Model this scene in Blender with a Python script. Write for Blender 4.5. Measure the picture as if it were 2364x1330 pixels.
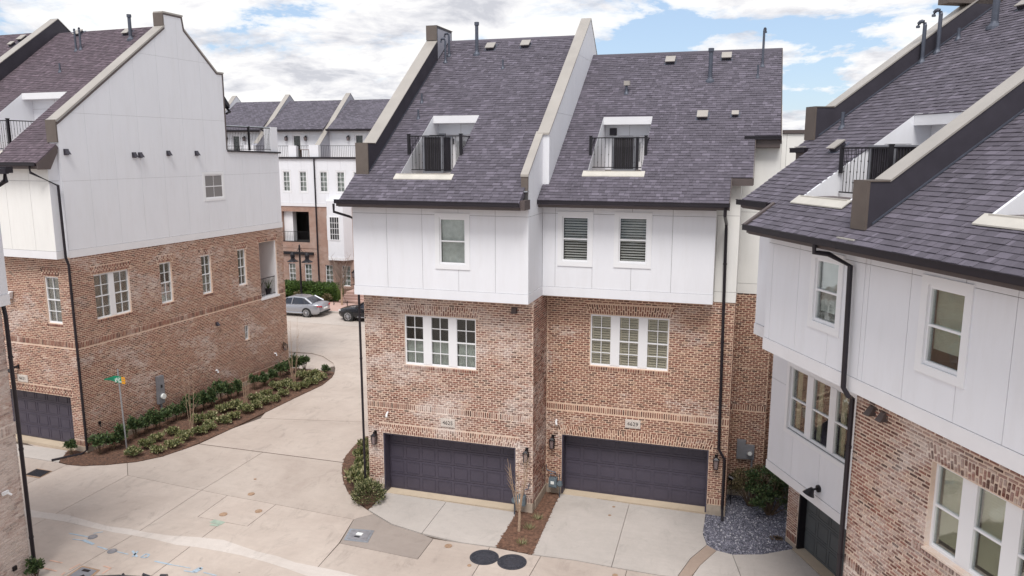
import bpy, math, random
import numpy as np
from mathutils import Vector, Matrix

random.seed(7); rng = np.random.default_rng(7)
for o in list(bpy.data.objects): bpy.data.objects.remove(o)
SC = bpy.context.scene
COL = SC.collection

# ------------------------------------------------------------------ camera
CX, CY, FP, HY = 1182.0, 665.0, 1784.0, 351.0          # photograph 2364 x 1330, focal length in its pixels, horizon row
CAMZ = 12.0
PITCH = math.atan((CY-HY)/FP)
DD = math.hypot(FP, CY-HY)
YAW = math.atan((1740-CX)/DD)
cam = bpy.data.cameras.new('camera'); cam_o = bpy.data.objects.new('camera', cam); COL.objects.link(cam_o)
cam_o.location = (0, 0, CAMZ); cam_o.rotation_euler = (math.pi/2-PITCH, 0, YAW)
cam.sensor_fit = 'HORIZONTAL'; cam.angle = 2*math.atan(CX/FP); cam.clip_start = 0.3; cam.clip_end = 2500
SC.camera = cam_o

# ------------------------------------------------------------------ sky, sun, exposure
SUN_EL, SUN_AZ = 60.0, 172.0          # azimuth clockwise from +Y: behind and left of the camera
w = bpy.data.worlds.new('World'); SC.world = w; w.use_nodes = True
nt = w.node_tree; nt.nodes.clear()
def wn(t, **k):
    n = nt.nodes.new(t)
    for a, b in k.items(): setattr(n, a, b)
    return n
sky = wn('ShaderNodeTexSky', sky_type='NISHITA', sun_disc=False, sun_elevation=math.radians(SUN_EL), sun_rotation=math.radians(SUN_AZ))
sky.air_density = 1.0; sky.dust_density = 0.6; sky.ozone_density = 1.5
tc = wn('ShaderNodeTexCoord'); sep = wn('ShaderNodeSeparateXYZ'); nt.links.new(tc.outputs['Generated'], sep.inputs[0])
def wm(op, a, b=None, c=None):
    n = wn('ShaderNodeMath', operation=op)
    for i, v in enumerate((a, b, c)):
        if v is None: continue
        if isinstance(v, (int, float)): n.inputs[i].default_value = v
        else: nt.links.new(v, n.inputs[i])
    return n.outputs[0]
zc = wm('ADD', wm('MAXIMUM', sep.outputs[2], 0.0), 0.20)
cmb = wn('ShaderNodeCombineXYZ')
nt.links.new(wm('DIVIDE', sep.outputs[0], zc), cmb.inputs[0]); nt.links.new(wm('DIVIDE', sep.outputs[1], zc), cmb.inputs[1])
cmb.inputs[2].default_value = 3.1
def wnoise(scale, detail, rough, off):
    mp = wn('ShaderNodeMapping'); mp.inputs['Location'].default_value = off; nt.links.new(cmb.outputs[0], mp.inputs[0])
    n = wn('ShaderNodeTexNoise'); n.inputs['Scale'].default_value = scale; n.inputs['Detail'].default_value = detail
    n.inputs['Roughness'].default_value = rough; n.inputs['Distortion'].default_value = 0.25
    nt.links.new(mp.outputs[0], n.inputs[0]); return n.outputs[0]
n1 = wnoise(1.25, 12, 0.62, (1.9, 0.6, 0)); n2 = wnoise(3.2, 8, 0.62, (7.3, 2.2, 4))
def wramp(src, pts):
    r = wn('ShaderNodeValToRGB'); el = r.color_ramp.elements
    while len(el) < len(pts): el.new(0.5)
    for e, (p, v) in zip(el, pts):
        e.position = p; e.color = (v if len(v) == 4 else (*v, 1))
    nt.links.new(src, r.inputs[0]); return r.outputs[0]
mask = wramp(n1, [(0.420, (0, 0, 0)), (0.447, (.65, .65, .65)), (0.49, (1, 1, 1))])
shade = wramp(n2, [(0.36, (2.9, 2.95, 3.2)), (0.45, (3.9, 3.9, 4.05)), (0.55, (4.8, 4.75, 4.7))])
# a little haze in the blue towards the horizon
bl = wn('ShaderNodeMixRGB', blend_type='MIX'); bl.inputs[2].default_value = (1.85, 2.4, 3.25, 1)
bl.inputs[0].default_value = 0.7; nt.links.new(sky.outputs[0], bl.inputs[1])
mx = wn('ShaderNodeMixRGB'); nt.links.new(mask, mx.inputs[0]); nt.links.new(bl.outputs[0], mx.inputs[1]); nt.links.new(shade, mx.inputs[2])
bg = wn('ShaderNodeBackground'); bg.inputs['Strength'].default_value = 0.10; nt.links.new(mx.outputs[0], bg.inputs[0])
wo = wn('ShaderNodeOutputWorld'); nt.links.new(bg.outputs[0], wo.inputs[0])

sl = bpy.data.lights.new('sun', 'SUN'); sl.energy = 1.35; sl.angle = math.radians(24); sl.color = (1.0, 0.97, 0.93)
so = bpy.data.objects.new('sun', sl); COL.objects.link(so)
_e, _a = math.radians(SUN_EL), math.radians(SUN_AZ)
so.rotation_euler = Vector((math.cos(_e)*math.sin(_a), math.cos(_e)*math.cos(_a), math.sin(_e))).to_track_quat('Z', 'Y').to_euler()
so.location = (0, 0, 60)
SC.view_settings.view_transform = 'Standard'; SC.view_settings.look = 'None'
SC.view_settings.exposure = 1.17; SC.view_settings.gamma = 1.0; SC.view_settings.use_curve_mapping = False

# ------------------------------------------------------------------ survey helpers: a sight line of the photograph met with a real plane
_fw = np.array([-math.sin(YAW), math.cos(YAW), 0.]); _rt = np.array([math.cos(YAW), math.sin(YAW), 0.])
_F = _fw*math.cos(PITCH)-np.array([0, 0, 1.])*math.sin(PITCH); _U = _fw*math.sin(PITCH)+np.array([0, 0, 1.])*math.cos(PITCH)
CAM = np.array([0, 0, CAMZ])
def ray(x, y): return _F+_rt*(x-CX)/FP-_U*(y-CY)/FP
def PL(x, y, p, n):
    d = ray(x, y); return CAM+d*(np.dot(np.array(p, float)-CAM, n)/np.dot(d, n))
def G(x, y, z=0.): return PL(x, y, (0, 0, z), (0, 0, 1.))
def proj(P):
    v = np.asarray(P, float)-CAM; z = v@_F
    return CX+FP*(v@_rt)/z, CY-FP*(v@_U)/z, z

class Fr:
    """wall frame: u along the wall (to the right seen from outside), d outward, z up"""
    def __init__(s, O, U):
        s.O = np.array([O[0], O[1], 0.]); s.U = np.array([U[0], U[1], 0.])/math.hypot(*U[:2])
        s.N = np.array([s.U[1], -s.U[0], 0.])
    def P(s, u, d, z): return s.O+s.U*u+s.N*d+np.array([0, 0, z])
    def px(s, x, y, d=0.):
        q = PL(x, y, s.O+s.N*d, s.N); return float((q-s.O)@s.U), float(q[2])
    def rect(s, pts, d=0.):
        r = [s.px(x, y, d) for x, y in pts]
        n = len(r)//2
        us = sorted(a[0] for a in r); zs = sorted(a[1] for a in r)
        return (sum(us[:n])/n, sum(us[n:])/n, sum(zs[:n])/n, sum(zs[n:])/n)
    def loc(s, P):
        v = np.asarray(P, float)-s.O; return float(v@s.U), float(v@s.N), float(v[2])

class MB:
    def __init__(s): s.v = []; s.f = []; s.m = []; s.mi = 0
    def quadbox(s, P8):
        i = len(s.v); s.v += [tuple(p) for p in P8]
        for f in ((0,3,2,1),(4,5,6,7),(0,1,5,4),(1,2,6,5),(2,3,7,6),(3,0,4,7)):
            s.f.append(tuple(i+k for k in f)); s.m.append(s.mi)
    def box(s, F, u0, u1, d0, d1, z0, z1):
        if F is None: P = lambda a, b, c: (a, b, c)
        else:
            P = F.P
        # corners ordered for outward normals
        s.quadbox([P(u0,d1,z0),P(u1,d1,z0),P(u1,d0,z0),P(u0,d0,z0),P(u0,d1,z1),P(u1,d1,z1),P(u1,d0,z1),P(u0,d0,z1)] if F is not None else
                  [P(u0,d0,z0),P(u1,d0,z0),P(u1,d1,z0),P(u0,d1,z0),P(u0,d0,z1),P(u1,d0,z1),P(u1,d1,z1),P(u0,d1,z1)])
    def prism(s, F, pts, d0, d1):
        n = len(pts); i = len(s.v)
        s.v += [tuple(F.P(u, d1, z)) for u, z in pts]+[tuple(F.P(u, d0, z)) for u, z in pts]
        s.f.append(tuple(i+k for k in range(n))); s.f.append(tuple(i+n+k for k in reversed(range(n))))
        for k in range(n):
            j = (k+1) % n; s.f.append((i+k, i+n+k, i+n+j, i+j))
        s.m += [s.mi]*(n+2)
    def poly(s, pts, z0, z1):
        n = len(pts); i = len(s.v)
        A = sum(pts[k][0]*pts[(k+1) % n][1]-pts[(k+1) % n][0]*pts[k][1] for k in range(n))
        if A < 0: pts = pts[::-1]
        s.v += [(p[0], p[1], z1) for p in pts]+[(p[0], p[1], z0) for p in pts]
        s.f.append(tuple(i+k for k in range(n))); s.f.append(tuple(i+n+k for k in reversed(range(n))))
        for k in range(n):
            j = (k+1) % n; s.f.append((i+k, i+n+k, i+n+j, i+j))
        s.m += [s.mi]*(n+2)
    def tube(s, pts, r, n=8, r1=None, cap=True):
        pts = [Vector(p) for p in pts]; i0 = len(s.v); m = len(pts)
        for k, p in enumerate(pts):
            t = (pts[min(k+1, m-1)]-pts[max(k-1, 0)]).normalized()
            a = t.orthogonal().normalized() if abs(t.z) < .95 else Vector((1, 0, 0))
            a = (a-t*a.dot(t)).normalized(); b = t.cross(a)
            rr = r if r1 is None else r+(r1-r)*k/(m-1)
            for q in range(n):
                an = 2*math.pi*q/n; s.v.append(tuple(p+a*math.cos(an)*rr+b*math.sin(an)*rr))
        for k in range(m-1):
            # keep rings aligned
            for q in range(n):
                s.f.append((i0+k*n+q, i0+k*n+(q+1) % n, i0+(k+1)*n+(q+1) % n, i0+(k+1)*n+q)); s.m.append(s.mi)
        if cap:
            s.f.append(tuple(i0+q for q in reversed(range(n)))); s.f.append(tuple(i0+(m-1)*n+q for q in range(n))); s.m += [s.mi]*2
    def cyl(s, c, r, h, n=16, r1=None):
        s.tube([c, (c[0], c[1], c[2]+h)], r, n, r if r1 is None else r1)
    def lathe(s, c, prof, n=12):
        i0 = len(s.v)
        for r, z in prof:
            for q in range(n):
                a = 2*math.pi*q/n; s.v.append((c[0]+r*math.cos(a), c[1]+r*math.sin(a), c[2]+z))
        for k in range(len(prof)-1):
            for q in range(n):
                s.f.append((i0+k*n+q, i0+k*n+(q+1) % n, i0+(k+1)*n+(q+1) % n, i0+(k+1)*n+q)); s.m.append(s.mi)
        s.f.append(tuple(i0+q for q in reversed(range(n)))); s.f.append(tuple(i0+(len(prof)-1)*n+q for q in range(n))); s.m += [s.mi]*2
    def build(s, name, mats, parent=None, smooth=False, off=None):
        me = bpy.data.meshes.new(name)
        root = parent
        while root is not None and root.parent is not None: root = root.parent
        o3 = np.array(root.location if (root is not None and off is None) else (off or (0, 0, 0)))
        v = np.array(s.v, float)-o3 if s.v else np.zeros((0, 3))
        me.from_pydata([tuple(a) for a in v], [], s.f)
        if not isinstance(mats, (list, tuple)): mats = [mats]
        for m in mats: me.materials.append(m)
        if len(mats) > 1: me.polygons.foreach_set('material_index', s.m)
        if smooth: me.polygons.foreach_set('use_smooth', [True]*len(s.f))
        me.update()
        o = bpy.data.objects.new(name, me); COL.objects.link(o)
        if parent is not None: o.parent = parent
        elif off is not None: o.location = off
        return o

def thing(name, loc, label, cat, group=None):
    o = bpy.data.objects.new(name, None); COL.objects.link(o); o.location = loc; o.empty_display_size = .3
    o['label'] = label; o['category'] = cat
    if group: o['group'] = group
    return o
def tag(o, label, cat, group=None):
    o['label'] = label; o['category'] = cat
    if group: o['group'] = group
    return o
def struct(o): o['kind'] = 'structure'; return o
def stuff(o): o['kind'] = 'stuff'; return o
_ucache = {}
def unit_mesh(name, mat, kind='box'):
    k = (name, mat.name, kind)
    if k not in _ucache:
        m = MB()
        if kind == 'box': m.box(None, -.5, .5, -.5, .5, -.5, .5)
        elif kind == 'brick':       # slightly uneven brick face with worn edges
            b = .04
            P = [(-.5,.5,-.5),(.5,.5,-.5),(.5,.5,.5),(-.5,.5,.5),(-.5+b,-.5,-.5+b*2.2),(.5-b*.6,-.5,-.5+b*3),(.5-b,-.5,.5-b*2),(-.5+b*.8,-.5,.5-b*3)]
            m.v = P; m.f = [(4,5,6,7),(0,1,5,4),(1,2,6,5),(2,3,7,6),(3,0,4,7)]; m.m = [0]*5
        elif kind == 'shingle':     # wedge: thick at the butt (low end), thin at the top
            m.v = [(-.5,-.5,0),(.5,-.5,0),(.5,.5,0),(-.5,.5,0),(-.5,-.5,1),(.5,-.5,1),(.5,.5,.25),(-.5,.5,.25)]
            m.f = [(4,5,6,7),(0,1,5,4),(1,2,6,5),(3,0,4,7)]; m.m = [0]*4
        me = bpy.data.meshes.new(name); me.from_pydata(m.v, [], m.f); me.materials.append(mat); me.update(); _ucache[k] = me
    return _ucache[k]
def place_unit(me, name, M, parent):
    root = parent
    while root.parent is not None: root = root.parent
    o = bpy.data.objects.new(name, me); COL.objects.link(o); o.parent = parent
    M = M.copy(); M.translation = M.translation-Vector(root.location); o.matrix_basis = M
    return o
def frame_matrix(F, u, d, z, su, sd, sz, skew=0.):
    U = Vector(F.U); N = Vector(F.N); Z = Vector((0, 0, 1)); c = Vector(F.P(u, d, z))
    if skew:
        cs, sn = math.cos(skew), math.sin(skew); U, Z = U*cs+Z*sn, Z*cs-U*sn
    X = U*su; Y = -N*sd; W = Z*sz
    return Matrix(((X.x, Y.x, W.x, c.x), (X.y, Y.y, W.y, c.y), (X.z, Y.z, W.z, c.z), (0, 0, 0, 1)))
def box_obj(name, mat, F, u0, u1, d0, d1, z0, z1, parent, kind='box'):
    return place_unit(unit_mesh(name, mat, kind), name, frame_matrix(F, (u0+u1)/2, (d0+d1)/2, (z0+z1)/2, u1-u0, d1-d0, z1-z0), parent)

# ------------------------------------------------------------------ materials
def nmat(name):
    m = bpy.data.materials.new(name); m.use_nodes = True; t = m.node_tree; b = t.nodes['Principled BSDF']
    return m, t, b
def L(t, a, b): t.links.new(a, b)
def tex_noise(t, vec, scale, detail=4, rough=.55, dist=0.):
    n = t.nodes.new('ShaderNodeTexNoise'); n.inputs['Scale'].default_value = scale; n.inputs['Detail'].default_value = detail
    n.inputs['Roughness'].default_value = rough; n.inputs['Distortion'].default_value = dist
    if vec is not None: L(t, vec, n.inputs['Vector'])
    return n.outputs['Fac']
def ramp(t, src, pts):
    r = t.nodes.new('ShaderNodeValToRGB'); el = r.color_ramp.elements
    while len(el) < len(pts): el.new(.5)
    for e, (p, c) in zip(el, pts):
        e.position = p; e.color = (*c, 1) if isinstance(c, (tuple, list)) else (c, c, c, 1)
    L(t, src, r.inputs[0]); return r.outputs[0]
def mixc(t, f, a, b, mode='MIX'):
    n = t.nodes.new('ShaderNodeMixRGB'); n.blend_type = mode
    for i, v in enumerate((f, a, b)):
        if isinstance(v, (int, float)): n.inputs[i].default_value = v if i == 0 else (v, v, v, 1)
        elif isinstance(v, (tuple, list)): n.inputs[i].default_value = (*v, 1)
        else: L(t, v, n.inputs[i])
    return n.outputs[0]
def mth(t, op, a, b=None):
    n = t.nodes.new('ShaderNodeMath'); n.operation = op
    for i, v in enumerate((a, b)):
        if v is None: continue
        if isinstance(v, (int, float)): n.inputs[i].default_value = v
        else: L(t, v, n.inputs[i])
    return n.outputs[0]
def wpos(t, scale=(1, 1, 1)):
    g = t.nodes.new('ShaderNodeNewGeometry'); mp = t.nodes.new('ShaderNodeMapping'); mp.inputs['Scale'].default_value = scale
    L(t, g.outputs['Position'], mp.inputs[0]); return mp.outputs[0]
def islrand(t):
    g = t.nodes.new('ShaderNodeNewGeometry'); oi = t.nodes.new('ShaderNodeObjectInfo')
    s = mth(t, 'ADD', g.outputs['Random Per Island'], oi.outputs['Random']); return mth(t, 'FRACT', s)
def bump(t, b, h, strength, dist=.01):
    n = t.nodes.new('ShaderNodeBump'); n.inputs['Strength'].default_value = strength; n.inputs['Distance'].default_value = dist
    L(t, h, n.inputs['Height']); L(t, n.outputs[0], b.inputs['Normal'])
def simple(name, col, rough=.6, metal=0., var=.0, scale=3., bmp=0., bscale=60., spec=None):
    m, t, b = nmat(name); b.inputs['Roughness'].default_value = rough; b.inputs['Metallic'].default_value = metal
    if spec is not None: b.inputs['Specular IOR Level'].default_value = spec
    if var:
        v = wpos(t); n = tex_noise(t, v, scale, 6, .6)
        c = mixc(t, ramp(t, n, [(.3, 0.), (.7, 1.)]), tuple(x*(1-var) for x in col), tuple(min(1, x*(1+var)) for x in col)); L(t, c, b.inputs['Base Color'])
    else: b.inputs['Base Color'].default_value = (*col, 1)
    if bmp: bump(t, b, tex_noise(t, wpos(t), bscale, 4), bmp)
    return m
def brick_mats(name, amount, warm, dark=1.0):
    """brick and matching mortar; amount = share of lime wash, warm = mortar tint"""
    m, t, b = nmat('brick_'+name); b.inputs['Roughness'].default_value = .88
    r = islrand(t)
    base = ramp(t, r, [(0, (.060*dark, .030*dark, .026*dark)), (.12, (.115*dark, .040*dark, .030*dark)), (.35, (.19*dark, .064*dark, .046*dark)), (.6, (.25*dark, .095*dark, .066*dark)), (.82, (.165*dark, .068*dark, .052*dark)), (.93, (.30*dark, .155*dark, .10*dark)), (1, (.36, .24, .17))])
    fine = tex_noise(t, wpos(t, (9, 9, 26)), 1.6, 5, .65)
    base = mixc(t, mth(t, 'MULTIPLY', ramp(t, fine, [(.45, 0.), (.75, 1.)]), .35), base, tuple(c*.8 for c in warm))
    big = tex_noise(t, wpos(t, (1, 1, 1.7)), .55, 5, .62, .4)
    mid = tex_noise(t, wpos(t, (5, 5, 14)), 1.2, 5, .7)
    wmask = mth(t, 'ADD', mth(t, 'MULTIPLY', big, 1.25), mth(t, 'MULTIPLY', mid, .55))
    wmask = mth(t, 'ADD', wmask, mth(t, 'MULTIPLY', r, .22))
    lo = 1.38-amount*.55
    wmask = ramp(t, mth(t, 'DIVIDE', wmask, 2.0), [(lo/2-.02, 0.), (lo/2+.20, 1.)])
    wash = mixc(t, mid, (.56, .46, .41), (.74, .66, .61))
    c = mixc(t, mth(t, 'MULTIPLY', wmask, .88), base, wash); L(t, c, b.inputs['Base Color'])
    bump(t, b, tex_noise(t, wpos(t), 45, 4), .5, .006)
    m2, t, b = nmat('mortar_'+name); b.inputs['Roughness'].default_value = .95
    big = tex_noise(t, wpos(t, (1, 1, 1.7)), .55, 5, .62, .4); mid = tex_noise(t, wpos(t, (5, 5, 14)), 1.2, 5, .7)
    wm_ = ramp(t, mth(t, 'ADD', mth(t, 'MULTIPLY', big, .7), mth(t, 'MULTIPLY', mid, .3)), [(.60-amount*.16, 0.), (.72-amount*.16, 1.)])
    v = mixc(t, tex_noise(t, wpos(t), 7, 5, .7), tuple(x*.78 for x in warm), tuple(x*1.12 for x in warm))
    v = mixc(t, mth(t, 'MULTIPLY', wm_, .75), v, (.72, .64, .59)); L(t, v, b.inputs['Base Color'])
    bump(t, b, tex_noise(t, wpos(t), 60, 4), .6, .006)
    return m, m2
BR1 = brick_mats('lime', .72, (.72, .55, .44))
BR2 = brick_mats('tan', .46, (.72, .52, .39))
BRL = brick_mats('orange', .54, (.72, .53, .41))
BRR = brick_mats('limed', .82, (.72, .56, .45), 1.05)
BRF = brick_mats('whitened', 1.28, (.56, .41, .33), 1.3)

def shingle_mat(name, tint):
    m, t, b = nmat(name); b.inputs['Roughness'].default_value = .93
    r = islrand(t)
    c = ramp(t, r, [(0, tuple(.078*x for x in tint)), (.5, tuple(.096*x for x in tint)), (.85, tuple(.112*x for x in tint)), (1, tuple(.145*x for x in tint))])
    g = tex_noise(t, wpos(t), 90, 3, .8); c = mixc(t, .55, c, mixc(t, g, .25, 1.6), 'MULTIPLY')
    s = tex_noise(t, wpos(t), .5, 4, .6); c = mixc(t, .5, c, mixc(t, s, .7, 1.3), 'MULTIPLY')
    L(t, c, b.inputs['Base Color']); bump(t, b, g, .5, .004); return m
SH = shingle_mat('roof_shingle', (1.12, .99, 1.24)); SHL = shingle_mat('roof_shingle_plum', (1.15, .86, 1.04))
# roof too far away to tell the shingles apart
def far_roof():
    m, t, b = nmat('far_roof_shingle'); b.inputs['Roughness'].default_value = .93
    br = t.nodes.new('ShaderNodeTexBrick'); br.inputs['Scale'].default_value = 1.0; br.inputs['Brick Width'].default_value = .3; br.inputs['Row Height'].default_value = .1
    br.inputs['Color1'].default_value = (.075, .068, .085, 1); br.inputs['Color2'].default_value = (.15, .135, .17, 1); br.inputs['Mortar'].default_value = (.05, .045, .055, 1); br.inputs['Mortar Size'].default_value = .012
    g = t.nodes.new('ShaderNodeNewGeometry'); s = t.nodes.new('ShaderNodeSeparateXYZ'); L(t, g.outputs['Position'], s.inputs[0]); cb = t.nodes.new('ShaderNodeCombineXYZ')
    L(t, s.outputs[0], cb.inputs[0]); L(t, s.outputs[2], cb.inputs[1]); L(t, cb.outputs[0], br.inputs[0])
    L(t, br.outputs[0], b.inputs['Base Color']); return m
FROOF = far_roof()
def far_brick():
    m, t, b = nmat('far_brick'); b.inputs['Roughness'].default_value = .9
    br = t.nodes.new('ShaderNodeTexBrick'); br.inputs['Scale'].default_value = 1.0; br.inputs['Brick Width'].default_value = .215; br.inputs['Row Height'].default_value = .075
    br.inputs['Color1'].default_value = (.16, .065, .048, 1); br.inputs['Color2'].default_value = (.30, .15, .11, 1); br.inputs['Mortar'].default_value = (.52, .39, .32, 1); br.inputs['Mortar Size'].default_value = .013
    g = t.nodes.new('ShaderNodeNewGeometry'); s = t.nodes.new('ShaderNodeSeparateXYZ'); L(t, g.outputs['Position'], s.inputs[0]); cb = t.nodes.new('ShaderNodeCombineXYZ')
    L(t, mth(t, 'ADD', s.outputs[0], s.outputs[1]), cb.inputs[0]); L(t, s.outputs[2], cb.inputs[1]); L(t, cb.outputs[0], br.inputs[0])
    n = tex_noise(t, wpos(t), .8, 6, .7); c = mixc(t, mth(t, 'MULTIPLY', ramp(t, n, [(.45, 0.), (.65, 1.)]), .5), br.outputs[0], (.52, .42, .37))
    L(t, c, b.inputs['Base Color']); return m
FBRICK = far_brick()
def panel_mat(name, col):
    m, t, b = nmat(name); b.inputs['Roughness'].default_value = .62
    n = tex_noise(t, wpos(t, (1, 1, .35)), 1.1, 6, .65); c = mixc(t, n, tuple(x*.93 for x in col), tuple(min(.9, x*1.05) for x in col))
    st = tex_noise(t, wpos(t, (2.6, 2.6, .4)), 1.4, 6, .7); c = mixc(t, mth(t, 'MULTIPLY', ramp(t, st, [(.48, 0.), (.78, 1.)]), .14), c, (.50, .47, .44))
    L(t, c, b.inputs['Base Color']); bump(t, b, tex_noise(t, wpos(t, (1, 1, 1)), 55, 3, .6), .12, .003); return m
WHITE = panel_mat('white_painted_panel', (.78, .785, .825)); CREAM = panel_mat('cream_painted_panel', (.82, .81, .785))
JOINT = simple('panel_joint', (.23, .22, .22), .9)
TRIM = simple('white_trim', (.78, .77, .79), .5, var=.03, scale=2)
VINYL = simple('white_vinyl', (.80, .80, .82), .35)
CAP = simple('beige_metal_cap', (.40, .368, .335), .45, metal=.25, var=.08, scale=1.2)
BRONZE = simple('bronze_cladding', (.145, .118, .102), .5, metal=.3, var=.12, scale=2, bmp=.2, bscale=120)
DARKCLAD = simple('dark_cladding', (.050, .045, .058), .55, metal=.25, var=.15, scale=2, bmp=.25, bscale=120)
GREYCLAD = simple('grey_cladding', (.36, .36, .41), .6, var=.05, scale=2)
BLACK = simple('black_metal', (.016, .014, .018), .38, metal=.35)
GUT = simple('dark_gutter_metal', (.022, .018, .024), .4, metal=.3, var=.1)
FASC = simple('bronze_fascia', (.10, .078, .075), .55, var=.1)
GALV = simple('galvanised_steel', (.42, .44, .47), .38, metal=.7, var=.15, scale=8)
LEAD = simple('blue_grey_pipe', (.085, .095, .125), .5, metal=.3, var=.15, scale=6)
FLASH = simple('cream_flashing', (.52, .49, .44), .5, var=.08, scale=3)
DOORM = simple('charcoal_garage_door', (.062, .053, .076), .5, var=.08, scale=1.5, bmp=.2, bscale=160)
DOORR = simple('slate_garage_door', (.085, .092, .096), .5, var=.08, scale=1.5, bmp=.2, bscale=160)
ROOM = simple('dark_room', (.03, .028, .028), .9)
FOUND = simple('foundation_concrete', (.40, .33, .265), .9, var=.15, scale=4, bmp=.4, bscale=30)
def glass_mat():
    m, t, b = nmat('window_glass'); t.nodes.remove(b); out = t.nodes['Material Output']
    tr = t.nodes.new('ShaderNodeBsdfTransparent'); tr.inputs[0].default_value = (.93, .93, .92, 1)
    gl = t.nodes.new('ShaderNodeBsdfGlossy'); gl.inputs['Roughness'].default_value = .03; gl.inputs[0].default_value = (.9, .95, .95, 1)
    fr = t.nodes.new('ShaderNodeFresnel'); fr.inputs[0].default_value = 1.5
    bm = t.nodes.new('ShaderNodeBump'); bm.inputs['Strength'].default_value = .10; bm.inputs['Distance'].default_value = .05
    L(t, tex_noise(t, wpos(t), 1.6, 2), bm.inputs['Height']); L(t, bm.outputs[0], gl.inputs['Normal'])
    mx = t.nodes.new('ShaderNodeMixShader'); f = mth(t, 'ADD', mth(t, 'MULTIPLY', fr.outputs[0], .55), .015)
    L(t, f, mx.inputs[0]); L(t, tr.outputs[0], mx.inputs[1]); L(t, gl.outputs[0], mx.inputs[2]); L(t, mx.outputs[0], out.inputs[0]); return m
GLASS = glass_mat()
CURT = simple('grey_green_curtain', (.46, .51, .48), .9, var=.15, scale=5)
CREAMCURT = simple('cream_blind', (.56, .56, .38), .9, var=.1, scale=5)
GREENBL = simple('green_grey_blind', (.50, .57, .47), .9, var=.1, scale=5)
SHUT = simple('taupe_shutter', (.66, .61, .48), .7)
SHADE = simple('frosted_shade', (.55, .60, .59), .7, var=.2, scale=4)
def concrete(name, a, b_, stain=.5, off=0.):
    m, t, b = nmat(name); b.inputs['Roughness'].default_value = .88
    oi = t.nodes.new('ShaderNodeObjectInfo')
    n1 = tex_noise(t, wpos(t, (1, 1, 1)), .35, 7, .68, .6); n2 = tex_noise(t, wpos(t), 3.5, 8, .72); n3 = tex_noise(t, wpos(t), 40, 4, .7)
    c = mixc(t, ramp(t, n1, [(.32, 0.), (.68, 1.)]), a, b_)
    c = mixc(t, .5, c, mixc(t, n2, .78, 1.2), 'MULTIPLY'); c = mixc(t, .3, c, mixc(t, n3, .6, 1.35), 'MULTIPLY')
    c = mixc(t, 1.0, c, mixc(t, oi.outputs['Random'], .93, 1.06), 'MULTIPLY')
    st = tex_noise(t, wpos(t, (1.6, .8, 1)), .9, 7, .75, 1.2); c = mixc(t, mth(t, 'MULTIPLY', ramp(t, st, [(.54, 0.), (.70, 1.)]), stain), c, tuple(x*.62 for x in a))
    vo = t.nodes.new('ShaderNodeTexVoronoi'); vo.inputs['Scale'].default_value = .9; L(t, wpos(t), vo.inputs['Vector'])
    sp = ramp(t, vo.outputs['Distance'], [(.018, 1.), (.03, 0.)]); c = mixc(t, mth(t, 'MULTIPLY', sp, .7), c, (.09, .075, .065))
    # faint broom / tyre streaks along the lane
    br = tex_noise(t, wpos(t, (.6, 9, 1)), 1.0, 5, .7); c = mixc(t, .22, c, mixc(t, br, .65, 1.3), 'MULTIPLY')
    L(t, c, b.inputs['Base Color']); bump(t, b, n3, .25, .004); return m
CONC = concrete('alley_concrete', (.42, .35, .305), (.525, .452, .398), .45)
CONCD = concrete('damp_concrete', (.32, .27, .24), (.375, .32, .285), .4)
CONCW = concrete('driveway_concrete', (.44, .40, .37), (.52, .475, .44), .35)
CONCB = concrete('brown_concrete_strip', (.34, .26, .21), (.40, .31, .255), .4)
WASHC = concrete('pale_cement_wash', (.47, .415, .375), (.60, .545, .505), .5)
SILLC = concrete('sill_concrete', (.47, .38, .28), (.55, .455, .35), .3)
STREET = concrete('street_concrete', (.46, .40, .355), (.54, .475, .43), .3)
PAVER = concrete('red_paver', (.44, .29, .25), (.52, .36, .31), .2)
JFILL = simple('joint_filler', (.10, .075, .06), .95)
MULCH = simple('mulch', (.10, .055, .037), .97, var=.55, scale=14, bmp=1., bscale=22)
MULCHC = simple('mulch_chip', (.14, .075, .05), .97, var=.5, scale=9)
DIRT = simple('dry_soil', (.12, .085, .06), .97, var=.4, scale=6, bmp=1., bscale=30)
def gravel_mat():
    m, t, b = nmat('blue_grey_gravel'); b.inputs['Roughness'].default_value = .8
    c = ramp(t, islrand(t), [(0, (.05, .05, .065)), (.4, (.13, .13, .165)), (.75, (.22, .215, .265)), (.92, (.35, .34, .39)), (1, (.62, .60, .62))]); L(t, c, b.inputs['Base Color']); return m
GRAVEL = gravel_mat()
def leafmat(name, cols):
    m, t, b = nmat(name); b.inputs['Roughness'].default_value = .55
    b.inputs['Specular IOR Level'].default_value = .35
    c = ramp(t, islrand(t), [(i/(len(cols)-1), x) for i, x in enumerate(cols)]); L(t, c, b.inputs['Base Color']); return m
LEAF_D = leafmat('dark_leaf', [(.025, .048, .02), (.05, .085, .032), (.08, .12, .045), (.13, .16, .065)])
LEAF_Y = leafmat('variegated_leaf', [(.055, .075, .03), (.115, .135, .05), (.21, .21, .085), (.46, .43, .26)])
LEAF_B = leafmat('brown_green_leaf', [(.07, .06, .03), (.10, .085, .04), (.16, .13, .065), (.20, .17, .09)])
LEAF_H = leafmat('hedge_leaf', [(.022, .045, .012), (.045, .08, .018), (.075, .13, .025), (.12, .19, .04)])
TWIG = simple('pale_twig', (.38, .27, .19), .85, var=.25, scale=20); BARK = simple('grey_bark', (.26, .20, .165), .9, var=.3, scale=25, bmp=.5)
IRON = simple('cast_iron', (.062, .064, .080), .6, metal=.4, var=.3, scale=14, bmp=.8, bscale=40)
STEELPL = simple('worn_steel_plate', (.34, .33, .35), .5, metal=.5, var=.25, scale=6)
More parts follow.
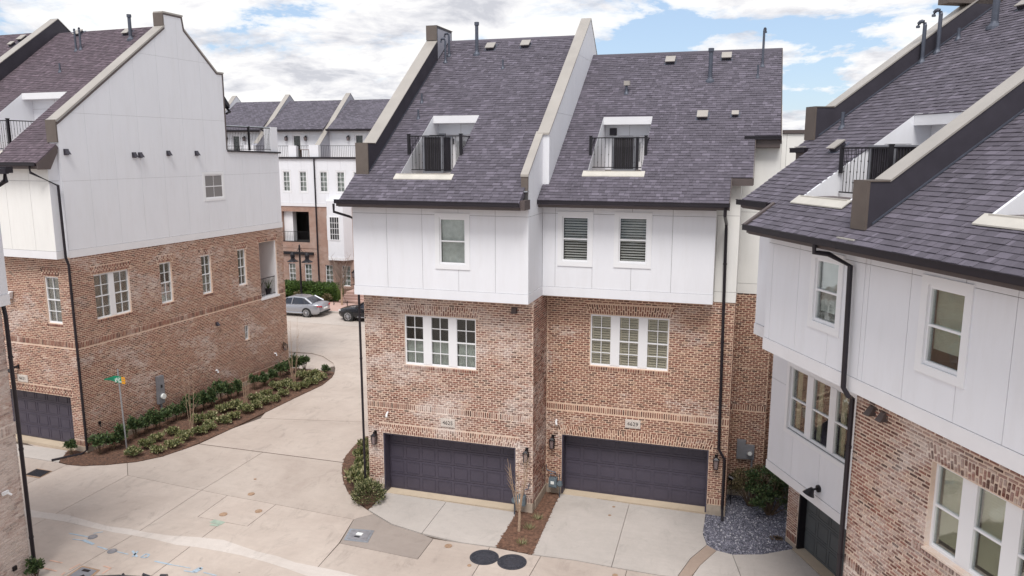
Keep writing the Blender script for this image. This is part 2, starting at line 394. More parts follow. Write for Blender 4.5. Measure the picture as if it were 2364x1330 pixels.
METERG = simple('grey_meter_paint', (.24, .245, .27), .5, metal=.3, var=.08); GASG = simple('blue_grey_gas_meter', (.15, .19, .22), .5, metal=.2, var=.2, scale=12)
SIGNG = simple('sign_green', (.010, .235, .13), .4); SIGNO = simple('sign_orange', (.72, .32, .02), .5); SIGNW = simple('sign_white', (.82, .84, .82), .5)
STONE = simple('plaque_stone', (.60, .54, .49), .8, var=.08, scale=10); INK = simple('plaque_ink', (.05, .04, .04), .8)
WOOD = simple('brown_teak', (.16, .065, .035), .6, var=.3, scale=8)
BLUEP = simple('faded_blue_paint', (.36, .45, .53), .9, var=.2, scale=6); REDP = simple('faded_red_paint', (.56, .36, .28), .9, var=.2, scale=6); GREENP = simple('faded_green_paint', (.33, .40, .33), .9, var=.15, scale=6)
def lamp_glass():
    m, t, b = nmat('lantern_glass'); b.inputs['Base Color'].default_value = (.35, .27, .27, 1); b.inputs['Roughness'].default_value = .15; b.inputs['Transmission Weight'].default_value = .4; return m
LGLASS = lamp_glass()
# ------------------------------------------------------------------ builders for the setting
def wall_grid(F, u0, u1, z0, z1, holes, th, name, mat, parent, d=0.):
    us = sorted({u0, u1, *[h[0] for h in holes], *[h[1] for h in holes]}); us = [u for u in us if u0 <= u <= u1]
    zs = sorted({z0, z1, *[h[2] for h in holes], *[h[3] for h in holes]}); zs = [z for z in zs if z0 <= z <= z1]
    nu, nz = len(us)-1, len(zs)-1
    def solid(i, j):
        if i < 0 or j < 0 or i >= nu or j >= nz: return False
        cu, cz = (us[i]+us[i+1])/2, (zs[j]+zs[j+1])/2
        return not any(h[0] < cu < h[1] and h[2] < cz < h[3] for h in holes)
    m = MB(); P = F.P
    def q(a, b, c, e):
        i = len(m.v); m.v += [tuple(a), tuple(b), tuple(c), tuple(e)]; m.f.append((i, i+1, i+2, i+3)); m.m.append(0)
    for i in range(nu):
        for j in range(nz):
            if not solid(i, j): continue
            a, b, c, e = us[i], us[i+1], zs[j], zs[j+1]
            q(P(a, d, c), P(b, d, c), P(b, d, e), P(a, d, e)); q(P(b, d-th, c), P(a, d-th, c), P(a, d-th, e), P(b, d-th, e))
            if not solid(i-1, j): q(P(a, d-th, c), P(a, d, c), P(a, d, e), P(a, d-th, e))
            if not solid(i+1, j): q(P(b, d, c), P(b, d-th, c), P(b, d-th, e), P(b, d, e))
            if not solid(i, j-1): q(P(a, d-th, c), P(b, d-th, c), P(b, d, c), P(a, d, c))
            if not solid(i, j+1): q(P(a, d, e), P(b, d, e), P(b, d-th, e), P(a, d-th, e))
    return m.build(name, mat, parent)

def sub_iv(ivs, a, b):
    out = []
    for x, y in ivs:
        if b <= x or a >= y: out.append((x, y))
        else:
            if a > x: out.append((x, a))
            if b < y: out.append((b, y))
    return out
def lay_bricks(F, u0, u1, z0, z1, holes=(), zones=(), pu=.205, pz=.0745, d=0., kw=.86, kh=.55):
    """running bond with soldier courses, two-brick flat arches and rowlock sills; returns brick placements"""
    out = []; n = int(round((z1-z0)/pz)); pz = (z1-z0)/max(n, 1)
    for k in range(n):
        zc = z0+(k+.5)*pz; ivs = [(u0, u1)]
        for h in holes:
            if h[2]-.01 < zc < h[3]+.01: ivs = sub_iv(ivs, h[0], h[1])
        for q in zones:
            if q[2]-.008 < zc < q[3]+.008: ivs = sub_iv(ivs, q[0], q[1])
        for a, b in ivs:
            off = (.5 if k % 2 else 0)*pu+(k*37 % 7)*.004
            x = math.floor((a-off)/pu)*pu+off
            while x < b:
                l, r = max(x, a), min(x+pu, b)
                if r-l > .045:
                    wd = (r-l)-pu*(1-kw)+random.uniform(-.012, .006); ht = pz*kh*random.uniform(.86, 1.1)
                    out.append((F, (l+r)/2+random.uniform(-.004, .004), d, zc+random.uniform(-.004, .004), max(.03, wd), ht, random.uniform(-.012, .012)))
                x += pu
    for q in zones:
        a, b, c, e, kind = q
        if kind == 'soldier':
            m = int((b-a)/.076); pw = (b-a)/max(m, 1)
            for i in range(m): out.append((F, a+(i+.5)*pw, d, (c+e)/2+random.uniform(-.006, .006), pw*.58*random.uniform(.85, 1.1), (e-c)*.84, random.uniform(-.03, .03)))
        elif kind == 'rowlock':
            m = int((b-a)/.082); pw = (b-a)/max(m, 1)
            for i in range(m): out.append((F, a+(i+.5)*pw, d+.022, (c+e)/2, pw*.70, (e-c)*.82, random.uniform(-.05, .05)))
        elif kind == 'arch':
            m = int((b-a)/.079); pw = (b-a)/max(m, 1); mid = (a+b)/2; half = (b-a)/2
            for i in range(m):
                t = (a+(i+.5)*pw-mid)/half; sk = t*.30; hh = e-c
                fr = .60 if i % 2 else .36
                lo, hi = c, c+hh*fr
                for (p_, q_) in ((lo, hi), (hi, e)):
                    zc = (p_+q_)/2; uu = a+(i+.5)*pw+(zc-(c+e)/2)*math.tan(sk)*.9
                    out.append((F, uu, d, zc, pw*.58*random.uniform(.88, 1.08), (q_-p_)*.80, -sk+random.uniform(-.03, .03)))
    return out
def finish_bricks(parent, lays, mat, limit=300, name='brick', th=.016):
    """the ones that show largest are bricks of their own, the rest one piece"""
    sc = []
    for b in lays:
        F, u, d, z, w_, h_, s_ = b
        P = F.P(u, d, z); x, y, dist = proj(P)
        vis = dist > 1 and -20 < x < 2384 and -20 < y < 1350
        v = CAM-P; c = max(0., float(v@F.N))/np.linalg.norm(v)
        sc.append((w_*h_*c/(dist*dist) if vis else 0., vis))
    lim = sorted((s for s, v in sc), reverse=True)
    cut = lim[limit] if len(lim) > limit else -1
    me = unit_mesh(name, mat, 'brick'); m = MB(); cnt = 0
    for b, (s, vis) in zip(lays, sc):
        F, u, d, z, w_, h_, sk = b; dp = th*random.uniform(.55, 1.1)
        if s > cut and cnt < limit and vis:
            place_unit(me, name, frame_matrix(F, u, d+dp/2, z, w_, dp+.004, h_, sk), parent); cnt += 1
        else:
            M = frame_matrix(F, u, d+dp/2, z, w_, dp+.004, h_, sk); i = len(m.v)
            m.v += [tuple(M @ v.co) for v in me.vertices]
            m.f += [tuple(i+k for k in p.vertices) for p in me.polygons]; m.m += [0]*5
    if m.v: stuff(m.build(name, mat, parent))

def panels(F, parent, us, zs, holes=(), top=None, d=0., th=.012, gap=.011, mat=None, name='wall_panel', bot=None):
    """cement board panels with open joints; top(u) cuts them to a gable"""
    mat = mat or WHITE
    for i in range(len(us)-1):
        for j in range(len(zs)-1):
            a, b, c, e = us[i]+gap/2, us[i+1]-gap/2, zs[j]+gap/2, zs[j+1]-gap/2
            if b-a < .02 or e-c < .02: continue
            m = MB()
            ub = sorted({a, b, *[min(max(h[0], a), b) for h in holes], *[min(max(h[1], a), b) for h in holes]})
            if top is not None: ub = sorted({*ub, *[t for t in top[1] if a < t < b]})
            for k in range(len(ub)-1):
                p, q = ub[k], ub[k+1]
                if q-p < 1e-4: continue
                ivs = [(c, e)]
                for h in holes:
                    if h[0] < (p+q)/2 < h[1]: ivs = sub_iv(ivs, h[2], h[3])
                for lo, hi in ivs:
                    if top is None: m.box(F, p, q, d, d+th, lo, hi)
                    else:
                        e1, e2 = 1e-4, 1e-4
                        tp, tq = top[0](p+e1), top[0](q-e2)
                        hp, hq = min(hi, tp), min(hi, tq)
                        if hp <= lo and hq <= lo: continue
                        pts = [(p, lo), (q, lo)] if hp > lo and hq > lo else None
                        if pts is None:
                            # the slope leaves through the bottom edge
                            x = p+(q-p)*(lo-tp)/(tq-tp) if tq != tp else p
                            pts = [(p, lo), (x, lo)] if hp > lo else [(x, lo), (q, lo)]
                            if hp > lo: m.prism(F, [(p, lo), (x, lo), (p, hp)], d, d+th)
                            else: m.prism(F, [(x, lo), (q, lo), (q, hq)], d, d+th)
                            continue
                        if (tp-hi)*(tq-hi) < 0:
                            x = p+(q-p)*(hi-tp)/(tq-tp); pts += [(q, hq), (x, hi), (p, hp)]
                        else: pts += [(q, hq), (p, hp)]
                        m.prism(F, pts, d, d+th)
            if m.v: m.build(name, mat, parent)
def prof(pts):
    us = [p[0] for p in pts]
    def f(u):
        for (a, za), (b, zb) in zip(pts, pts[1:]):
            if a <= u <= b and b > a: return za+(zb-za)*(u-a)/(b-a)
        return pts[0][1] if u < us[0] else pts[-1][1]
    return (f, us)

def curtain(F, u0, u1, z0, z1, d, mat, parent, amp=.02, wl=.09, name='curtain'):
    m = MB(); n = max(8, int((u1-u0)/wl*6)); i0 = 0
    for k in range(n+1):
        u = u0+(u1-u0)*k/n; dd = d+amp*math.sin(u/wl*6.283)+amp*.4*math.sin(u*31)
        m.v += [tuple(F.P(u, dd, z0)), tuple(F.P(u, dd, z1))]
        if k: j = 2*k; m.f.append((j-2, j, j+1, j-1)); m.m.append(0)
    return m.build(name, mat, parent, smooth=True)
def slats(F, u0, u1, z0, z1, d, mat, parent, pitch=.09, th=.008, dep=.06, tilt=.6, name='shutter_slats'):
    m = MB(); z = z0+pitch/2
    while z < z1:
        a = (dep/2*math.cos(tilt), dep/2*math.sin(tilt)); P = F.P
        m.quadbox([P(u0, d+a[0], z-a[1]-th/2), P(u1, d+a[0], z-a[1]-th/2), P(u1, d-a[0], z+a[1]-th/2), P(u0, d-a[0], z+a[1]-th/2),
                   P(u0, d+a[0], z-a[1]+th/2), P(u1, d+a[0], z-a[1]+th/2), P(u1, d-a[0], z+a[1]+th/2), P(u0, d-a[0], z+a[1]+th/2)])
        z += pitch
    return m.build(name, mat, parent)
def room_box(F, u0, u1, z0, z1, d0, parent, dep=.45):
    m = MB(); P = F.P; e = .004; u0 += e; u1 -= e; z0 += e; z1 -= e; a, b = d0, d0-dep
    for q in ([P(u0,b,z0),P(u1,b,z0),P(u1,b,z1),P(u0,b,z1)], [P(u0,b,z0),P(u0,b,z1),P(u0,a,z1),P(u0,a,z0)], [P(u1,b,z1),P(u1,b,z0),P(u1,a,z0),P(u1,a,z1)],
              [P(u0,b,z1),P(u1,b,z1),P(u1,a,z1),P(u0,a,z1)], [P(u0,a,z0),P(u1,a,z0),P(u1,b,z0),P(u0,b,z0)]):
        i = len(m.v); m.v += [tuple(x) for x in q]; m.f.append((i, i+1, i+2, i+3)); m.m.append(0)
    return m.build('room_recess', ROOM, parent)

def window(F, parent, r, sash=((0, 1),), cols=2, rows=4, rec=.06, trim=0., fill=None, mid=.5, fw=.045, label=None, fd=.07, muntin=.022, lowfill=None, uprfill=None, sillbox=True):
    """r = outer frame rect (u0,u1,z0,z1); frame sits rec behind the wall face; every pane is a piece"""
    u0, u1, z0, z1 = r; W = u1-u0; d1 = -rec; d0 = d1-fd
    m = MB()
    for a, b, c, e in ((u0, u1, z1-fw, z1), (u0, u1, z0, z0+fw)): m.box(F, a, b, d0, d1, c, e)
    edges = []
    for s in sash: edges.append((u0+W*s[0], u0+W*s[1]))
    x = u0
    posts = []
    for k, (a, b) in enumerate(edges):
        posts.append((x if k else u0, a+fw)); x = b-fw
    posts.append((x, u1))
    for k, (a, b) in enumerate(posts): m.box(F, a, b, d0, d1+(.012 if 0 < k < len(posts)-1 else 0), z0+fw, z1-fw)
    zm = z0+(z1-z0)*mid; rail = .042
    cells = []
    for (a, b) in edges:
        ia, ib = a+fw, b-fw
        if mid: m.box(F, ia, ib, d0+.01, d1-.004, zm-rail/2, zm+rail/2)
        halves = [(z0+fw, zm-rail/2, 0), (zm+rail/2, z1-fw, 1)] if mid else [(z0+fw, z1-fw, 0)]
        for za, zb, up in halves:
            nr = max(1, rows//(2 if mid else 1)) if rows else 1; nc = cols or 1
            back = -.018 if (mid and up == 0) else -.006
            for i in range(1, nc):
                xm = ia+(ib-ia)*i/nc; m.box(F, xm-muntin/2, xm+muntin/2, d0+.02, d1-.012, za, zb)
            for j in range(1, nr):
                zz = za+(zb-za)*j/nr
                for i in range(nc):
                    pa, pb = ia+(ib-ia)*i/nc, ia+(ib-ia)*(i+1)/nc
                    m.box(F, pa+(muntin/2 if i else 0), pb-(muntin/2 if i < nc-1 else 0), d0+.02, d1-.012, zz-muntin/2, zz+muntin/2)
            for i in range(nc):
                for j in range(nr): cells.append((ia+(ib-ia)*i/nc, ia+(ib-ia)*(i+1)/nc, za+(zb-za)*j/nr, za+(zb-za)*(j+1)/nr))
            # sash rails
            m.box(F, ia, ib, d0+.015, d1-.01, zb-.022 if up else za, zb if up else za+.022)
    if trim:
        t = trim; e = .028
        m.box(F, u0-t, u1+t, -.02, e, z1, z1+t); m.box(F, u0-t, u1+t, -.02, e, z0-t, z0)
        m.box(F, u0-t, u0, -.02, e-.002, z0, z1); m.box(F, u1, u1+t, -.02, e-.002, z0, z1)
        if rec > 0:
            for a, b, c, g in ((u0-.006, u0+.004, z0, z1), (u1-.004, u1+.006, z0, z1)): m.box(F, a, b, d1-.01, e-.006, c, g)
    wo_ = m.build('window', VINYL, parent)
    if label: wo_['label'] = label
    dg = (d0+d1)/2-.01
    for a, b, c, e in cells: box_obj('pane', GLASS, F, a+.004, b-.004, dg-.003, dg+.003, c+.004, e-.004, wo_)
    room_box(F, u0+.01, u1-.01, z0+.01, z1-.01, d0-.002, wo_)
    for (a, b) in edges:
        ia, ib = a+fw, b-fw
        if fill: fill(F, ia, ib, z0+fw, z1-fw, zm, d0, wo_)
    return wo_
def f_curtlow(F, a, b, c, e, zm, d, p): curtain(F, a, b, c, zm-.02, d-.05, CURT, p, amp=.014, wl=.075)
def f_shut(F, a, b, c, e, zm, d, p):
    fr = MB(); t = .045
    for x0, x1, y0, y1 in ((a, a+t, c, e), (b-t, b, c, e), (a+t, b-t, c, c+t), (a+t, b-t, e-t, e), (a+t, b-t, (c+e)/2-t/2, (c+e)/2+t/2)): fr.box(F, x0, x1, d-.075, d-.035, y0, y1)
    fr.build('shutter_frame', SHUT, p); slats(F, a+t, b-t, c+t, e-t, d-.055, SHUT, p, pitch=.085, dep=.075, tilt=.75)
def f_slatw(F, a, b, c, e, zm, d, p): slats(F, a, b, c, e, d-.09, SIGNW, p, pitch=.085, dep=.065, th=.006, tilt=.55, name='blind_slats')
def f_frost(F, a, b, c, e, zm, d, p): curtain(F, a, b, c, e, d-.05, SHADE, p, amp=.012, wl=.33, name='shade')
def f_green(F, a, b, c, e, zm, d, p): slats(F, a+.01, b-.01, c+.02, e, d-.07, GREENBL, p, pitch=.055, dep=.05, tilt=1.15, name='blind_slats')
def f_olive(F, a, b, c, e, zm, d, p): slats(F, a+.01, b-.01, c+.10, e, d-.07, CREAMCURT, p, pitch=.05, dep=.05, tilt=1.1, name='blind_slats')
def f_halfgreen(F, a, b, c, e, zm, d, p): curtain(F, a, b, c+(zm-c)*.35, e, d-.06, GREENBL, p, amp=.004, wl=.4, name='roller_shade')
def f_frostgreen(F, a, b, c, e, zm, d, p): curtain(F, a, b, c+(zm-c)*.28, e, d-.06, SHADE, p, amp=.004, wl=.4, name='roller_shade')
def f_side(F, a, b, c, e, zm, d, p): curtain(F, a+.02, a+(b-a)*.33, c, e, d-.09, CREAMCURT, p, amp=.02, wl=.07)
def f_grey(F, a, b, c, e, zm, d, p): curtain(F, a+.01, b-.01, c, e, d-.10, CURT, p, amp=.01, wl=.16, name='sheer')

class Slope:
    """roof plane: u along the eave, v up the slope, w off the plane"""
    def __init__(s, O, U, up, k):       # up = horizontal direction uphill, k = rise per metre
        s.O = np.array(O, float); s.U = np.array(U, float); l = math.hypot(1, k)
        s.V = np.array([up[0]/l, up[1]/l, k/l]); s.N = np.cross(s.U, s.V)
        if s.N[2] < 0: s.N = -s.N
        s.l = l; s.k = k
    def P(s, u, v, w_=0.): return s.O+s.U*u+s.V*v+s.N*w_
    def px(s, x, y):
        q = PL(x, y, s.O, s.N)-s.O; return float(q@s.U), float(q@s.V)
def slope_box(m, S, u0, u1, v0, v1, w0, w1):
    P = S.P; c = [P(u0,v0,w0),P(u1,v0,w0),P(u1,v1,w0),P(u0,v1,w0),P(u0,v0,w1),P(u1,v0,w1),P(u1,v1,w1),P(u0,v1,w1)]
    if np.dot(np.cross(S.U, S.V), S.N) < 0: c = [c[1],c[0],c[3],c[2],c[5],c[4],c[7],c[6]]
    m.quadbox(c)
def roof(parent, S, rects, holes, mat, limit=300, under=.16):
    """deck with holes and courses of shingles; rects/holes = (u0,u1,v0,v1)"""
    deck = MB()
    for (a, b, c, e) in rects:
        us = sorted({a, b, *[x for h in holes for x in h[:2] if a < x < b]}); vs = sorted({c, e, *[x for h in holes for x in h[2:4] if c < x < e]})
        for i in range(len(us)-1):
            for j in range(len(vs)-1):
                cu, cv = (us[i]+us[i+1])/2, (vs[j]+vs[j+1])/2
                if any(h[0] < cu < h[1] and h[2] < cv < h[3] for h in holes): continue
                slope_box(deck, S, us[i], us[i+1], vs[j], vs[j+1], -under, 0)
    deck.build('roof', mat, parent)
    me = unit_mesh('shingle', mat, 'shingle'); ex = .143; items = []
    for (a, b, c, e) in rects:
        n0 = math.ceil((c-.001)/ex); n1 = math.ceil((e-.001)/ex)
        for k in range(n0, n1):
            v = k*ex; ivs = [(a, b)]
            for h in holes:
                if h[2]-.10 < v+ex/2 < h[3]+.02: ivs = sub_iv(ivs, h[0], h[1])
            for x0, x1 in ivs:
                x = x0
                while x < x1-.03:
                    wd = min(random.choice((.08, .11, .14, .17, .21, .25)), x1-x)
                    if x1-x-wd < .06: wd = x1-x
                    items.append((x+wd/2, v, wd-.004, random.choice((.020, .022, .027, .029)), min(ex+.035, max(.05, max(r_[3] for r_ in rects)-v)))); x += wd
    sc = []
    for it in items:
        P = S.P(it[0], it[1]); x, y, dist = proj(P); vis = 0 < x < 2364 and 0 < y < 1330
        sc.append(it[2]/(dist*dist)*abs(float((CAM-P)@S.N))/dist if vis and dist > 1 else 0.)
    cut = sorted(sc, reverse=True)[limit] if len(sc) > limit else -1
    cnt = 0; m = MB(); uv = np.array([v.co for v in me.vertices]); fs = [tuple(p.vertices) for p in me.polygons]
    hand = np.dot(np.cross(S.U, S.V), S.N) > 0
    for it, s in zip(items, sc):
        u, v, wd, th, ln = it; lift = .002+random.uniform(0, .003)
        c = S.P(u, v+ln/2-.012, lift)
        Ux = S.U*wd*(1 if hand else -1); M = Matrix(((Ux[0], S.V[0]*ln, S.N[0]*th, c[0]), (Ux[1], S.V[1]*ln, S.N[1]*th, c[1]), (Ux[2], S.V[2]*ln, S.N[2]*th, c[2]), (0, 0, 0, 1)))
        if s > cut and s > 0 and cnt < limit: place_unit(me, 'shingle', M, parent); cnt += 1
        else:
            i = len(m.v); A = np.array(M)
            P = uv@A[:3, :3].T+A[:3, 3]; m.v += [tuple(p) for p in P]; m.f += [tuple(i+q for q in f) for f in fs]; m.m += [0]*4
    stuff(m.build('shingle', mat, parent))

def railing(parent, runs, z0, z1, mat=BLACK, pitch=.115, knuckle=True, post=.045, posts=(), zpost=None, name='balcony_railing', rb=.0075):
    """runs = [(P0,P1,zfoot0,zfoot1)]: foot heights let the balusters end on a sloping roof"""
    m = MB()
    for (p, q, f0, f1) in runs:
        p = np.array(p, float); q = np.array(q, float); dv = q-p; ln = math.hypot(*dv); F = Fr(p, dv)
        m.box(F, 0, ln, -.022, .022, z1-.035, z1)
        if f0 == f1: m.box(F, 0, ln, -.016, .016, f0+.06, f0+.09)
    for (x, y, a, b) in posts:
        m.box(None, x-post, x+post, y-post, y+post, a, b); m.box(None, x-post-.01, x+post+.01, y-post-.01, y+post+.01, b, b+.025)
    ro = m.build(name, mat, parent)
    for (p, q, f0, f1) in runs:
        p = np.array(p, float); q = np.array(q, float); dv = q-p; ln = math.hypot(*dv); n = max(1, int(ln/pitch))
        for k in range(1, n):
            t = k/n; c = p+dv*t; f = f0+(f1-f0)*t+.06
            if z1-f < .08: continue
            b = MB(); b.tube([(c[0], c[1], f), (c[0], c[1], z1-.03)], rb, 5)
            if knuckle:
                for zz in ((.5,) if k % 2 else (.28, .72)):
                    zk = z0+(z1-z0)*zz
                    if zk > f+.05: b.lathe((c[0], c[1], zk), [(rb, -.022), (rb*2.3, 0), (rb, .022)], 6)
            b.build('baluster', mat, ro)
    return ro
def gutter_run(parent, F, u0, u1, d, z, s=.125, name='gutter', fascia=.2):
    m = MB()
    m.prism(F, [(u0, z-s), (u1, z-s), (u1, z-s+.012), (u0, z-s+.012)], d, d+s*.85)
    m.box(F, u0, u1, d+s*.85, d+s, z-s*.9, z); m.box(F, u0, u1, d, d+.012, z-s+.012, z-.01)
    m.box(F, u0-.008, u0, d, d+s, z-s, z); m.box(F, u1, u1+.008, d, d+s, z-s, z); m.box(F, u0, u1, d+s*.92, d+s+.02, z-.012, z+.008)
    m.build(name, GUT, parent)
    if fascia:
        f = MB(); f.box(F, u0, u1, d-.03, d-.002, z-fascia, z-.01); f.build('fascia', FASC, parent)
def downspout(parent, pts, w_=.085, mat=None, name='downspout'):
    m = MB(); m.tube(pts, w_*.50, 8)
    # brackets
    o = m.build(name, mat or GUT, parent, smooth=False)
    for a, b in zip(pts, pts[1:]):
        a = Vector(a); b = Vector(b)
        if (b-a).length > 3:
            for t in (.15, .5, .85):
                c = a.lerp(b, t); k = MB(); k.tube([c-Vector((0, 0, .03)), c+Vector((0, 0, .03))], w_*.60, 8); k.build('strap', mat or GUT, o)
    return o
def pipe(parent, base, h, r, hook=False, name='vent_pipe', mat=None, cap=False, hookdir=(-1, 0)):
    m = MB(); x, y, z = base; pts = [(x, y, z-.12), (x, y, z+h)]
    if hook:
        R_ = r*2.2
        for a in range(0, 181, 30):
            t = math.radians(a); pts.append((x+hookdir[0]*(R_-R_*math.cos(t)), y+hookdir[1]*(R_-R_*math.cos(t)), z+h+R_*math.sin(t)))
        pts.append((pts[-1][0], pts[-1][1], z+h-.05))
    m.tube(pts, r, 10)
    if cap: m.cyl((x, y, z+h-.10), r*1.35, .12, 12)
    o = m.build(name, mat or LEAD, parent)
    f = MB(); f.lathe((x, y, z-.03), [(r*2.3, -.05), (r*2.2, .03), (r*1.25, .11), (r*1.05, .16)], 12); f.build('flashing_collar', mat or LEAD, o)
    return o
def boxvent(parent, S, x, y, w_=.30, l=.34, h=.13, mat=None):
    u, v = S.px(x, y); m = MB(); P = S.P
    def pb(u0, u1, v0, v1, w0, w1): slope_box(m, S, u0, u1, v0, v1, w0, w1)
    pb(u-w_/2, u+w_/2, v, v+l, .015, h); o = m.build('roof_vent', DARKCLAD, parent)
    m = MB(); slope_box(m, S, u-w_/2-.03, u+w_/2+.03, v-.04, v+l+.02, h, h+.03); m.build('vent_hood', mat or CAP, o)
    m = MB(); slope_box(m, S, u-w_/2-.08, u+w_/2+.08, v-.06, v+l+.1, .012, .022); m.build('vent_flange', LEAD, o)
def wall_vent(parent, F, u, z, s=.20, d=0., mat=None):
    m = MB(); P = F.P; w_ = s/2
    m.quadbox([P(u-w_, d+.16, z-w_), P(u+w_, d+.16, z-w_), P(u+w_, d, z-w_), P(u-w_, d, z-w_), P(u-w_*.8, d+.04, z+w_), P(u+w_*.8, d+.04, z+w_), P(u+w_*.8, d, z+w_), P(u-w_*.8, d, z+w_)])
    m.box(F, u-w_-.02, u+w_+.02, d, d+.012, z-w_-.02, z+w_+.02)
    return m.build('wall_vent', mat or DARKCLAD, parent)
def lantern(parent, F, u, z, h=.42, w_=.16, d=.02):
    """z = centre of the lantern body"""
    m = MB(); m.box(F, u-.05, u+.05, d, d+.025, z+h*.20, z+h*.62)
    m.box(F, u-.012, u+.012, d+.02, d+.13, z+h*.56, z+h*.60)
    t = .012; c = d+.13; a = w_/2; b = w_*.36
    for su in (-1, 1):
        for sd in (-1, 1):
            P = F.P; z0, z1 = z-h*.45, z+h*.28; x0, x1 = u+su*b, u+su*a; y0, y1 = c+sd*b, c+sd*a
            m.quadbox([P(x0-t, y0+t, z0), P(x0+t, y0+t, z0), P(x0+t, y0-t, z0), P(x0-t, y0-t, z0), P(x1-t, y1+t, z1), P(x1+t, y1+t, z1), P(x1+t, y1-t, z1), P(x1-t, y1-t, z1)])
    m.box(F, u-b-.015, u+b+.015, c-b-.015, c+b+.015, z-h*.48, z-h*.44)
    m.box(F, u-a-.015, u+a+.015, c-a-.015, c+a+.015, z+h*.27, z+h*.31)
    P = F.P; q = a*.35; z0, z1 = z+h*.31, z+h*.46
    m.quadbox([P(u-a, c+a, z0), P(u+a, c+a, z0), P(u+a, c-a, z0), P(u-a, c-a, z0), P(u-q, c+q, z1), P(u+q, c+q, z1), P(u+q, c-q, z1), P(u-q, c-q, z1)])
    m.box(F, u-q, u+q, c-q, c+q, z1, z1+h*.10)
    o = m.build('wall_lantern', BLACK, parent)
    g = MB(); g.quadbox([P(u-b, c+b, z-h*.44), P(u+b, c+b, z-h*.44), P(u+b, c-b, z-h*.44), P(u-b, c-b, z-h*.44), P(u-a+.012, c+a-.012, z+h*.27), P(u+a-.012, c+a-.012, z+h*.27), P(u+a-.012, c-a+.012, z+h*.27), P(u-a+.012, c-a+.012, z+h*.27)])
    g.build('lantern_glass', LGLASS, o)
def text_mesh(s, mat, M, size, parent, name, ext=.004, font=None):
    c = bpy.data.curves.new(name, 'FONT'); c.body = s; c.size = size; c.extrude = ext; c.align_x = 'CENTER'; c.align_y = 'CENTER'; c.resolution_u = 2
    t = bpy.data.objects.new(name, c); COL.objects.link(t)
    bpy.context.view_layer.update()
    me = bpy.data.meshes.new_from_object(t); bpy.data.objects.remove(t); me.materials.clear(); me.materials.append(mat)
    o = bpy.data.objects.new(name, me); COL.objects.link(o); root = parent
    while root.parent is not None: root = root.parent
    M = M.copy(); M.translation -= Vector(root.location); o.parent = parent; o.matrix_basis = M; return o
def fmat(F, u, d, z, sx=1.):      # text frame: x = U, y = up, z = N
    c = F.P(u, d, z); return Matrix(((F.U[0]*sx, 0, F.N[0], c[0]), (F.U[1]*sx, 0, F.N[1], c[1]), (0, 1, 0, c[2]), (0, 0, 0, 1)))
def plaque(parent, F, u, z, s, w_=.52, h=.30):
    m = MB(); m.box(F, u-w_/2, u+w_/2, -.02, .035, z-h/2, z+h/2); m.box(F, u-w_/2+.03, u+w_/2-.03, .035, .042, z-h/2+.03, z+h/2-.03)
    o = m.build('address_plaque', STONE, parent); o['label'] = 'pale stone plaque reading '+s
    text_mesh(s, INK, fmat(F, u, .044, z), .19, o, 'house_number'); return o
def garage_door(parent, F, u0, u1, z0, z1, d, mat, cols=8, rows=4):
    m = MB(); H_ = (z1-z0)/rows
    for j in range(rows): m.box(F, u0, u1, d-.05, d, z0+j*H_+.006, z0+(j+1)*H_-.006)
    m.box(F, u0, u1, d-.06, d-.03, z0, z1)
    o = m.build('garage_door', mat, parent)
    W = (u1-u0)/cols
    for j in range(rows):
        for i in range(cols):
            a, b, c, e = u0+i*W+.05, u0+(i+1)*W-.05, z0+j*H_+.07, z0+(j+1)*H_-.07
            k = MB(); P = F.P; q = .028
            for x0, x1, y0, y1 in ((a, b, c, c+.018), (a, b, e-.018, e), (a, a+.018, c+.018, e-.018), (b-.018, b, c+.018, e-.018)): k.box(F, x0, x1, d, d+.014, y0, y1)
            k.quadbox([P(a+q, d+.002, c+q), P(b-q, d+.002, c+q), P(b-q, d-.01, c+q), P(a+q, d-.01, c+q), P(a+q, d+.002, e-q), P(b-q, d+.002, e-q), P(b-q, d-.01, e-q), P(a+q, d-.01, e-q)])
            k.build('door_panel', mat, o)
    return o
def parapet(parent, F, pts, d0, d1, facemat, capmat, captop=None, cth=.035, over=.02, name='parapet'):
    m = MB(); m.prism(F, pts, d0, d1); o = m.build(name, facemat, parent)
    if captop:
        c = MB()
        for (a, za), (b, zb) in zip(captop, captop[1:]):
            if abs(b-a) < 1e-6: continue
            c.prism(F, [(a, za+.001), (b, zb+.001), (b, zb+cth), (a, za+cth)] if b > a else [(b, zb+.001), (a, za+.001), (a, za+cth), (b, zb+cth)], d0-over, d1+over)
        c.build('parapet_cap', capmat, o)
    return o
def body(parent, pts, z0, z1, mat, name='wall'):
    m = MB(); m.poly([tuple(p[:2]) for p in pts], z0, z1); return m.build(name, mat, parent)
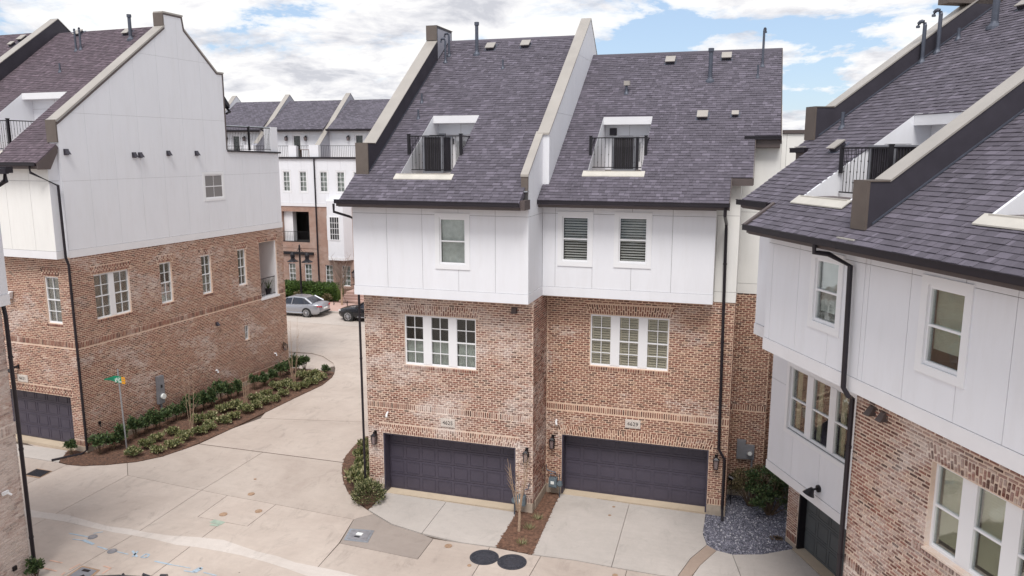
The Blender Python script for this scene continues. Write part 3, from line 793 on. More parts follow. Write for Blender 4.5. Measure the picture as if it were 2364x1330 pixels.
# ------------------------------------------------------------------ shared pieces of the townhouse type
SK = .6965
def dormer(parent, F, u0, u1, q0, q1, zf, zt, k, mats=(WHITE,), vent=None, door=True, box2=None, dooru=None, lampu=None):
    """recessed roof terrace; q = distance behind the wall face F"""
    Fi = Fr(F.P(u0, 0, 0), -F.N)                    # its d axis runs along +F.U
    t = .05; back = q1+.45
    for d0, d1 in ((-t, .006), (u1-u0-.006, u1-u0+t)):
        m = MB(); m.prism(Fi, [(q0-.04, zf-.12), (back, zf-.12), (back, zt+.1), (q1-.02, zt-.03), (q0-.04, zf-.02)], d0, d1); m.build('dormer_side_wall', WHITE, parent)
    hd = MB(); hd.prism(Fi, [(q1-.02, zt-.26), (q1+.05, zt-.26), (q1+.05, zt+.01), (q1-.02, zt+.0)], .008, u1-u0-.008)
    hd.prism(Fi, [(q1+.052, zt-.26), (back-.002, zt-.26), (back-.002, zt-.23), (q1+.052, zt-.23)], .008, u1-u0-.008); hd.build('dormer_header', TRIM, parent)
    W = u1-u0
    du0, du1 = dooru or (u0+W*.30, u0+W*.85); dz = zt-.72
    wall_grid(F, u0+.008, u1-.008, zf, zt-.262, [(du0, du1, zf-.01, dz)] if door else [], .08, 'dormer_back_wall', WHITE, parent, d=-back)
    m = MB(); g = .012
    for a, b in ((u0+W*.5, u0+W*.5+.008),): m.box(F, a, b, -back-.001, -back+.002, dz+.08, zt-.27)
    m.box(F, u0+.004, u1-.004, -back-.001, -back+.0025, dz+.07, dz+.078); m.build('panel_joint', JOINT, parent)
    if door:
        m = MB(); t = .07
        m.box(F, du0-t, du1+t, -back-.02, -back+.025, dz, dz+t); m.box(F, du0-t, du0, -back-.02, -back+.025, zf, dz); m.box(F, du1, du1+t, -back-.02, -back+.025, zf, dz)
        m.box(F, du0, du1, -back-.07, -back-.03, zf, dz); o = m.build('terrace_door', TRIM, parent)
        box_obj('door_glass', GLASS, F, du0+.16, du1-.16, -back-.03, -back-.022, zf+.3, dz-.16, o)
        box_obj('door_handle', BLACK, F, du0+.05, du0+.08, -back-.03, -back+.02, zf+1.0, zf+1.2, o)
    m = MB(); m.box(F, u0, u1, -back, -q0+.03, zf-.13, zf-.03); m.build('terrace_deck', CONCD, parent)
    m = MB(); m.box(F, u0-.01, u1-.35, -q0-.75, -q0-.05, zf-.028, zf+.012); m.build('deck_membrane', FASC, parent)
    m = MB(); P = F.P; a, b = -q0+.02, -q0+.24
    z0_, z1_ = zf-.01, zf-.24*k-.0
    m.quadbox([P(u0-.14, b, z1_+.02), P(u1+.14, b, z1_+.02), P(u1+.14, a, z0_+.02), P(u0-.14, a, z0_+.02), P(u0-.14, b, z1_+.045), P(u1+.14, b, z1_+.045), P(u1+.14, a, z0_+.045), P(u0-.14, a, z0_+.045)])
    m.box(F, u0-.02, u1+.02, -q0-.02, -q0+.06, zf-.03, zf+.035)
    m.build('sill_flashing', FLASH, parent)
    if vent:
        vu, vz, vs = vent; wall_vent(parent, F, vu, vz, vs, d=-back)
    if box2:
        a, b, c, e = box2; m = MB(); m.box(F, a, b, -back, -back+.12, c, e); m.build('disconnect_box', METERG, parent)

def ac_unit(x, y, z, F, w_, dp, h, label):
    """condenser: louvred sheet-metal case, corner posts, fan guard"""
    c = F.P(x, y, z); t = thing('air_conditioner', tuple(c), label, 'air conditioner', 'condensers on the roof terraces')
    a, b = x, x+w_; d0, d1 = y-dp, y
    m = MB(); m.box(F, a+.03, b-.03, d0+.03, d1-.03, z+.05, z+h-.04); m.build('coil', ROOM, t)
    m = MB(); m.box(F, a-.01, b+.01, d0-.01, d1+.01, z+h-.05, z+h); m.box(F, a, b, d0, d1, z, z+.06)
    for p in (a, b-.07):
        for q in (d0, d1-.07): m.box(F, p, p+.07, q, q+.07, z+.06, z+h-.05)
    m.build('case', METERG, t)
    n = 9
    for side in (0, 1):
        for k in range(n):
            m = MB(); tt = (k+.5)/n
            if side == 0: u = a+.07+(w_-.14)*tt; m.box(F, u-.011, u+.011, d1-.03, d1-.006, z+.06, z+h-.05)
            else: q = d0+.07+(dp-.14)*tt; m.box(F, b-.03, b-.006, q-.011, q+.011, z+.06, z+h-.05)
            m.build('louvre', DARKCLAD, t)
    g = MB(); cc = F.P((a+b)/2, (d0+d1)/2, z+h)
    for r in (.1, .18, .26):
        pts = [(cc[0]+r*math.cos(2*math.pi*k/16), cc[1]+r*math.sin(2*math.pi*k/16), cc[2]+.02) for k in range(17)]; g.tube(pts, .006, 5)
    g.build('fan_guard', BLACK, t)
    return t

# ================================================================== CENTRAL PAIR
F1 = Fr((0, 23.46), (1, 0)); F1w = Fr((0, 22.853), (1, 0)); F2 = Fr((0, 25.2), (1, 0)); F2w = Fr((0, 24.543), (1, 0))
FS = Fr((-6.51, 0), (0, 1))           # side faces looking right: u = world y
# ---- 4625
H1 = thing('townhouse', (-9.5, 23.46, 0), 'lime-washed brick and white townhouse numbered 4625, left of the joined pair, one upper window', 'townhouse', 'townhouses round the alley')
g1 = (-11.985, -7.10, 0.0, 2.26)
w1 = F1.rect([(932.4,726.3),(1098.7,736),(935.8,841.3),(1098.7,854.7)])
wall_grid(F1, -12.56, -6.514, .34, 7.32, [g1, w1], .30, 'brick_wall_backing', BR1[1], H1)
m = MB(); m.box(F1, -12.56, g1[0], -.3, .03, -.3, .338); m.build('foundation', FOUND, H1); m = MB(); m.box(F1, g1[1], -6.50, -.3, .03, -.3, .338)
m.box(FS, 23.762, 25.19, -.3, .035, -.3, .338); m.build('foundation', FOUND, H1)
lay = lay_bricks(F1, -12.56, -6.51, .34, 7.30, [g1, w1],
    [(-12.56, g1[0], .34, .56, 'soldier'), (g1[1], -6.51, .34, .56, 'soldier'), (-12.56, -6.51, 3.18, 3.41, 'soldier'),
     (g1[0]-.12, g1[1]+.12, 2.27, 2.62, 'arch'), (w1[0]-.12, w1[1]+.12, w1[3]+.01, w1[3]+.36, 'arch'), (w1[0]-.05, w1[1]+.08, w1[2]-.13, w1[2]-.01, 'rowlock')])
wall_grid(FS, 23.462, 25.5, .34, 7.32, [], .29, 'brick_wall_backing', BR1[1], H1, d=-.002)
lay += lay_bricks(FS, 23.46, 25.2, .34, 7.30, [], [(23.46, 25.2, .34, .56, 'soldier'), (23.46, 25.2, 3.18, 3.41, 'soldier')])
finish_bricks(H1, lay, BR1[0])
window(F1, H1, w1, sash=((0, .278), (.362, .633), (.716, 1)), fill=f_curtlow, rec=.05)
garage_door(H1, F1, g1[0]+.02, g1[1]-.02, .03, 2.30, -.42, DOORM)
m = MB(); m.box(F1, g1[0]+.002, g1[0]+.05, -.40, -.0, .03, 2.255); m.box(F1, g1[1]-.05, g1[1]-.002, -.40, -.0, .03, 2.255); m.box(F1, g1[0]+.05, g1[1]-.05, -.40, -.02, 2.21, 2.255)
m.build('garage_door_frame', DOORM, H1)
plaque(H1, F1, F1.px(1034.5, 976)[0], F1.px(1034.5, 976)[1], '4625')
for x, y in ((864.5, 1012), (1214.5, 1053)): u, z = F1.px(x, y, .12); lantern(H1, F1, u, z)
u, z = F1.px(895.8, 955); m = MB(); m.tube([F1.P(u, .0, z+.06), F1.P(u, .10, z+.02), F1.P(u+.03, .2, z-.06)], .035, 8); m.build('security_camera', VINYL, H1)
u, z = F1.px(1187.6, 716); wall_vent(H1, F1, u, z, .17, mat=FASC)
# white storey
ww = F1w.rect([(1012.3,502.2),(1074.3,503.3),(1016.8,610.4),(1075.4,612.7)])
wall_grid(F1w, -12.56, -6.512, 7.30, 10.42, [ww], .30, 'white_wall_backing', JOINT, H1, d=-.012)
hw = (ww[0]-.14, ww[1]+.14, ww[2]-.14, ww[3]+.14)
panels(F1w, H1, [-12.56, -11.324, -10.072, -8.826, -7.589, -6.512], [7.60, 10.03, 10.40], [hw], d=-.012)
panels(F1w, H1, [-12.575, -6.50], [7.29, 7.60], d=-.012, th=.03, gap=.008, name='skirt_board')
window(F1w, H1, ww, cols=1, rows=2, trim=.145, fill=f_frost, rec=.02)
m = MB(); m.box(F1w, -12.56, -6.512, -.61, -.014, 7.295, 7.36); m.build('soffit', TRIM, H1)
body(H1, [(-12.555, 24.15), (-6.82, 24.15), (-6.82, 37.0), (-12.555, 37.0)], 0, 7.3, BR1[1]); body(H1, [(-12.556, 23.65), (-6.82, 23.65), (-6.82, 37.0), (-12.556, 37.0)], 7.365, 10.3, WHITE)
m = MB(); m.box(F1, -12.555, -12.30, -.72, -.302, .0, 7.29); m.build('side_wall', BR1[1], H1); m = MB(); m.box(F1w, -12.556, -12.3, -.82, -.32, 7.37, 10.3); m.build('side_wall', WHITE, H1)
# roof
S1 = Slope((0, 22.14, 10.484), (1, 0, 0), (0, 1), SK); lr = S1.l
def sv(S, y, y0): return (y-y0)*S.l
dq = (-10.99, -9.24, 23.27, 26.13)
roof(H1, S1, [(-12.62, -6.60, 0, sv(S1, 30.7, 22.14))], [(dq[0], dq[1], sv(S1, dq[2], 22.14), sv(S1, dq[3], 22.14))], SH)
rz = 10.484+SK*(30.7-22.14)
m = MB(); m.prism(Fr((-12.56, 0), (0, 1)), [(30.7, rz-.02), (38.6, rz-5.5), (38.6, rz-5.7), (30.7, rz-.3)], 0, 5.9); m.build('back_roof', FROOF, H1)
m = MB(); m.prism(Fr((-12.60, 0), (0, 1)), [(30.55, rz-.07), (30.7, rz+.035), (30.86, rz-.08), (30.86, rz-.12), (30.7, rz-.005), (30.55, rz-.11)], .5, 5.95); m.build('ridge_cap', SH, H1)
gutter_run(H1, F1w, -12.80, -6.62, .60, 10.50, fascia=.22)
m = MB(); m.box(F1w, -12.74, -6.60, .0, .565, 10.26, 10.30); m.box(F1w, -6.60, -6.46, .0, .60, 10.27, 10.56); m.build('eave_soffit', FASC, H1)
downspout(H1, [(-12.86, 22.2, 10.36), (-12.86, 22.2, 10.1), (-12.66, 22.85, 9.9), (-12.66, 23.3, 9.75), (-12.66, 23.3, .15), (-12.62, 23.0, -.02)])
dormer(H1, F1, dq[0], dq[1], dq[2]-23.46, dq[3]-23.46, 11.275, 13.27, SK, box2=(-10.93, -10.70, 12.2, 12.66))
yr = lambda y: 10.484+SK*(y-22.14)
railing(H1, [((-11.06, 24.17), (-9.26, 24.17), 11.34, 11.34), ((-11.06, 24.17), (-11.06, 25.0), 11.90, 12.45), ((-9.20, 24.17), (-9.20, 25.0), 11.90, 12.45)], 11.30, 12.54,
        posts=[(-11.06, 24.17, 11.85, 12.57), (-9.20, 24.17, 11.85, 12.57)])
ac_unit(-10.66, -.90, 11.30, F1, .74, .78, 1.24, 'grey louvred condenser on the roof terrace of 4625, left of the two central ones')
# parapets
FL1 = Fr((-12.56, 0), (0, 1))
lp = [(23.29, 11.1), (23.29, 12.27), (23.80, 12.27), (29.35, 16.29), (29.35, 16.86), (30.95, 16.86), (30.95, 16.29), (36.5, 12.27), (36.9, 12.27), (36.9, 9.9), (30.9, 15.9), (30.3, 15.9)]
o = parapet(H1, FL1, lp, 0, .43, DARKCLAD, CAP, [(23.80, 12.27), (29.35, 16.29)], cth=.03)
m = MB(); m.box(FL1, 23.24, 23.288, -.012, .442, 11.27, 12.30); m.build('parapet_end', BRONZE, H1); m = MB(); m.box(FL1, 29.31, 29.348, -.012, .442, 16.33, 16.87); m.box(FL1, 29.32, 31.0, -.015, .445, 16.862, 16.895); m.build('parapet_end', BRONZE, H1); m = MB(); m.box(FL1, 23.26, 23.80, -.015, .445, 12.272, 12.30); m.build('parapet_end_cap', BRONZE, H1)
m = MB(); m.prism(FL1, [(29.42, 15.62), (30.55, 16.42), (30.88, 16.42), (30.88, 16.78), (29.42, 16.78)], .431, .437); m.build('parapet_panel', GREYCLAD, H1)
m = MB(); P_ = FL1.P
m.prism(FL1, [(23.3, yr(23.3)+.05), (29.3, yr(29.3)+.05), (29.3, yr(29.3)+.08), (23.3, yr(23.3)+.08)], .432, .445); m.build('flashing_strip', LEAD, H1)
# middle party wall, white face to the right
FM = Fr((-6.51, 0), (0, 1))
ptop = [(22.84, 11.33), (24.545, 12.60), (30.84, 17.05), (32.15, 15.87), (37.0, 11.4)]
m = MB(); m.prism(FM, [(22.83, 10.3), (22.83, 11.33), (24.545, 12.60), (24.545, 9.9)], -.20, -.013)
m.prism(FM, [(24.545, 9.9), (24.545, 12.60), (30.84, 17.05), (32.15, 15.87), (37.0, 11.4), (37.0, 9.9)], -.13, .205); m.build('party_wall', JOINT, H1)
m = MB(); m.prism(FM, [(24.50, 10.77), (24.50, 12.58), (24.54, 12.60), (24.54, 10.77)], -.02, .215); m.build('wall_return', WHITE, H1)
m = MB(); m.box(FM, 22.76, 22.828, -.215, .004, 10.83, 11.34); m.build('parapet_end', BRONZE, H1)
fl = MB(); fl.box(FM, 22.62, 22.83, -.25, .02, 10.80, 10.83); fl.box(FM, 24.30, 24.5, .0, .24, 10.79, 10.82); fl.build('foot_flashing', GALV, H1)
cp = MB()
cp.prism(FM, [(22.74, 11.26), (24.55, 12.605), (24.55, 12.66), (22.74, 11.33)], -.225, .022)
cp.prism(FM, [(24.45, 12.55), (30.84, 17.06), (30.84, 17.12), (24.45, 12.61)], -.165, .228)
cp.prism(FM, [(30.84, 17.06), (32.17, 15.87), (37.0, 11.4), (37.0, 11.46), (32.17, 15.93), (30.84, 17.12)], -.165, .228); cp.build('parapet_cap', CAP, H1)
pf1 = prof([(22.85, 11.30), (24.54, 12.58)])
panels(FM, H1, [22.853, 24.543], [7.60, 10.03, 13.4], top=pf1, d=-.012, mat=WHITE); panels(FM, H1, [22.853, 24.543], [7.29, 7.60], d=-.012, th=.02, gap=.008, name='skirt_board')
m = MB(); m.box(FM, 22.90, 25.0, -.28, -.0125, 7.3, 10.9); m.build('side_wall_backing', JOINT, H1)
zj = [PL(1338.8, 128, (-6.3, 0, 0), (1, 0, 0))[2], PL(1289, 261, (-6.3, 0, 0), (1, 0, 0))[2]]
pf2 = prof([(24.5, 12.56), (30.84, 17.03), (32.15, 15.85), (37, 11.38)])
panels(FM, H1, [24.51, 25.8, 27.02, 28.24, 29.46, 30.68, 31.9, 33.2], [10.3, zj[1], zj[0], 17.2], top=pf2, d=.205, gap=.007)
# pipes and vents
def onS(S, x, y): u, v = S.px(x, y); return tuple(S.P(u, v))
pipe(H1, onS(S1, 1101, 126), 1.20, .07, cap=True); pipe(H1, onS(S1, 1028.5, 145), .82, .042, hook=True); pipe(H1, onS(S1, 1037, 130), .78, .042, hook=True)
for x, y in ((1161, 159), (974, 238), (966, 275)): pipe(H1, onS(S1, x, y), .34, .035)
boxvent(H1, S1, 1131, 117); boxvent(H1, S1, 1212, 111)

# ---- 4629
H2 = thing('townhouse', (-3.5, 25.2, 0), 'tan brick and white townhouse numbered 4629, right of the joined pair, two upper windows', 'townhouse', 'townhouses round the alley')
g2 = (-5.93, -.915, 0.0, 2.24)
w2 = F2.rect([(1362,725.7),(1545.7,735.6),(1363,843),(1541.6,858.8)])
wall_grid(F2, -6.508, -.32, .34, 7.32, [g2, w2], .30, 'brick_wall_backing', BR2[1], H2)
F2b = Fr((0, 27.0), (1, 0)); F2c = Fr((0, 28.6), (1, 0)); FS2 = Fr((-.32, 0), (0, 1)); FS3 = Fr((.86, 0), (0, 1))
m = MB(); m.box(F2, -6.47, g2[0], -.3, .03, -.3, .338); m.build('foundation', FOUND, H2); m = MB(); m.box(F2, g2[1], -.305, -.3, .03, -.35, .338); m.build('foundation', FOUND, H2); m = MB(); m.box(F2b, -.30, .875, -.3, .03, -.3, .30); m.build('foundation', FOUND, H2); m = MB(); m.box(FS2, 25.5, 26.97, -.3, .02, -.3, .30); m.build('foundation', FOUND, H2); m = MB(); m.box(FS3, 27.3, 28.57, -.3, .02, -.3, .3); m.box(F2c, .88, 2.5, -.3, .03, -.3, .3); m.build('foundation', FOUND, H2)
lay = lay_bricks(F2, -6.49, -.32, .34, 7.30, [g2, w2],
    [(-6.49, g2[0], .34, .56, 'soldier'), (g2[1], -.32, .34, .56, 'soldier'), (-6.49, -.32, 3.14, 3.37, 'soldier'),
     (g2[0]-.12, g2[1]+.12, 2.25, 2.60, 'arch'), (w2[0]-.12, w2[1]+.12, w2[3]+.01, w2[3]+.36, 'arch'), (w2[0]-.05, w2[1]+.08, w2[2]-.13, w2[2]-.01, 'rowlock')])
wall_grid(FS2, 25.202, 27.0, .30, 7.30, [], .29, 'brick_wall_backing', BR2[1], H2, d=-.002); lay += lay_bricks(FS2, 25.2, 27.0, .30, 7.28, [], [(25.2, 27., 3.14, 3.37, 'soldier')])
wall_grid(F2b, -.318, .86, .30, 7.30, [], .29, 'brick_wall_backing', BR2[1], H2); lay += lay_bricks(F2b, -.32, .86, .30, 7.28, [], [(-.32, .86, 3.14, 3.37, 'soldier'), (-.32, .86, .30, .52, 'soldier')])
wall_grid(FS3, 27.002, 28.6, .30, 7.30, [], .29, 'brick_wall_backing', BR2[1], H2, d=-.002); lay += lay_bricks(FS3, 27., 28.6, .30, 7.28, [], [])
wall_grid(F2c, .862, 3.2, .30, 7.30, [], .29, 'brick_wall_backing', BR2[1], H2); lay += lay_bricks(F2c, .86, 3.2, .30, 7.28, [], [(.86, 3.2, 3.14, 3.37, 'soldier')])
finish_bricks(H2, lay, BR2[0])
window(F2, H2, w2, sash=((0, .278), (.362, .633), (.716, 1)), fill=f_shut, rec=.05)
garage_door(H2, F2, g2[0]+.02, g2[1]-.02, .03, 2.28, -.42, DOORM)
m = MB(); m.box(F2, g2[0]+.002, g2[0]+.05, -.40, 0, .03, 2.235); m.box(F2, g2[1]-.05, g2[1]-.002, -.40, 0, .03, 2.235); m.box(F2, g2[0]+.05, g2[1]-.05, -.40, -.02, 2.19, 2.235); m.build('garage_door_frame', DOORM, H2)
u, z = F2.px(1461, 978.7); plaque(H2, F2, u, z, '4629')
for x, y in ((1275, 1022), (1653, 1069)): u, z = F2.px(x, y, .12); lantern(H2, F2, u, z)
u, z = F2.px(1285, 973); m = MB(); m.tube([F2.P(u, .0, z+.06), F2.P(u, .10, z+.02), F2.P(u+.05, .2, z-.06)], .035, 8); m.build('security_camera', VINYL, H2)
# electric meter on the recessed wall
u, z = F2b.px(1711, 1037, .1); m = MB(); m.box(F2b, u-.15, u+.15, .015, .15, z-.34, z+.34); o = m.build('breaker_box', METERG, H2); m = MB(); m.box(F2b, u-.13, u+.13, .15, .158, z-.30, z+.30); m.build('box_door', METERG, o)
u2_, z2_ = F2b.px(1731, 1044, .1); m = MB(); m.box(F2b, u2_-.15, u2_+.15, .015, .14, z2_-.25, z2_+.25); m.tube([F2b.P(u2_+.08, .08, z2_-.25), F2b.P(u2_+.08, .08, .05)], .035, 8); o = m.build('electric_meter', METERG, H2)
m = MB(); m.tube([F2b.P(u2_, .14, z2_), F2b.P(u2_, .24, z2_)], .10, 18); m.build('meter_glass', STEELPL, o); m = MB(); m.tube([F2b.P(u2_, .241, z2_), F2b.P(u2_, .246, z2_)], .07, 16); m.build('meter_face', SIGNW, o)
# white storey
wa = F2w.rect([(1298,498.2),(1359,499.9),(1297,604.2),(1358.2,605.4)]); wb = F2w.rect([(1429.4,500),(1496,502),(1427,607),(1492,610)])
wall_grid(F2w, -6.50, -.99, 7.30, 10.42, [wa, wb], .30, 'white_wall_backing', JOINT, H2, d=-.012)
ha = [(q[0]-.14, q[1]+.14, q[2]-.14, q[3]+.14) for q in (wa, wb)]
panels(F2w, H2, [-6.508, -6.075, -4.835, -3.57, -2.30, -.99], [7.60, 10.03, 10.40], ha, d=-.012)
panels(F2w, H2, [-6.50, -.985], [7.29, 7.60], d=-.012, th=.03, gap=.008, name='skirt_board')
window(F2w, H2, wa, cols=1, rows=2, trim=.145, fill=f_slatw, rec=.02); window(F2w, H2, wb, cols=1, rows=2, trim=.145, fill=f_slatw, rec=.02)
m = MB(); m.box(F2w, -6.508, -.99, -.66, -.014, 7.295, 7.36); m.build('soffit', TRIM, H2)
FE = Fr((-.99, 0), (0, 1)); panels(FE, H2, [24.55, 25.17], [7.29, 7.60, 10.03, 10.5], d=-.01, mat=CREAM)
F2d = Fr((0, 25.17), (1, 0))
m = MB(); m.box(F2d, -1.2, -.315, -.3, -.014, 7.27, 11.05); m.box(F2b, -.5, .855, -.3, .016, 7.27, 12.28); m.build('white_wall_backing', JOINT, H2)
panels(F2d, H2, [-.985, -.312], [7.26, 7.60, 10.03, 11.05], d=-.013, th=.013, mat=CREAM)
panels(FS2, H2, [25.175, 26.98], [7.26, 7.60, 10.03, 12.1], top=prof([(25.1, 10.98), (27.0, 12.1)]), d=.0, th=.012, mat=CREAM)
panels(F2b, H2, [-.31, .86], [7.27, 7.62, 10.03, 12.28], d=.017, th=.012, mat=CREAM)
panels(FS3, H2, [26.98, 30.0], [7.27, 7.62, 10.03, 13.6], top=prof([(26.9, 12.3), (30.0, 14.3)]), d=.0, th=.012, mat=CREAM)
F2e = Fr((0, 30.0), (1, 0)); m = MB(); m.box(F2e, .6, 5.5, -.3, -.014, 7.0, 12.66); m.build('white_wall_backing', JOINT, H2)
panels(F2e, H2, [.86, 1.12, 2.35, 3.6, 4.8], [7.3, 7.6, 10.03, 12.64], d=-.013, mat=CREAM)
m = MB(); m.box(F2e, .80, 5.55, -.33, .06, 12.66, 12.78); m.build('parapet_cap', FASC, H2)
body(H2, [(-6.50, 25.9), (-.62, 25.9), (-.62, 27.3), (.57, 27.3), (.57, 28.9), (5.0, 28.9), (5.0, 38.0), (-6.50, 38.0)], 0, 7.25, BR2[1])
body(H2, [(-6.45, 25.35), (-1.0, 25.35), (-1.0, 25.6), (-.52, 25.6), (-.52, 27.31), (.83, 27.31), (.83, 38.0), (-6.45, 38.0)], 7.37, 10.9, WHITE)
S2 = Slope((0, 23.83, 10.484), (1, 0, 0), (0, 1), SK); v2 = lambda y: (y-23.83)*S2.l
dq2 = (-5.15, -3.42, 25.10, 27.75)
roof(H2, S2, [(-6.50, -.62, 0, v2(24.50)), (-6.29, -.62, v2(24.50), v2(24.88)), (-6.29, .02, v2(24.88), v2(26.66)), (-6.29, .80, v2(26.66), v2(31.42))], [(dq2[0], dq2[1], v2(dq2[2]), v2(dq2[3]))], SH)
rz2 = 10.484+SK*(31.42-23.83)
m = MB(); m.prism(Fr((-6.29, 0), (0, 1)), [(31.42, rz2-.02), (39.4, rz2-5.5), (39.4, rz2-5.7), (31.42, rz2-.3)], 0, 7.1); m.prism(Fr((.60, 0), (0, 1)), [(27.35, 12.3), (31.42, rz2-.2), (36, 12.3), (36, 10), (27.35, 10)], -.05, .0); m.build('back_roof', FROOF, H2)
m = MB(); m.prism(Fr((-6.29, 0), (0, 1)), [(31.27, rz2-.07), (31.42, rz2+.035), (31.58, rz2-.08), (31.58, rz2-.12), (31.42, rz2-.005), (31.27, rz2-.11)], 0, 7.1); m.build('ridge_cap', SH, H2)
gutter_run(H2, F2w, -6.50, -.60, .59, 10.50, fascia=.22)
m = MB(); m.box(F2w, -6.50, -.98, .0, .555, 10.26, 10.30); m.build('eave_soffit', FASC, H2)
m = MB(); m.box(F2d, -.62, .03, .30, .33, 10.98, 11.20); m.box(F2d, -.62, .03, -.0, .30, 10.98, 11.0); m.build('fascia', FASC, H2); m = MB(); m.box(F2b, -.02, .80, .30, .34, 12.14, 12.40); m.box(F2b, -.02, .80, .0, .30, 12.12, 12.14); m.build('fascia', FASC, H2)
gutter_run(H2, F2b, -.30, .82, .345, 12.50, s=.11, fascia=0)
m = MB(); m.prism(Fr((.81, 0), (0, 1)), [(26.66, yr(26.66)-1.177-.2), (31.42, rz2-.2), (31.42, rz2+.03), (26.66, yr(26.66)-1.177+.03)], 0, .03); m.prism(Fr((.03, 0), (0, 1)), [(24.88, 11.0), (26.66, 12.24), (26.66, 12.46), (24.88, 11.22)], 0, .02); m.prism(Fr((-.61, 0), (0, 1)), [(23.83, 10.28), (24.88, 11.0), (24.88, 11.22), (23.83, 10.49)], 0, .02); m.build('rake_board', FASC, H2)
dd = F2.P(0, .12, 0)[1]
downspout(H2, [(-.72, 23.92, 10.38), (-.72, 23.92, 10.12), (-.70, 24.95, 9.8), (-.70, dd, 9.6), (-.60, dd, 2.36), (-.40, dd, 2.02), (-.40, dd, .30), (-.37, dd-.28, -.02)], w_=.10)
dormer(H2, F2, dq2[0], dq2[1], dq2[2]-25.2, dq2[3]-25.2, 11.365, 13.215, SK, vent=(-4.87, 12.72, .22), box2=(-3.5, -3.35, 12.2, 12.6), dooru=(-4.60, -3.72))
railing(H2, [((-5.21, 25.85), (-3.38, 25.85), 11.42, 11.42), ((-5.21, 25.85), (-5.21, 26.62), 11.90, 12.42), ((-3.38, 25.85), (-3.38, 26.62), 11.90, 12.42)], 11.35, 12.48, posts=[(-5.21, 25.85, 11.86, 12.51), (-3.38, 25.85, 11.86, 12.51)])
ac_unit(F2.px(1411, 392, -.88)[0], -.88, 11.38, F2, .80, .80, 1.13, 'grey louvred condenser on the roof terrace of 4629, right of the two central ones')
pipe(H2, onS(S2, 1639, 187), 1.12, .075, cap=True); pipe(H2, onS(S2, 1760, 154), 1.25, .042, hook=True, hookdir=(.3, 1)); pipe(H2, onS(S2, 1749, 180), .45, .035)
boxvent(H2, S2, 1547, 149); boxvent(H2, S2, 1677, 140); boxvent(H2, S2, 1621, 277); boxvent(H2, S2, 1697, 271, w_=.17, l=.18, h=.12)
p_ = onS(S2, 1446, 217); pipe(H2, p_, .30, .045); m = MB(); m.box(None, p_[0]-.09, p_[0]+.12, p_[1]-.09, p_[1]+.12, p_[2]+.30, p_[2]+.46); m.build('vent_hood', CAP, H2)
# ================================================================== LEFT TOWNHOUSE (4621) and its neighbour
aL = math.radians(2.9); dL = np.array([math.sin(aL), math.cos(aL), 0]); eL = np.array([math.cos(aL), -math.sin(aL), 0]); OL = np.array([-25.113, 23.284, 0])
FLf = Fr(OL, eL); FLs = Fr(OL, dL)      # garage front (u negative to the left), long side facing right
H3 = thing('townhouse', tuple(OL+eL*-2+dL*3), 'townhouse numbered 4621 with a tall white shaped gable over its long brick side wall', 'townhouse', 'townhouses round the alley')
gz0, gz1 = .02, 2.27
g3 = (-5.6, -.667, 0.0, gz1)
w3 = FLf.rect([(101,638),(135,640),(111.5,746.5),(143.5,747.6)])
wall_grid(FLf, -8.2, -.003, .25, 7.98, [g3, w3], .3, 'brick_wall_backing', BRL[1], H3)
lay = lay_bricks(FLf, -8.2, 0, .25, 7.95, [g3, w3], [(g3[1], 0, .25, .52, 'soldier'), (-8.2, 0, 4.32, 4.60, 'soldier'), (g3[0]-.1, g3[1]+.12, gz1+.01, gz1+.33, 'arch'), (w3[0]-.1, w3[1]+.1, w3[3]+.01, w3[3]+.36, 'arch'), (w3[0]-.05, w3[1]+.05, w3[2]-.13, w3[2]-.01, 'rowlock')])
garage_door(H3, FLf, g3[0]+.02, g3[1]-.02, .10, 2.30, -.40, DOORM)
SWz = [[(215.9,634.2),(297.2,621.3),(224.9,736.7),(303.9,721.4)], [(368.4,607.6),(395,603.7),(373.5,701.9),(400.9,696)], [(464.2,590.4),(486.1,587.3),(468.5,680.4),(490.8,675.3)],
       [(548.3,576.7),(566.3,573.6),(551.4,660.4),(570.2,655.7)], [(564.3,752.3),(574,749.6),(566.3,786),(576,782.8)]]
sw = [FLs.rect(q) for q in SWz]
por = FLs.rect([(598,560.7),(637.5,554),(604,704.6),(642,685)]); por = (por[0], por[1], 4.35, por[3])
wall_grid(FLs, 0.002, 13.35, .25, 7.98, sw+[por], .3, 'brick_wall_backing', BRL[1], H3)
zs_ = [(0, 13.35, .25, .52, 'soldier'), (0, por[0]-.05, 4.32, 4.60, 'soldier'), (por[1]+.03, 13.35, 4.32, 4.60, 'soldier')]
for q in sw+[por]: zs_ += [(q[0]-.12, q[1]+.12, q[3]+.01, q[3]+.34, 'arch')]
for q in sw: zs_ += [(q[0]-.05, q[1]+.05, q[2]-.12, q[2]-.01, 'rowlock')]
lay += lay_bricks(FLs, 0, 13.35, .25, 7.95, sw+[por], zs_)
finish_bricks(H3, lay, BRL[0])
for F_, a_, b_, e_ in ((FLf, g3[1], -.01, .03), (FLs, .31, 13.3, .035), (FLf, -8.2, g3[0], .03)):
    m = MB(); m.box(F_, a_, b_, -.3, e_, -.3, .245); m.build('foundation', FOUND, H3)
window(FLf, H3, w3, fill=None, rec=.06); window(FLs, H3, sw[0], sash=((0, .45), (.55, 1)), fill=None, rec=.06)
window(FLs, H3, sw[1], fill=None, rec=.06); window(FLs, H3, sw[2], fill=f_curtlow, rec=.06); window(FLs, H3, sw[3], fill=None, rec=.06); window(FLs, H3, sw[4], rows=2, mid=0, fw=.035, rec=.06)
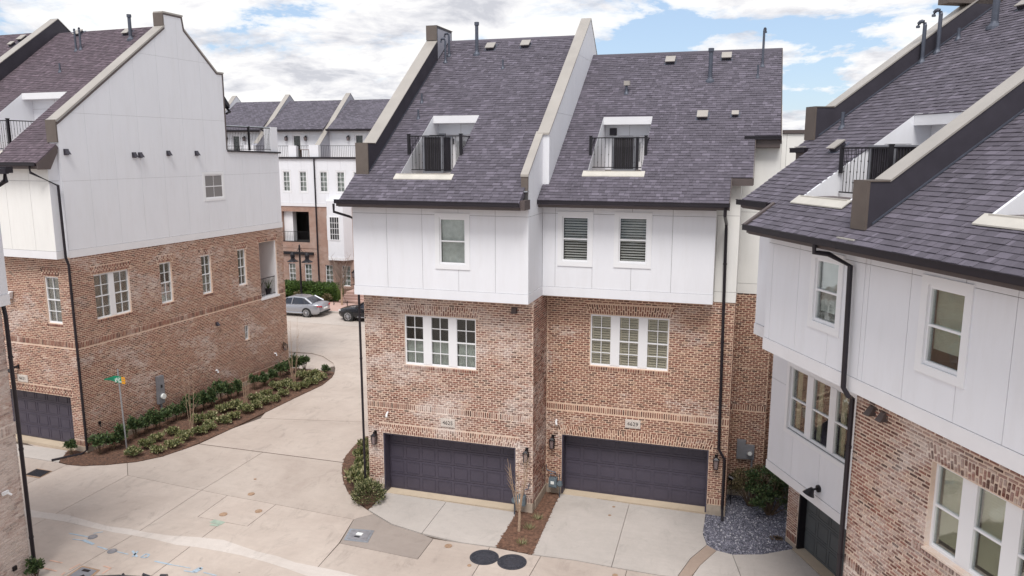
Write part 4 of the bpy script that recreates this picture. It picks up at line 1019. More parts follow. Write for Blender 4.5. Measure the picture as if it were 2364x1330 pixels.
# corner porch
m = MB(); a, b = por[0], por[1]
m.box(FLs, a+.02, b-.02, -2.6, -.02, por[2]-.12, por[2]+.02); m.box(FLs, a-.05, b+.05, -.30, .06, por[2]-.10, por[2]); m.build('porch_floor', TRIM, H3)
m = MB(); m.box(FLs, b-.10, b-.006, -1.7, -.04, por[2]+.02, por[3]-.01); m.build('porch_column', TRIM, H3)
m = MB(); m.box(FLs, a+.02, b-.02, -2.8, -2.6, por[2], por[3]); m.box(FLs, a-.2, a+.015, -2.6, -.31, por[2], por[3]); m.build('porch_wall', FBRICK, H3)
Pp = lambda u, d: tuple(FLs.P(u, d, 0)[:2])
railing(H3, [(Pp(a+.06, -.12), Pp(b-.06, -.12), por[2]+.02, por[2]+.02)], por[2], por[2]+1.02, name='porch_railing')
# projecting white box over the garage
FBx = Fr(OL-dL*.42, eL); FBs = Fr(OL-eL*.12, dL)
m = MB(); m.box(FBx, -8.2, -.13, -.5, -.014, 7.97, 11.5); m.box(FBs, -.40, .06, -.4, -.012, 7.97, 11.9); m.build('white_wall_backing', JOINT, H3)
panels(FBx, H3, [-8.2, -6.3, -5.0, -3.7, -2.42, -1.15, -.12], [8.25, 10.92, 11.46], d=-.012, mat=CREAM)
panels(FBs, H3, [-.42, .03], [8.25, 10.92, 12.1], top=prof([(-.45, 11.65), (.05, 12.1)]), d=-.01, mat=WHITE)
m = MB(); m.box(FBx, -8.2, -.10, -.44, .014, 7.95, 8.243); m.build('skirt_board', TRIM, H3)
# gable wall
gp = [(.03, 13.10), (.116, 13.18), (5.80, 17.38), (5.8001, 17.95), (6.90, 17.95), (6.985, 17.37), (8.93, 15.70), (9.33, 15.70), (9.3301, 12.05), (13.36, 11.95)]
m = MB(); m.prism(FLs, [(.04, 7.97)]+[(13.34, 7.97), (13.34, 11.94), (9.34, 12.04), (9.34, 15.68), (8.93, 15.68), (6.96, 17.36), (6.89, 17.94), (5.81, 17.94), (5.81, 17.36), (.12, 13.17), (.04, 13.1)], -.45, -.002); m.build('gable_wall', JOINT, H3)
ww3 = FLs.rect([(470.5,402.3),(512.3,402.8),(474.5,457.4),(514.8,457.4)]); hw3 = (ww3[0]-.13, ww3[1]+.13, ww3[2]-.13, ww3[3]+.13)
m = MB(); m.box(FLs, .022, .039, -.45, .0, 7.97, 13.12); m.build('corner_board', WHITE, H3)
ue = [.04]+[1.30*k for k in range(1, 11)]+[13.35]
panels(FLs, H3, ue, [8.25, 10.90, 13.48, 16.09, 18.2], [hw3], top=prof(gp), d=.0, gap=.006, th=.012)
m = MB(); m.box(FLs, .02, 13.37, .0, .028, 7.95, 8.243); m.build('skirt_board', TRIM, H3)
window(FLs, H3, ww3, cols=2, rows=2, trim=.125, fill=None, rec=-.012, fd=.05, fw=.04)
cp = MB()
for q in ([(.0, 13.12), (.116, 13.18), (5.82, 17.38), (5.82, 17.46), (.116, 13.26), (.0, 13.20)], [(6.98, 17.37), (8.93, 15.70), (9.40, 15.70), (9.40, 15.77), (8.96, 15.77), (6.98, 17.46)]): cp.prism(FLs, q, -.50, .035)
cp.box(FLs, 5.76, 6.95, -.50, .035, 17.95, 18.02); cp.build('parapet_cap', CAP, H3)
for q_ in ((-.02, .035, -.50, .02, 12.36, 13.20), (5.74, 5.795, -.50, .03, 17.42, 17.96)):
    m = MB(); m.box(FLs, *q_); m.build('parapet_end', BRONZE, H3)
m = MB()
for q in ([(.02, 13.10), (.13, 13.16), (5.80, 17.36), (5.80, 17.28), (.14, 13.08), (.02, 13.0)],): m.prism(FLs, q, .013, .04)
for q in ([(6.90, 17.97), (6.99, 17.40), (8.93, 15.73), (9.36, 15.73), (9.36, 12.1), (9.28, 12.1), (9.28, 15.64), (8.9, 15.64), (6.92, 17.34), (6.83, 17.88), (5.80, 17.88), (5.80, 17.97)],): m.prism(FLs, q, .013, .03)
m.build('gable_edge_trim', FASC, H3)
# roof
SL = Slope(OL-dL*.95+np.array([0, 0, 11.6]), eL, dL[:2], .77)
vl = lambda v: (v+.95)*SL.l
dq3 = (-5.05, -2.45, -.42, 2.76)
roof(H3, SL, [(-7.32, .02, 0, vl(-.08)), (-7.32, -.44, vl(-.08), vl(6.85))], [(dq3[0], dq3[1], vl(dq3[2]), vl(dq3[3]))], SHL)
zr3 = 11.6+.77*(6.85+.95)
m = MB(); m.prism(FLs, [(6.85, zr3-.02), (9.28, zr3-1.89), (9.28, zr3-2.19), (6.85, zr3-.3)], -7.3, -.46); m.build('back_roof', FROOF, H3)
m = MB(); m.box(FLf, -8.2, -.80, -13.2, -.32, 7.98, 11.4); m.build('wall', WHITE, H3); m = MB(); m.box(FLf, -8.2, -.75, -10.2, -.9, 0, 7.9); m.box(FLf, -8.2, -3.0, -13.3, -10.2, 0, 7.9); m.build('wall', ROOM, H3)
gutter_run(H3, FBx, -7.4, -.10, .42, 11.62, fascia=.22)
m = MB(); m.box(FBx, -7.4, -.12, 0, .39, 11.38, 11.42); m.prism(FLs, [(-.95, 11.36), (-.42, 11.36), (-.06, 11.98), (-.06, 12.26), (-.95, 11.58)], .0, .03); m.build('fascia', FASC, H3)
dormer(H3, FLf, dq3[0], dq3[1], dq3[2], dq3[3], 12.015, 14.47, .77, vent=(-3.35, 13.85, .24), door=False)
yl = lambda v: 11.6+.77*(v+.95)
def Lp(u, v): return tuple((OL+eL*u+dL*v)[:2])
railing(H3, [(Lp(-5.0, .02), Lp(-2.52, .02), 12.05, 12.05), (Lp(-2.50, .02), Lp(-2.50, 1.25), 12.36, 13.2)], 12.02, 13.22, posts=[(*Lp(-2.50, .02), 12.25, 13.26)])
for x, y, h in ((302, 91, 1.05),): pipe(H3, onS(SL, x, y), h, .075, cap=True)
pipe(H3, onS(SL, 176, 118), .85, .045, hook=True, hookdir=(-.6, .5)); pipe(H3, onS(SL, 187, 115), .85, .045, hook=True, hookdir=(-.6, .5)); pipe(H3, onS(SL, 139, 167), .38, .04)
boxvent(H3, SL, 291, 82); boxvent(H3, SL, 178, 84)
for x, y in ((152, 351), (309, 358), (323, 358), (388, 354), (453, 354)): u, z = FLs.px(x, y); wall_vent(H3, FLs, u, z, .19, d=.012)
u, z = FLs.px(500.6, 747.6); wall_vent(H3, FLs, u, z, .16, d=.0)
for x, y in ((498.6, 855), (634, 816)): u, z = FLs.px(x, y); m = MB(); m.tube([FLs.P(u, 0, z), FLs.P(u, .10, z), FLs.P(u, .14, z-.10)], .05, 8); m.build('white_vent_elbow', VINYL, H3)
u, z = FLs.px(229, 978); m = MB(); m.box(FLs, u-.05, u+.05, 0, .06, z-.02, z+.1); m.tube([FLs.P(u, .03, z), FLs.P(u, .09, z-.12)], .02, 6); m.build('hose_bib', BLACK, H3)
u, z = FLs.px(654, 800); lantern(H3, FLs, u, z, h=.40)
# meter and breaker box on the long side
u, z = FLs.px(370, 889, .1); m = MB(); m.box(FLs, u-.17, u+.17, .015, .17, z-.42, z+.42); o = m.build('breaker_box', METERG, H3); m = MB(); m.box(FLs, u-.05, u+.05, .17, .176, z-.12, z+.02); m.build('box_latch', ROOM, o)
u_, z_ = FLs.px(371.5, 918, .1); m = MB(); m.box(FLs, u_-.17, u_+.17, .015, .16, z_-.26, z_+.26); m.tube([FLs.P(u_, .09, z_-.25), FLs.P(u_, .09, .0)], .05, 8); o = m.build('electric_meter', METERG, H3)
m = MB(); m.tube([FLs.P(u_+.05, .16, z_+.06), FLs.P(u_+.05, .26, z_+.06)], .12, 18); m.build('meter_glass', SIGNW, o)
u, z = FLf.px(54, 873); plaque(H3, FLf, u, z, '4621', w_=.58)
u, z = FLf.px(42, 848); m = MB(); m.box(FLf, u-.01, u+.09, .0, .03, z-.05, z+.13); m.tube([FLf.P(u+.04, .02, z+.05), FLf.P(u-.02, .20, z+.04)], .05, 10); m.tube([FLf.P(u-.02, .18, z+.06), FLf.P(u-.10, .34, z-.14)], .05, 12, .15); m.build('barn_light', BLACK, H3)
# gutter outlet and downspout at the corner
c0 = FBx.P(-.55, .50, 0)
pts = [FBx.P(-.42, .50, 11.50), FBx.P(-.42, .50, 11.28), FBx.P(-.15, .20, 11.0), FLs.P(-.02-.08, .07, 10.7)]
q0 = FLf.P(.06, .07, 0)
pts = [tuple(FBx.P(-.42, .50, 11.50)), tuple(FBx.P(-.40, .50, 11.25)), (q0[0]-.02, q0[1]-.12, 10.75), (q0[0]-.02, q0[1]-.10, 8.0), (q0[0], q0[1]-.02, 7.7), (q0[0], q0[1]-.02, .18), tuple(FLf.P(-.05, .25, .06)), tuple(FLf.P(-.62, 1.15, .05))]
downspout(H3, pts, w_=.10)
# rear deck with railing and white post
v0, v1 = 9.34, 13.4
m = MB(); m.prism(FLs, [(v0, 12.02), (v1+.05, 11.92), (v1+.05, 12.00), (v0, 12.10)], -3.0, .10); m.build('deck_edge', GUT, H3)
zt = 13.27
m = MB()
pa, pb = FLs.P(v0+.05, -.05, 0), FLs.P(v1-.62, -.05, 0)
m.tube([(pa[0], pa[1], zt), (pb[0], pb[1], zt)], .025, 6); m.build('top_rail', GALV, H3)
railing(H3, [(tuple(pa[:2]), tuple(pb[:2]), 12.06, 12.06)], 12.08, 13.24, posts=[(*((pa+pb)/2)[:2], 12.08, 13.26)])
m = MB(); m.box(FLs, v1-.60, v1-.04, -.45, -.01, 12.0, 13.30); m.build('deck_post', WHITE, H3)
m = MB(); m.prism(FLs, [(9.36, 14.45), (9.85, 14.12), (9.85, 14.30), (9.36, 14.85)], -2.2, -.10); m.tube([FLs.P(9.85, -.3, 14.15), FLs.P(9.9, -.15, 13.95), FLs.P(9.6, -.1, 13.85)], .06, 8); m.build('rear_eave', GUT, H3)
# neighbour to the left
H4 = thing('townhouse', tuple(OL+eL*-10+dL*3), 'plum-shingled roof beyond the leftmost parapet, cut by the left edge of the photo', 'townhouse', 'townhouses round the alley')
roof(H4, SL, [(-15.5, -7.80, 0, vl(7.0))], [], SHL, limit=120)
m = MB(); m.box(FLf, -15.5, -8.2, -13, -.3, 0, 11.4); m.build('wall', WHITE, H4)
m = MB(); m.prism(FLs, [(7.0, zr3+.05), (12, zr3-4.0), (12, zr3-4.3), (7, zr3-.3)], -15.5, -7.8); m.build('back_roof', FROOF, H4)
lpz = [(-.2, 12.0), (-.2, 13.05), (.2, 13.30), (6.85, 18.25), (10.2, 15.6), (10.2, 14.0), (6.85, 16.9)]
parapet(H4, FLs, lpz, -7.80, -7.35, DARKCLAD, CAP, [(.2, 13.30), (6.85, 18.25), (10.2, 15.6)], name='party_parapet')
boxvent(H4, SL, 26, 108, w_=.22, l=.22); boxvent(H4, SL, 48, 96)

# ================================================================== FAR LEFT TOWNHOUSE (only its corner shows)
aF = math.radians(-8.4); dF = np.array([math.sin(aF), math.cos(aF), 0]); OF = np.array([-18.966, 15.555, 0])
FFw = Fr(OF, dF); FFs = Fr(OF-FFw.N*.29, dF)                       # side faces; u negative towards the camera; the brick stands .29 behind the white storey
H5 = thing('townhouse', tuple(OF-dF*4), 'nearest townhouse at the left edge, a whitened brick corner with a black downspout', 'townhouse', 'townhouses round the alley')
wall_grid(FFs, -9.0, -.01, 0, 7.98, [], .3, 'brick_wall_backing', BRF[1], H5)
finish_bricks(H5, lay_bricks(FFs, -4.2, 0, .25, 4.53, [], [], pu=.24, pz=.088, kh=.74, kw=.93)+lay_bricks(FFs, -4.2, 0, 4.62, 7.95, [], [], pu=.24, pz=.088, kh=.74, kw=.93)+lay_bricks(FFs, -4.2, .02, 4.30, 4.62, [], [(-4.2, .02, 4.30, 4.62, 'soldier')], d=.03), BRF[0])
m = MB(); m.box(FFs, -9, .03, -.2, .03, 4.28, 4.62); m.build('band_course', BRF[1], H5)
m = MB(); m.box(FFw, -9, -.03, -6, -.014, 7.95, 11.45); m.build('white_wall_backing', WHITE, H5)
panels(FFw, H5, [-9, -6, -3.6, -2.4, -1.2, 0], [8.25, 10.9, 11.45], d=-.012)
m = MB(); m.box(FFw, -9, .01, -.5, .018, 7.95, 8.243); m.build('skirt_board', TRIM, H5)
body(H5, [tuple(FFs.P(u, d, 0)[:2]) for u, d in ((-9, -.31), (-.01, -.31), (-.01, -6), (-9, -6))], 0, 7.9, BRF[1])
q = FFs.P(.07, .06, 0)
downspout(H5, [(q[0]-.05, q[1], 7.9), (q[0], q[1], 7.6), (q[0], q[1], .0)], w_=.11)
FFf = Fr(OF, (dF[1], -dF[0]))
m = MB(); m.prism(Fr(OF-dF*9, dF), [(0, 11.44), (8.93, 11.44), (8.93, 11.58), (0, 11.58)], -5.0, .48); m.build('eave', DARKCLAD, H5)
m = MB(); c = PL(14, 395, OF-dF*.05, dF); m.tube([(c[0]-.05, c[1], c[2]+.12), (c[0]-.05, c[1], c[2]-.25), (c[0]-.75, c[1], c[2]-.62)], .07, 8); m.box(None, c[0]-.22, c[0]+.12, c[1]-.1, c[1]+.1, c[2]-.05, c[2]+.12); m.build('downspout_elbow', GUT, H5)
u, z = FFs.px(8, 1138); m = MB(); m.box(FFs, u-.1, u+.1, .03, .09, z-.04, z+.05); m.tube([FFs.P(u+.05, .05, z), FFs.P(u+.12, .14, z-.10)], .03, 6); m.build('white_bracket', VINYL, H5)
u, z = FFs.px(31, 1312); m = MB(); m.box(FFs, u-.06, u+.06, .02, .07, z-.06, z+.06); m.build('outlet_cover', BLACK, H5)
# floodlight on the 4621 wall next to it
u, z = FLf.px(27, 680); m = MB(); m.box(FLf, u-.06, u+.05, 0, .05, z-.16, z-.04); m.quadbox([FLf.P(u-.17, .22, z-.12), FLf.P(u+.10, .22, z-.12), FLf.P(u+.10, .05, z-.08), FLf.P(u-.17, .05, z-.08), FLf.P(u-.12, .20, z+.12), FLf.P(u+.15, .20, z+.12), FLf.P(u+.15, .03, z+.14), FLf.P(u-.12, .03, z+.14)]); m.build('floodlight', VINYL, H3)

# ================================================================== RIGHT TOWNHOUSES
azR = -(YAW+math.atan((1182-830)/DD)); pR = np.array([math.sin(azR), math.cos(azR), 0]); qR = np.array([pR[1], -pR[0], 0])
def FR(q): return Fr(qR*q, -pR)          # u = -p
FSR = lambda p: Fr(pR*p, qR)             # cross faces, u = q, normal = -p direction... (faces the camera side)
HA = thing('townhouse', tuple(pR*16+qR*12), 'right-hand townhouse with a white bay of three tall windows over its slate garage', 'townhouse', 'townhouses round the alley')
HB = thing('townhouse', tuple(pR*10+qR*10), 'townhouse at the right edge with lime-washed brick and a triple window with olive blinds', 'townhouse', 'townhouses round the alley')
Fw = FR(9.48); Fb = FR(9.93); Fy = FR(12.0); Fg = FR(12.75)
# brick block (HB)
w5 = (-11.46, -8.93, 4.885, 6.53)
wall_grid(Fb, -13.70, -6.0, 0, 7.32, [w5], .3, 'brick_wall_backing', BRR[1], HB)
lay = lay_bricks(Fb, -13.70, -7.4, .30, 7.30, [w5], [(-13.70, -7.4, 3.30, 3.55, 'soldier'), (w5[0]-.15, w5[1]+.3, w5[3]+.01, w5[3]+.34, 'arch'), (w5[0]-.30, w5[1]+.3, w5[2]-.17, w5[2]-.03, 'rowlock')])
finish_bricks(HB, lay, BRR[0])
m = MB(); m.box(Fb, w5[0]-.02, w5[1]+.3, -.05, .05, w5[2]-.045, w5[2]-.004); m.build('window_sill', BRR[1], HB)
window(Fb, HB, w5, sash=((0, .272), (.36, .634), (.72, 1)), cols=1, rows=2, fill=f_olive, rec=.10, fw=.05)
for x, y in ((2015, 948), (2042, 962)): u, z = Fb.px(x, y); wall_vent(HB, Fb, u, z, .17, mat=FASC)
body(HB, [tuple((pR*p+qR*q)[:2]) for p, q in ((13.68, 10.24), (13.5, 10.24), (13.5, 10.65), (5, 10.65), (5, 24), (13.68, 24))], 0, 7.25, BRR[1])
# white upper storey
wu1 = (-14.80, -13.93, 8.40, 9.83); wu1 = Fw.rect([(1883.8,593.8),(1939.8,606),(1877,742.8),(1928.5,755)]); wu2 = Fw.rect([(2143.6,656.4),(2231.8,675.8),(2130.8,840.8),(2211.8,869.6)])
for Hh, a, b, wn_ in ((HA, -16.77, -13.13, wu1), (HB, -13.13, -6, wu2)):
    wall_grid(Fw, a, b, 7.30, 10.35, [wn_], .3, 'white_wall_backing', JOINT, Hh, d=-.012)
    hh = (wn_[0]-.15, wn_[1]+.15, wn_[2]-.15, wn_[3]+.15)
    e = [-16.77, -16.54, -15.42, -14.20, -13.13] if Hh is HA else [-13.13, -12.99, -11.85, -10.60, -9.58, -8.36, -7.2, -6]
    panels(Fw, Hh, e, [7.585, 9.885, 10.34], [hh], d=-.012)
    m = MB(); m.box(Fw, a, b, -.02, .018, 7.29, 7.578); m.build('skirt_board', TRIM, Hh)
    m = MB(); m.box(Fw, a, b, -.47 if Hh is HB else -2.6, -.022, 7.295, 7.34); m.build('soffit', TRIM, Hh)
    window(Fw, Hh, wn_, cols=1, rows=2, trim=.155, fill=f_frostgreen if Hh is HA else f_halfgreen, rec=.02)
body(HA, [tuple((pR*p+qR*q)[:2]) for p, q in ((16.74, 10.2), (13.2, 10.2), (13.2, 24), (16.74, 24))], 7.36, 10.4, WHITE); body(HB, [tuple((pR*p+qR*q)[:2]) for p, q in ((13.15, 10.2), (5, 10.2), (5, 24), (13.15, 24))], 7.3, 10.4, WHITE)
# piece set back at the far end
Fz = FR(10.05); m = MB(); m.box(Fz, -18.25, -16.72, -12, -.014, 7.3, 10.6); m.build('white_wall_backing', JOINT, HA)
panels(Fz, HA, [-18.26, -17.0, -16.78], [7.585, 9.885, 10.85], d=-.013); m = MB(); m.box(Fz, -18.27, -16.78, -.02, .018, 7.29, 7.578); m.build('skirt_board', TRIM, HA)
FzE = Fr(pR*18.26, -qR)
# bay over the garage
wbay = (-19.62, -16.60, 4.06, 5.93)
wall_grid(Fy, -20.6, -13.7, 2.44, 7.30, [wbay], .3, 'white_wall_backing', JOINT, HA, d=-.012)
panels(Fy, HA, [-20.6, -19.27, -17.92, -16.56, -15.2, -13.7], [2.70, 5.30, 7.28], [(wbay[0]-.13, wbay[1]+.13, wbay[2]-.13, 7.29)], d=-.012)
m = MB(); m.box(Fy, -20.62, -13.7, -.75, .02, 2.42, 2.692); m.build('skirt_board', TRIM, HA)
m = MB(); m.box(Fy, wbay[0]-.12, wbay[1]+.12, -.01, .0, wbay[3]+.14, 7.28); m.build('panel_head', WHITE, HA)
window(Fy, HA, wbay, sash=((0, .285), (.35, .64), (.70, 1)), cols=1, rows=2, trim=.13, fill=f_side, rec=.06, fw=.05)
body(HA, [tuple((pR*p+qR*q)[:2]) for p, q in ((20.57, 12.7), (13.7, 12.7), (13.7, 24), (20.57, 24))], 2.6, 7.2, WHITE)
body(HA, [tuple((pR*p+qR*q)[:2]) for p, q in ((18.2, 10.2), (16.8, 10.2), (16.8, 24), (18.2, 24))], 7.31, 10.2, WHITE)
u, z = Fy.px(1891, 1128); m = MB(); m.tube([Fy.P(u, .0, z), Fy.P(u, .05, z)], .10, 16); m.tube([Fy.P(u, .04, z), Fy.P(u-.02, .20, z-.02)], .03, 8); m.tube([Fy.P(u-.02, .18, z+.02), Fy.P(u-.04, .24, z-.08), Fy.P(u-.05, .28, z-.17)], .05, 14, .17); m.build('barn_light', BLACK, HA)
# pier and garage
wall_grid(Fg, -20.52, -19.93, 0.10, 2.7, [], .25, 'brick_wall_backing', BRR[1], HA)
lay = lay_bricks(Fg, -20.52, -19.93, .26, 2.6, [], [(-20.52, -19.93, .10, .40, 'soldier')])
Fpe = Fr(Fg.P(-19.93, 0, 0), -Fg.N); lay += lay_bricks(Fpe, 0, .10, .26, 2.6, [], [])
finish_bricks(HA, lay, BR2[0], limit=200)
m = MB(); m.box(Fg, -20.5, -19.93, -.28, .02, -.3, .10); m.build('foundation', FOUND, HA)
Fd = FR(12.99)
garage_door(HA, Fd, -19.90, -15.0, .03, 2.5, 0.0, DOORR)
m = MB(); m.box(Fg, -19.925, -19.86, -.24, -.01, .02, 2.6); m.build('garage_door_frame', BLACK, HA)
body(HA, [tuple((pR*p+qR*q)[:2]) for p, q in ((20.50, 13.1), (13.7, 13.1), (13.7, 24), (20.50, 24))], 0, 2.6, BRR[1])
# roof
SR = Slope(qR*8.93+np.array([0, 0, 10.3]), -pR, qR[:2], SK); vr = lambda q: (q-8.93)*SR.l
zrr = lambda q: 10.3+SK*(q-8.93)
dqa = (-16.10, -14.42, 9.885, 12.58); dqb = (-10.66, -8.98, 9.885, 12.58)
roof(HA, SR, [(-16.80, -13.34, 0, vr(17.2)), (-18.47, -16.80, vr(9.60), vr(17.2)), (-19.25, -18.47, vr(11.45), vr(11.8)), (-18.86, -18.47, vr(11.8), vr(17.2))], [(dqa[0], dqa[1], vr(dqa[2]), vr(dqa[3]))], SH)
roof(HB, SR, [(-13.34, -12.92, 0, vr(9.28)), (-12.92, -5.5, 0, vr(17.2))], [(dqb[0], dqb[1], vr(dqb[2]), vr(dqb[3]))], SH)
for Hh, a, b in ((HA, 13.3, 18.8), (HB, 5.5, 12.9)):
    m = MB(); m.prism(Fr(pR*a, qR), [(17.2, zrr(17.2)-.02), (24, zrr(17.2)-4.7), (24, zrr(17.2)-5.0), (17.2, zrr(17.2)-.3)], 0, b-a) ; 
    # the frame normal of (origin on p, u = q) points to -p, so mirror the span
    m.v = [tuple(np.array(v)+(pR*(b-a))) for v in m.v]; m.build('back_roof', FROOF, Hh)
def gl(Hh, F, a, b, d, z): gutter_run(Hh, F, a, b, d, z, s=.13, fascia=.2)
gl(HA, Fw, -16.83, -13.13, .55, 10.32); gl(HB, Fw, -13.13, -5.5, .55, 10.32)
for Hh, a, b in ((HA, -16.80, -13.13), (HB, -13.13, -5.5)):
    m = MB(); m.box(Fw, a, b, 0, .53, 10.10, 10.14); m.build('eave_soffit', FASC, Hh)
gl(HA, Fz, -18.50, -17.0, .45, 10.80)
m = MB(); m.box(Fz, -18.45, -16.96, 0, .43, 10.58, 10.62); Fk = Fr(pR*16.83, qR); m.prism(Fk, [(8.93, 10.12), (9.60, 10.58), (9.60, 10.80), (8.93, 10.32)], -.03, .0); m.build('fascia', FASC, HA)
m = MB(); m.prism(Fk, [(8.85, 10.28), (9.58, 10.78), (9.58, 10.83), (8.85, 10.33)], -.07, .04); m.build('rake_edge', FASC, HA)
Fq = FR(11.9); gutter_run(HA, Fq, -19.30, -18.6, .42, 12.10, s=.12, fascia=0); m = MB(); m.box(Fq, -19.22, -18.5, 0, .40, 11.75, 12.02); m.build('fascia', FASC, HA)
m = MB(); m.box(Fq, -19.2, -18.5, -12, -.01, 7.3, 11.9); m.build('wall', CREAM, HA)
m = MB(); m.prism(Fr(pR*18.83, qR), [(12.6, 12.2), (17.2, zrr(17.2)-.2), (24, 11), (24, 10.2), (12.6, 10.2)], .0, .05); m.build('back_roof', FROOF, HA)
for Hh, dq_, lab in ((HA, dqa, 0), (HB, dqb, 1)):
    dormer(Hh, FR(9.48), dq_[0], dq_[1], dq_[2]-9.48, dq_[3]-9.48, zrr(9.885)+.03, zrr(12.58)+.02, SK, vent=(dq_[0]+1.05, zrr(12.58)-.50, .22), door=False)
def Rp(u, q): return tuple((-pR*u+qR*q)[:2])
zd = zrr(9.885)+.06
for Hh, dq_ in ((HA, dqa), (HB, dqb)):
    railing(Hh, [(Rp(dq_[0]+.03, 10.76), Rp(dq_[1]+.03, 10.76), zd, zd), (Rp(dq_[0]+.03, 10.76), Rp(dq_[0]+.03, 11.5), zrr(10.76), zrr(11.5)), (Rp(dq_[1]+.03, 10.76), Rp(dq_[1]+.03, 11.5), zrr(10.76), zrr(11.5))], zd, zd+1.08,
            posts=[(*Rp(dq_[0]+.03, 10.76), zrr(10.76)-.05, zd+1.11), (*Rp(dq_[1]+.03, 10.76), zrr(10.76)-.05, zd+1.11)])
ac_unit(dqa[0]+.72, -(10.95-9.48), zrr(9.885)+.03, FR(9.48), .80, .80, 1.15, 'condenser behind the black railing of the large terrace on the right-hand roof')
ac_unit(dqb[0]+.72, -(10.95-9.48), zrr(9.885)+.03, FR(9.48), .80, .80, 1.15, 'condenser on the terrace at the right edge of the frame')
# parapets: front one between the two houses, rear one at the far end
for Hh, p0, q0, zt_, ql in ((HB, 12.92, 9.28, 11.45, 9.69), (HA, 18.85, 11.80, 13.15, 12.30)):
    Fp = Fr(pR*(p0+.42), qR)                       # normal faces the camera, d runs towards -p
    zq = lambda q: zt_+.705*(q-ql)
    parapet(Hh, Fp, [(q0, zrr(q0)-.1), (q0, zt_), (ql, zt_), (17.3, zq(17.3)), (17.3, zrr(17.2)-.3)], 0, .42, DARKCLAD, CAP, [(ql, zt_), (17.3, zq(17.3))], cth=.045)
    m = MB(); m.box(Fp, q0-.05, q0-.002, -.012, .432, zrr(q0)+.01, zt_+.03); m.box(Fp, q0-.03, ql, -.015, .435, zt_+.002, zt_+.03); m.build('parapet_end', BRONZE, Hh)
    m = MB(); m.box(Fp, q0-.30, q0+.04, -.05, .47, zrr(q0-.3)+.03, zrr(q0-.3)+.055); m.build('foot_flashing', FLASH, Hh)
    m = MB(); m.prism(Fp, [(q0+.1, zrr(q0+.1)+.04), (17, zrr(17)+.04), (17, zrr(17)+.08), (q0+.1, zrr(q0+.1)+.08)], .42, .44); m.build('flashing_strip', LEAD, Hh)
Fp = Fr(pR*19.27, qR); m = MB(); m.box(Fp, 15.45, 17.3, -.0, .42, 15.9, 16.6); m.build('parapet_block', BRONZE, HA)
pipe(HA, onS(SR, 1944, 297), .42, .045)
for x, y, h in ((2128, 145, .95), (2164, 122, .98)): pipe(HA, onS(SR, x, y), h, .05, hook=True, hookdir=(-.7, .3))
pipe(HA, onS(SR, 2212, 92), .30, .04); pipe(HA, onS(SR, 2295, 62), 1.0, .085, cap=True); boxvent(HA, SR, 1925, 352, w_=.26, l=.3); boxvent(HA, SR, 2362, 22)
# downspout: gutter, across the white wall, round the corner of the brick block and down
a = Fw.px(1930, 572, .12); b_ = Fw.px(1963, 600, .12); c_ = Fw.px(1945, 905, .12); q1 = Fb.P(-13.72, .09, 0)
downspout(HA, [tuple(Fw.P(a[0], .60, 10.24)), tuple(Fw.P(a[0], .60, 10.02)), tuple(Fw.P(a[0]+.03, .30, 9.98)), tuple(Fw.P(b_[0], .11, 9.80)), tuple(Fw.P(c_[0], .11, 7.35)), tuple(Fw.P(c_[0]+.10, .06, 7.20)), (q1[0], q1[1], 6.98), (q1[0], q1[1], -.05)], w_=.105)

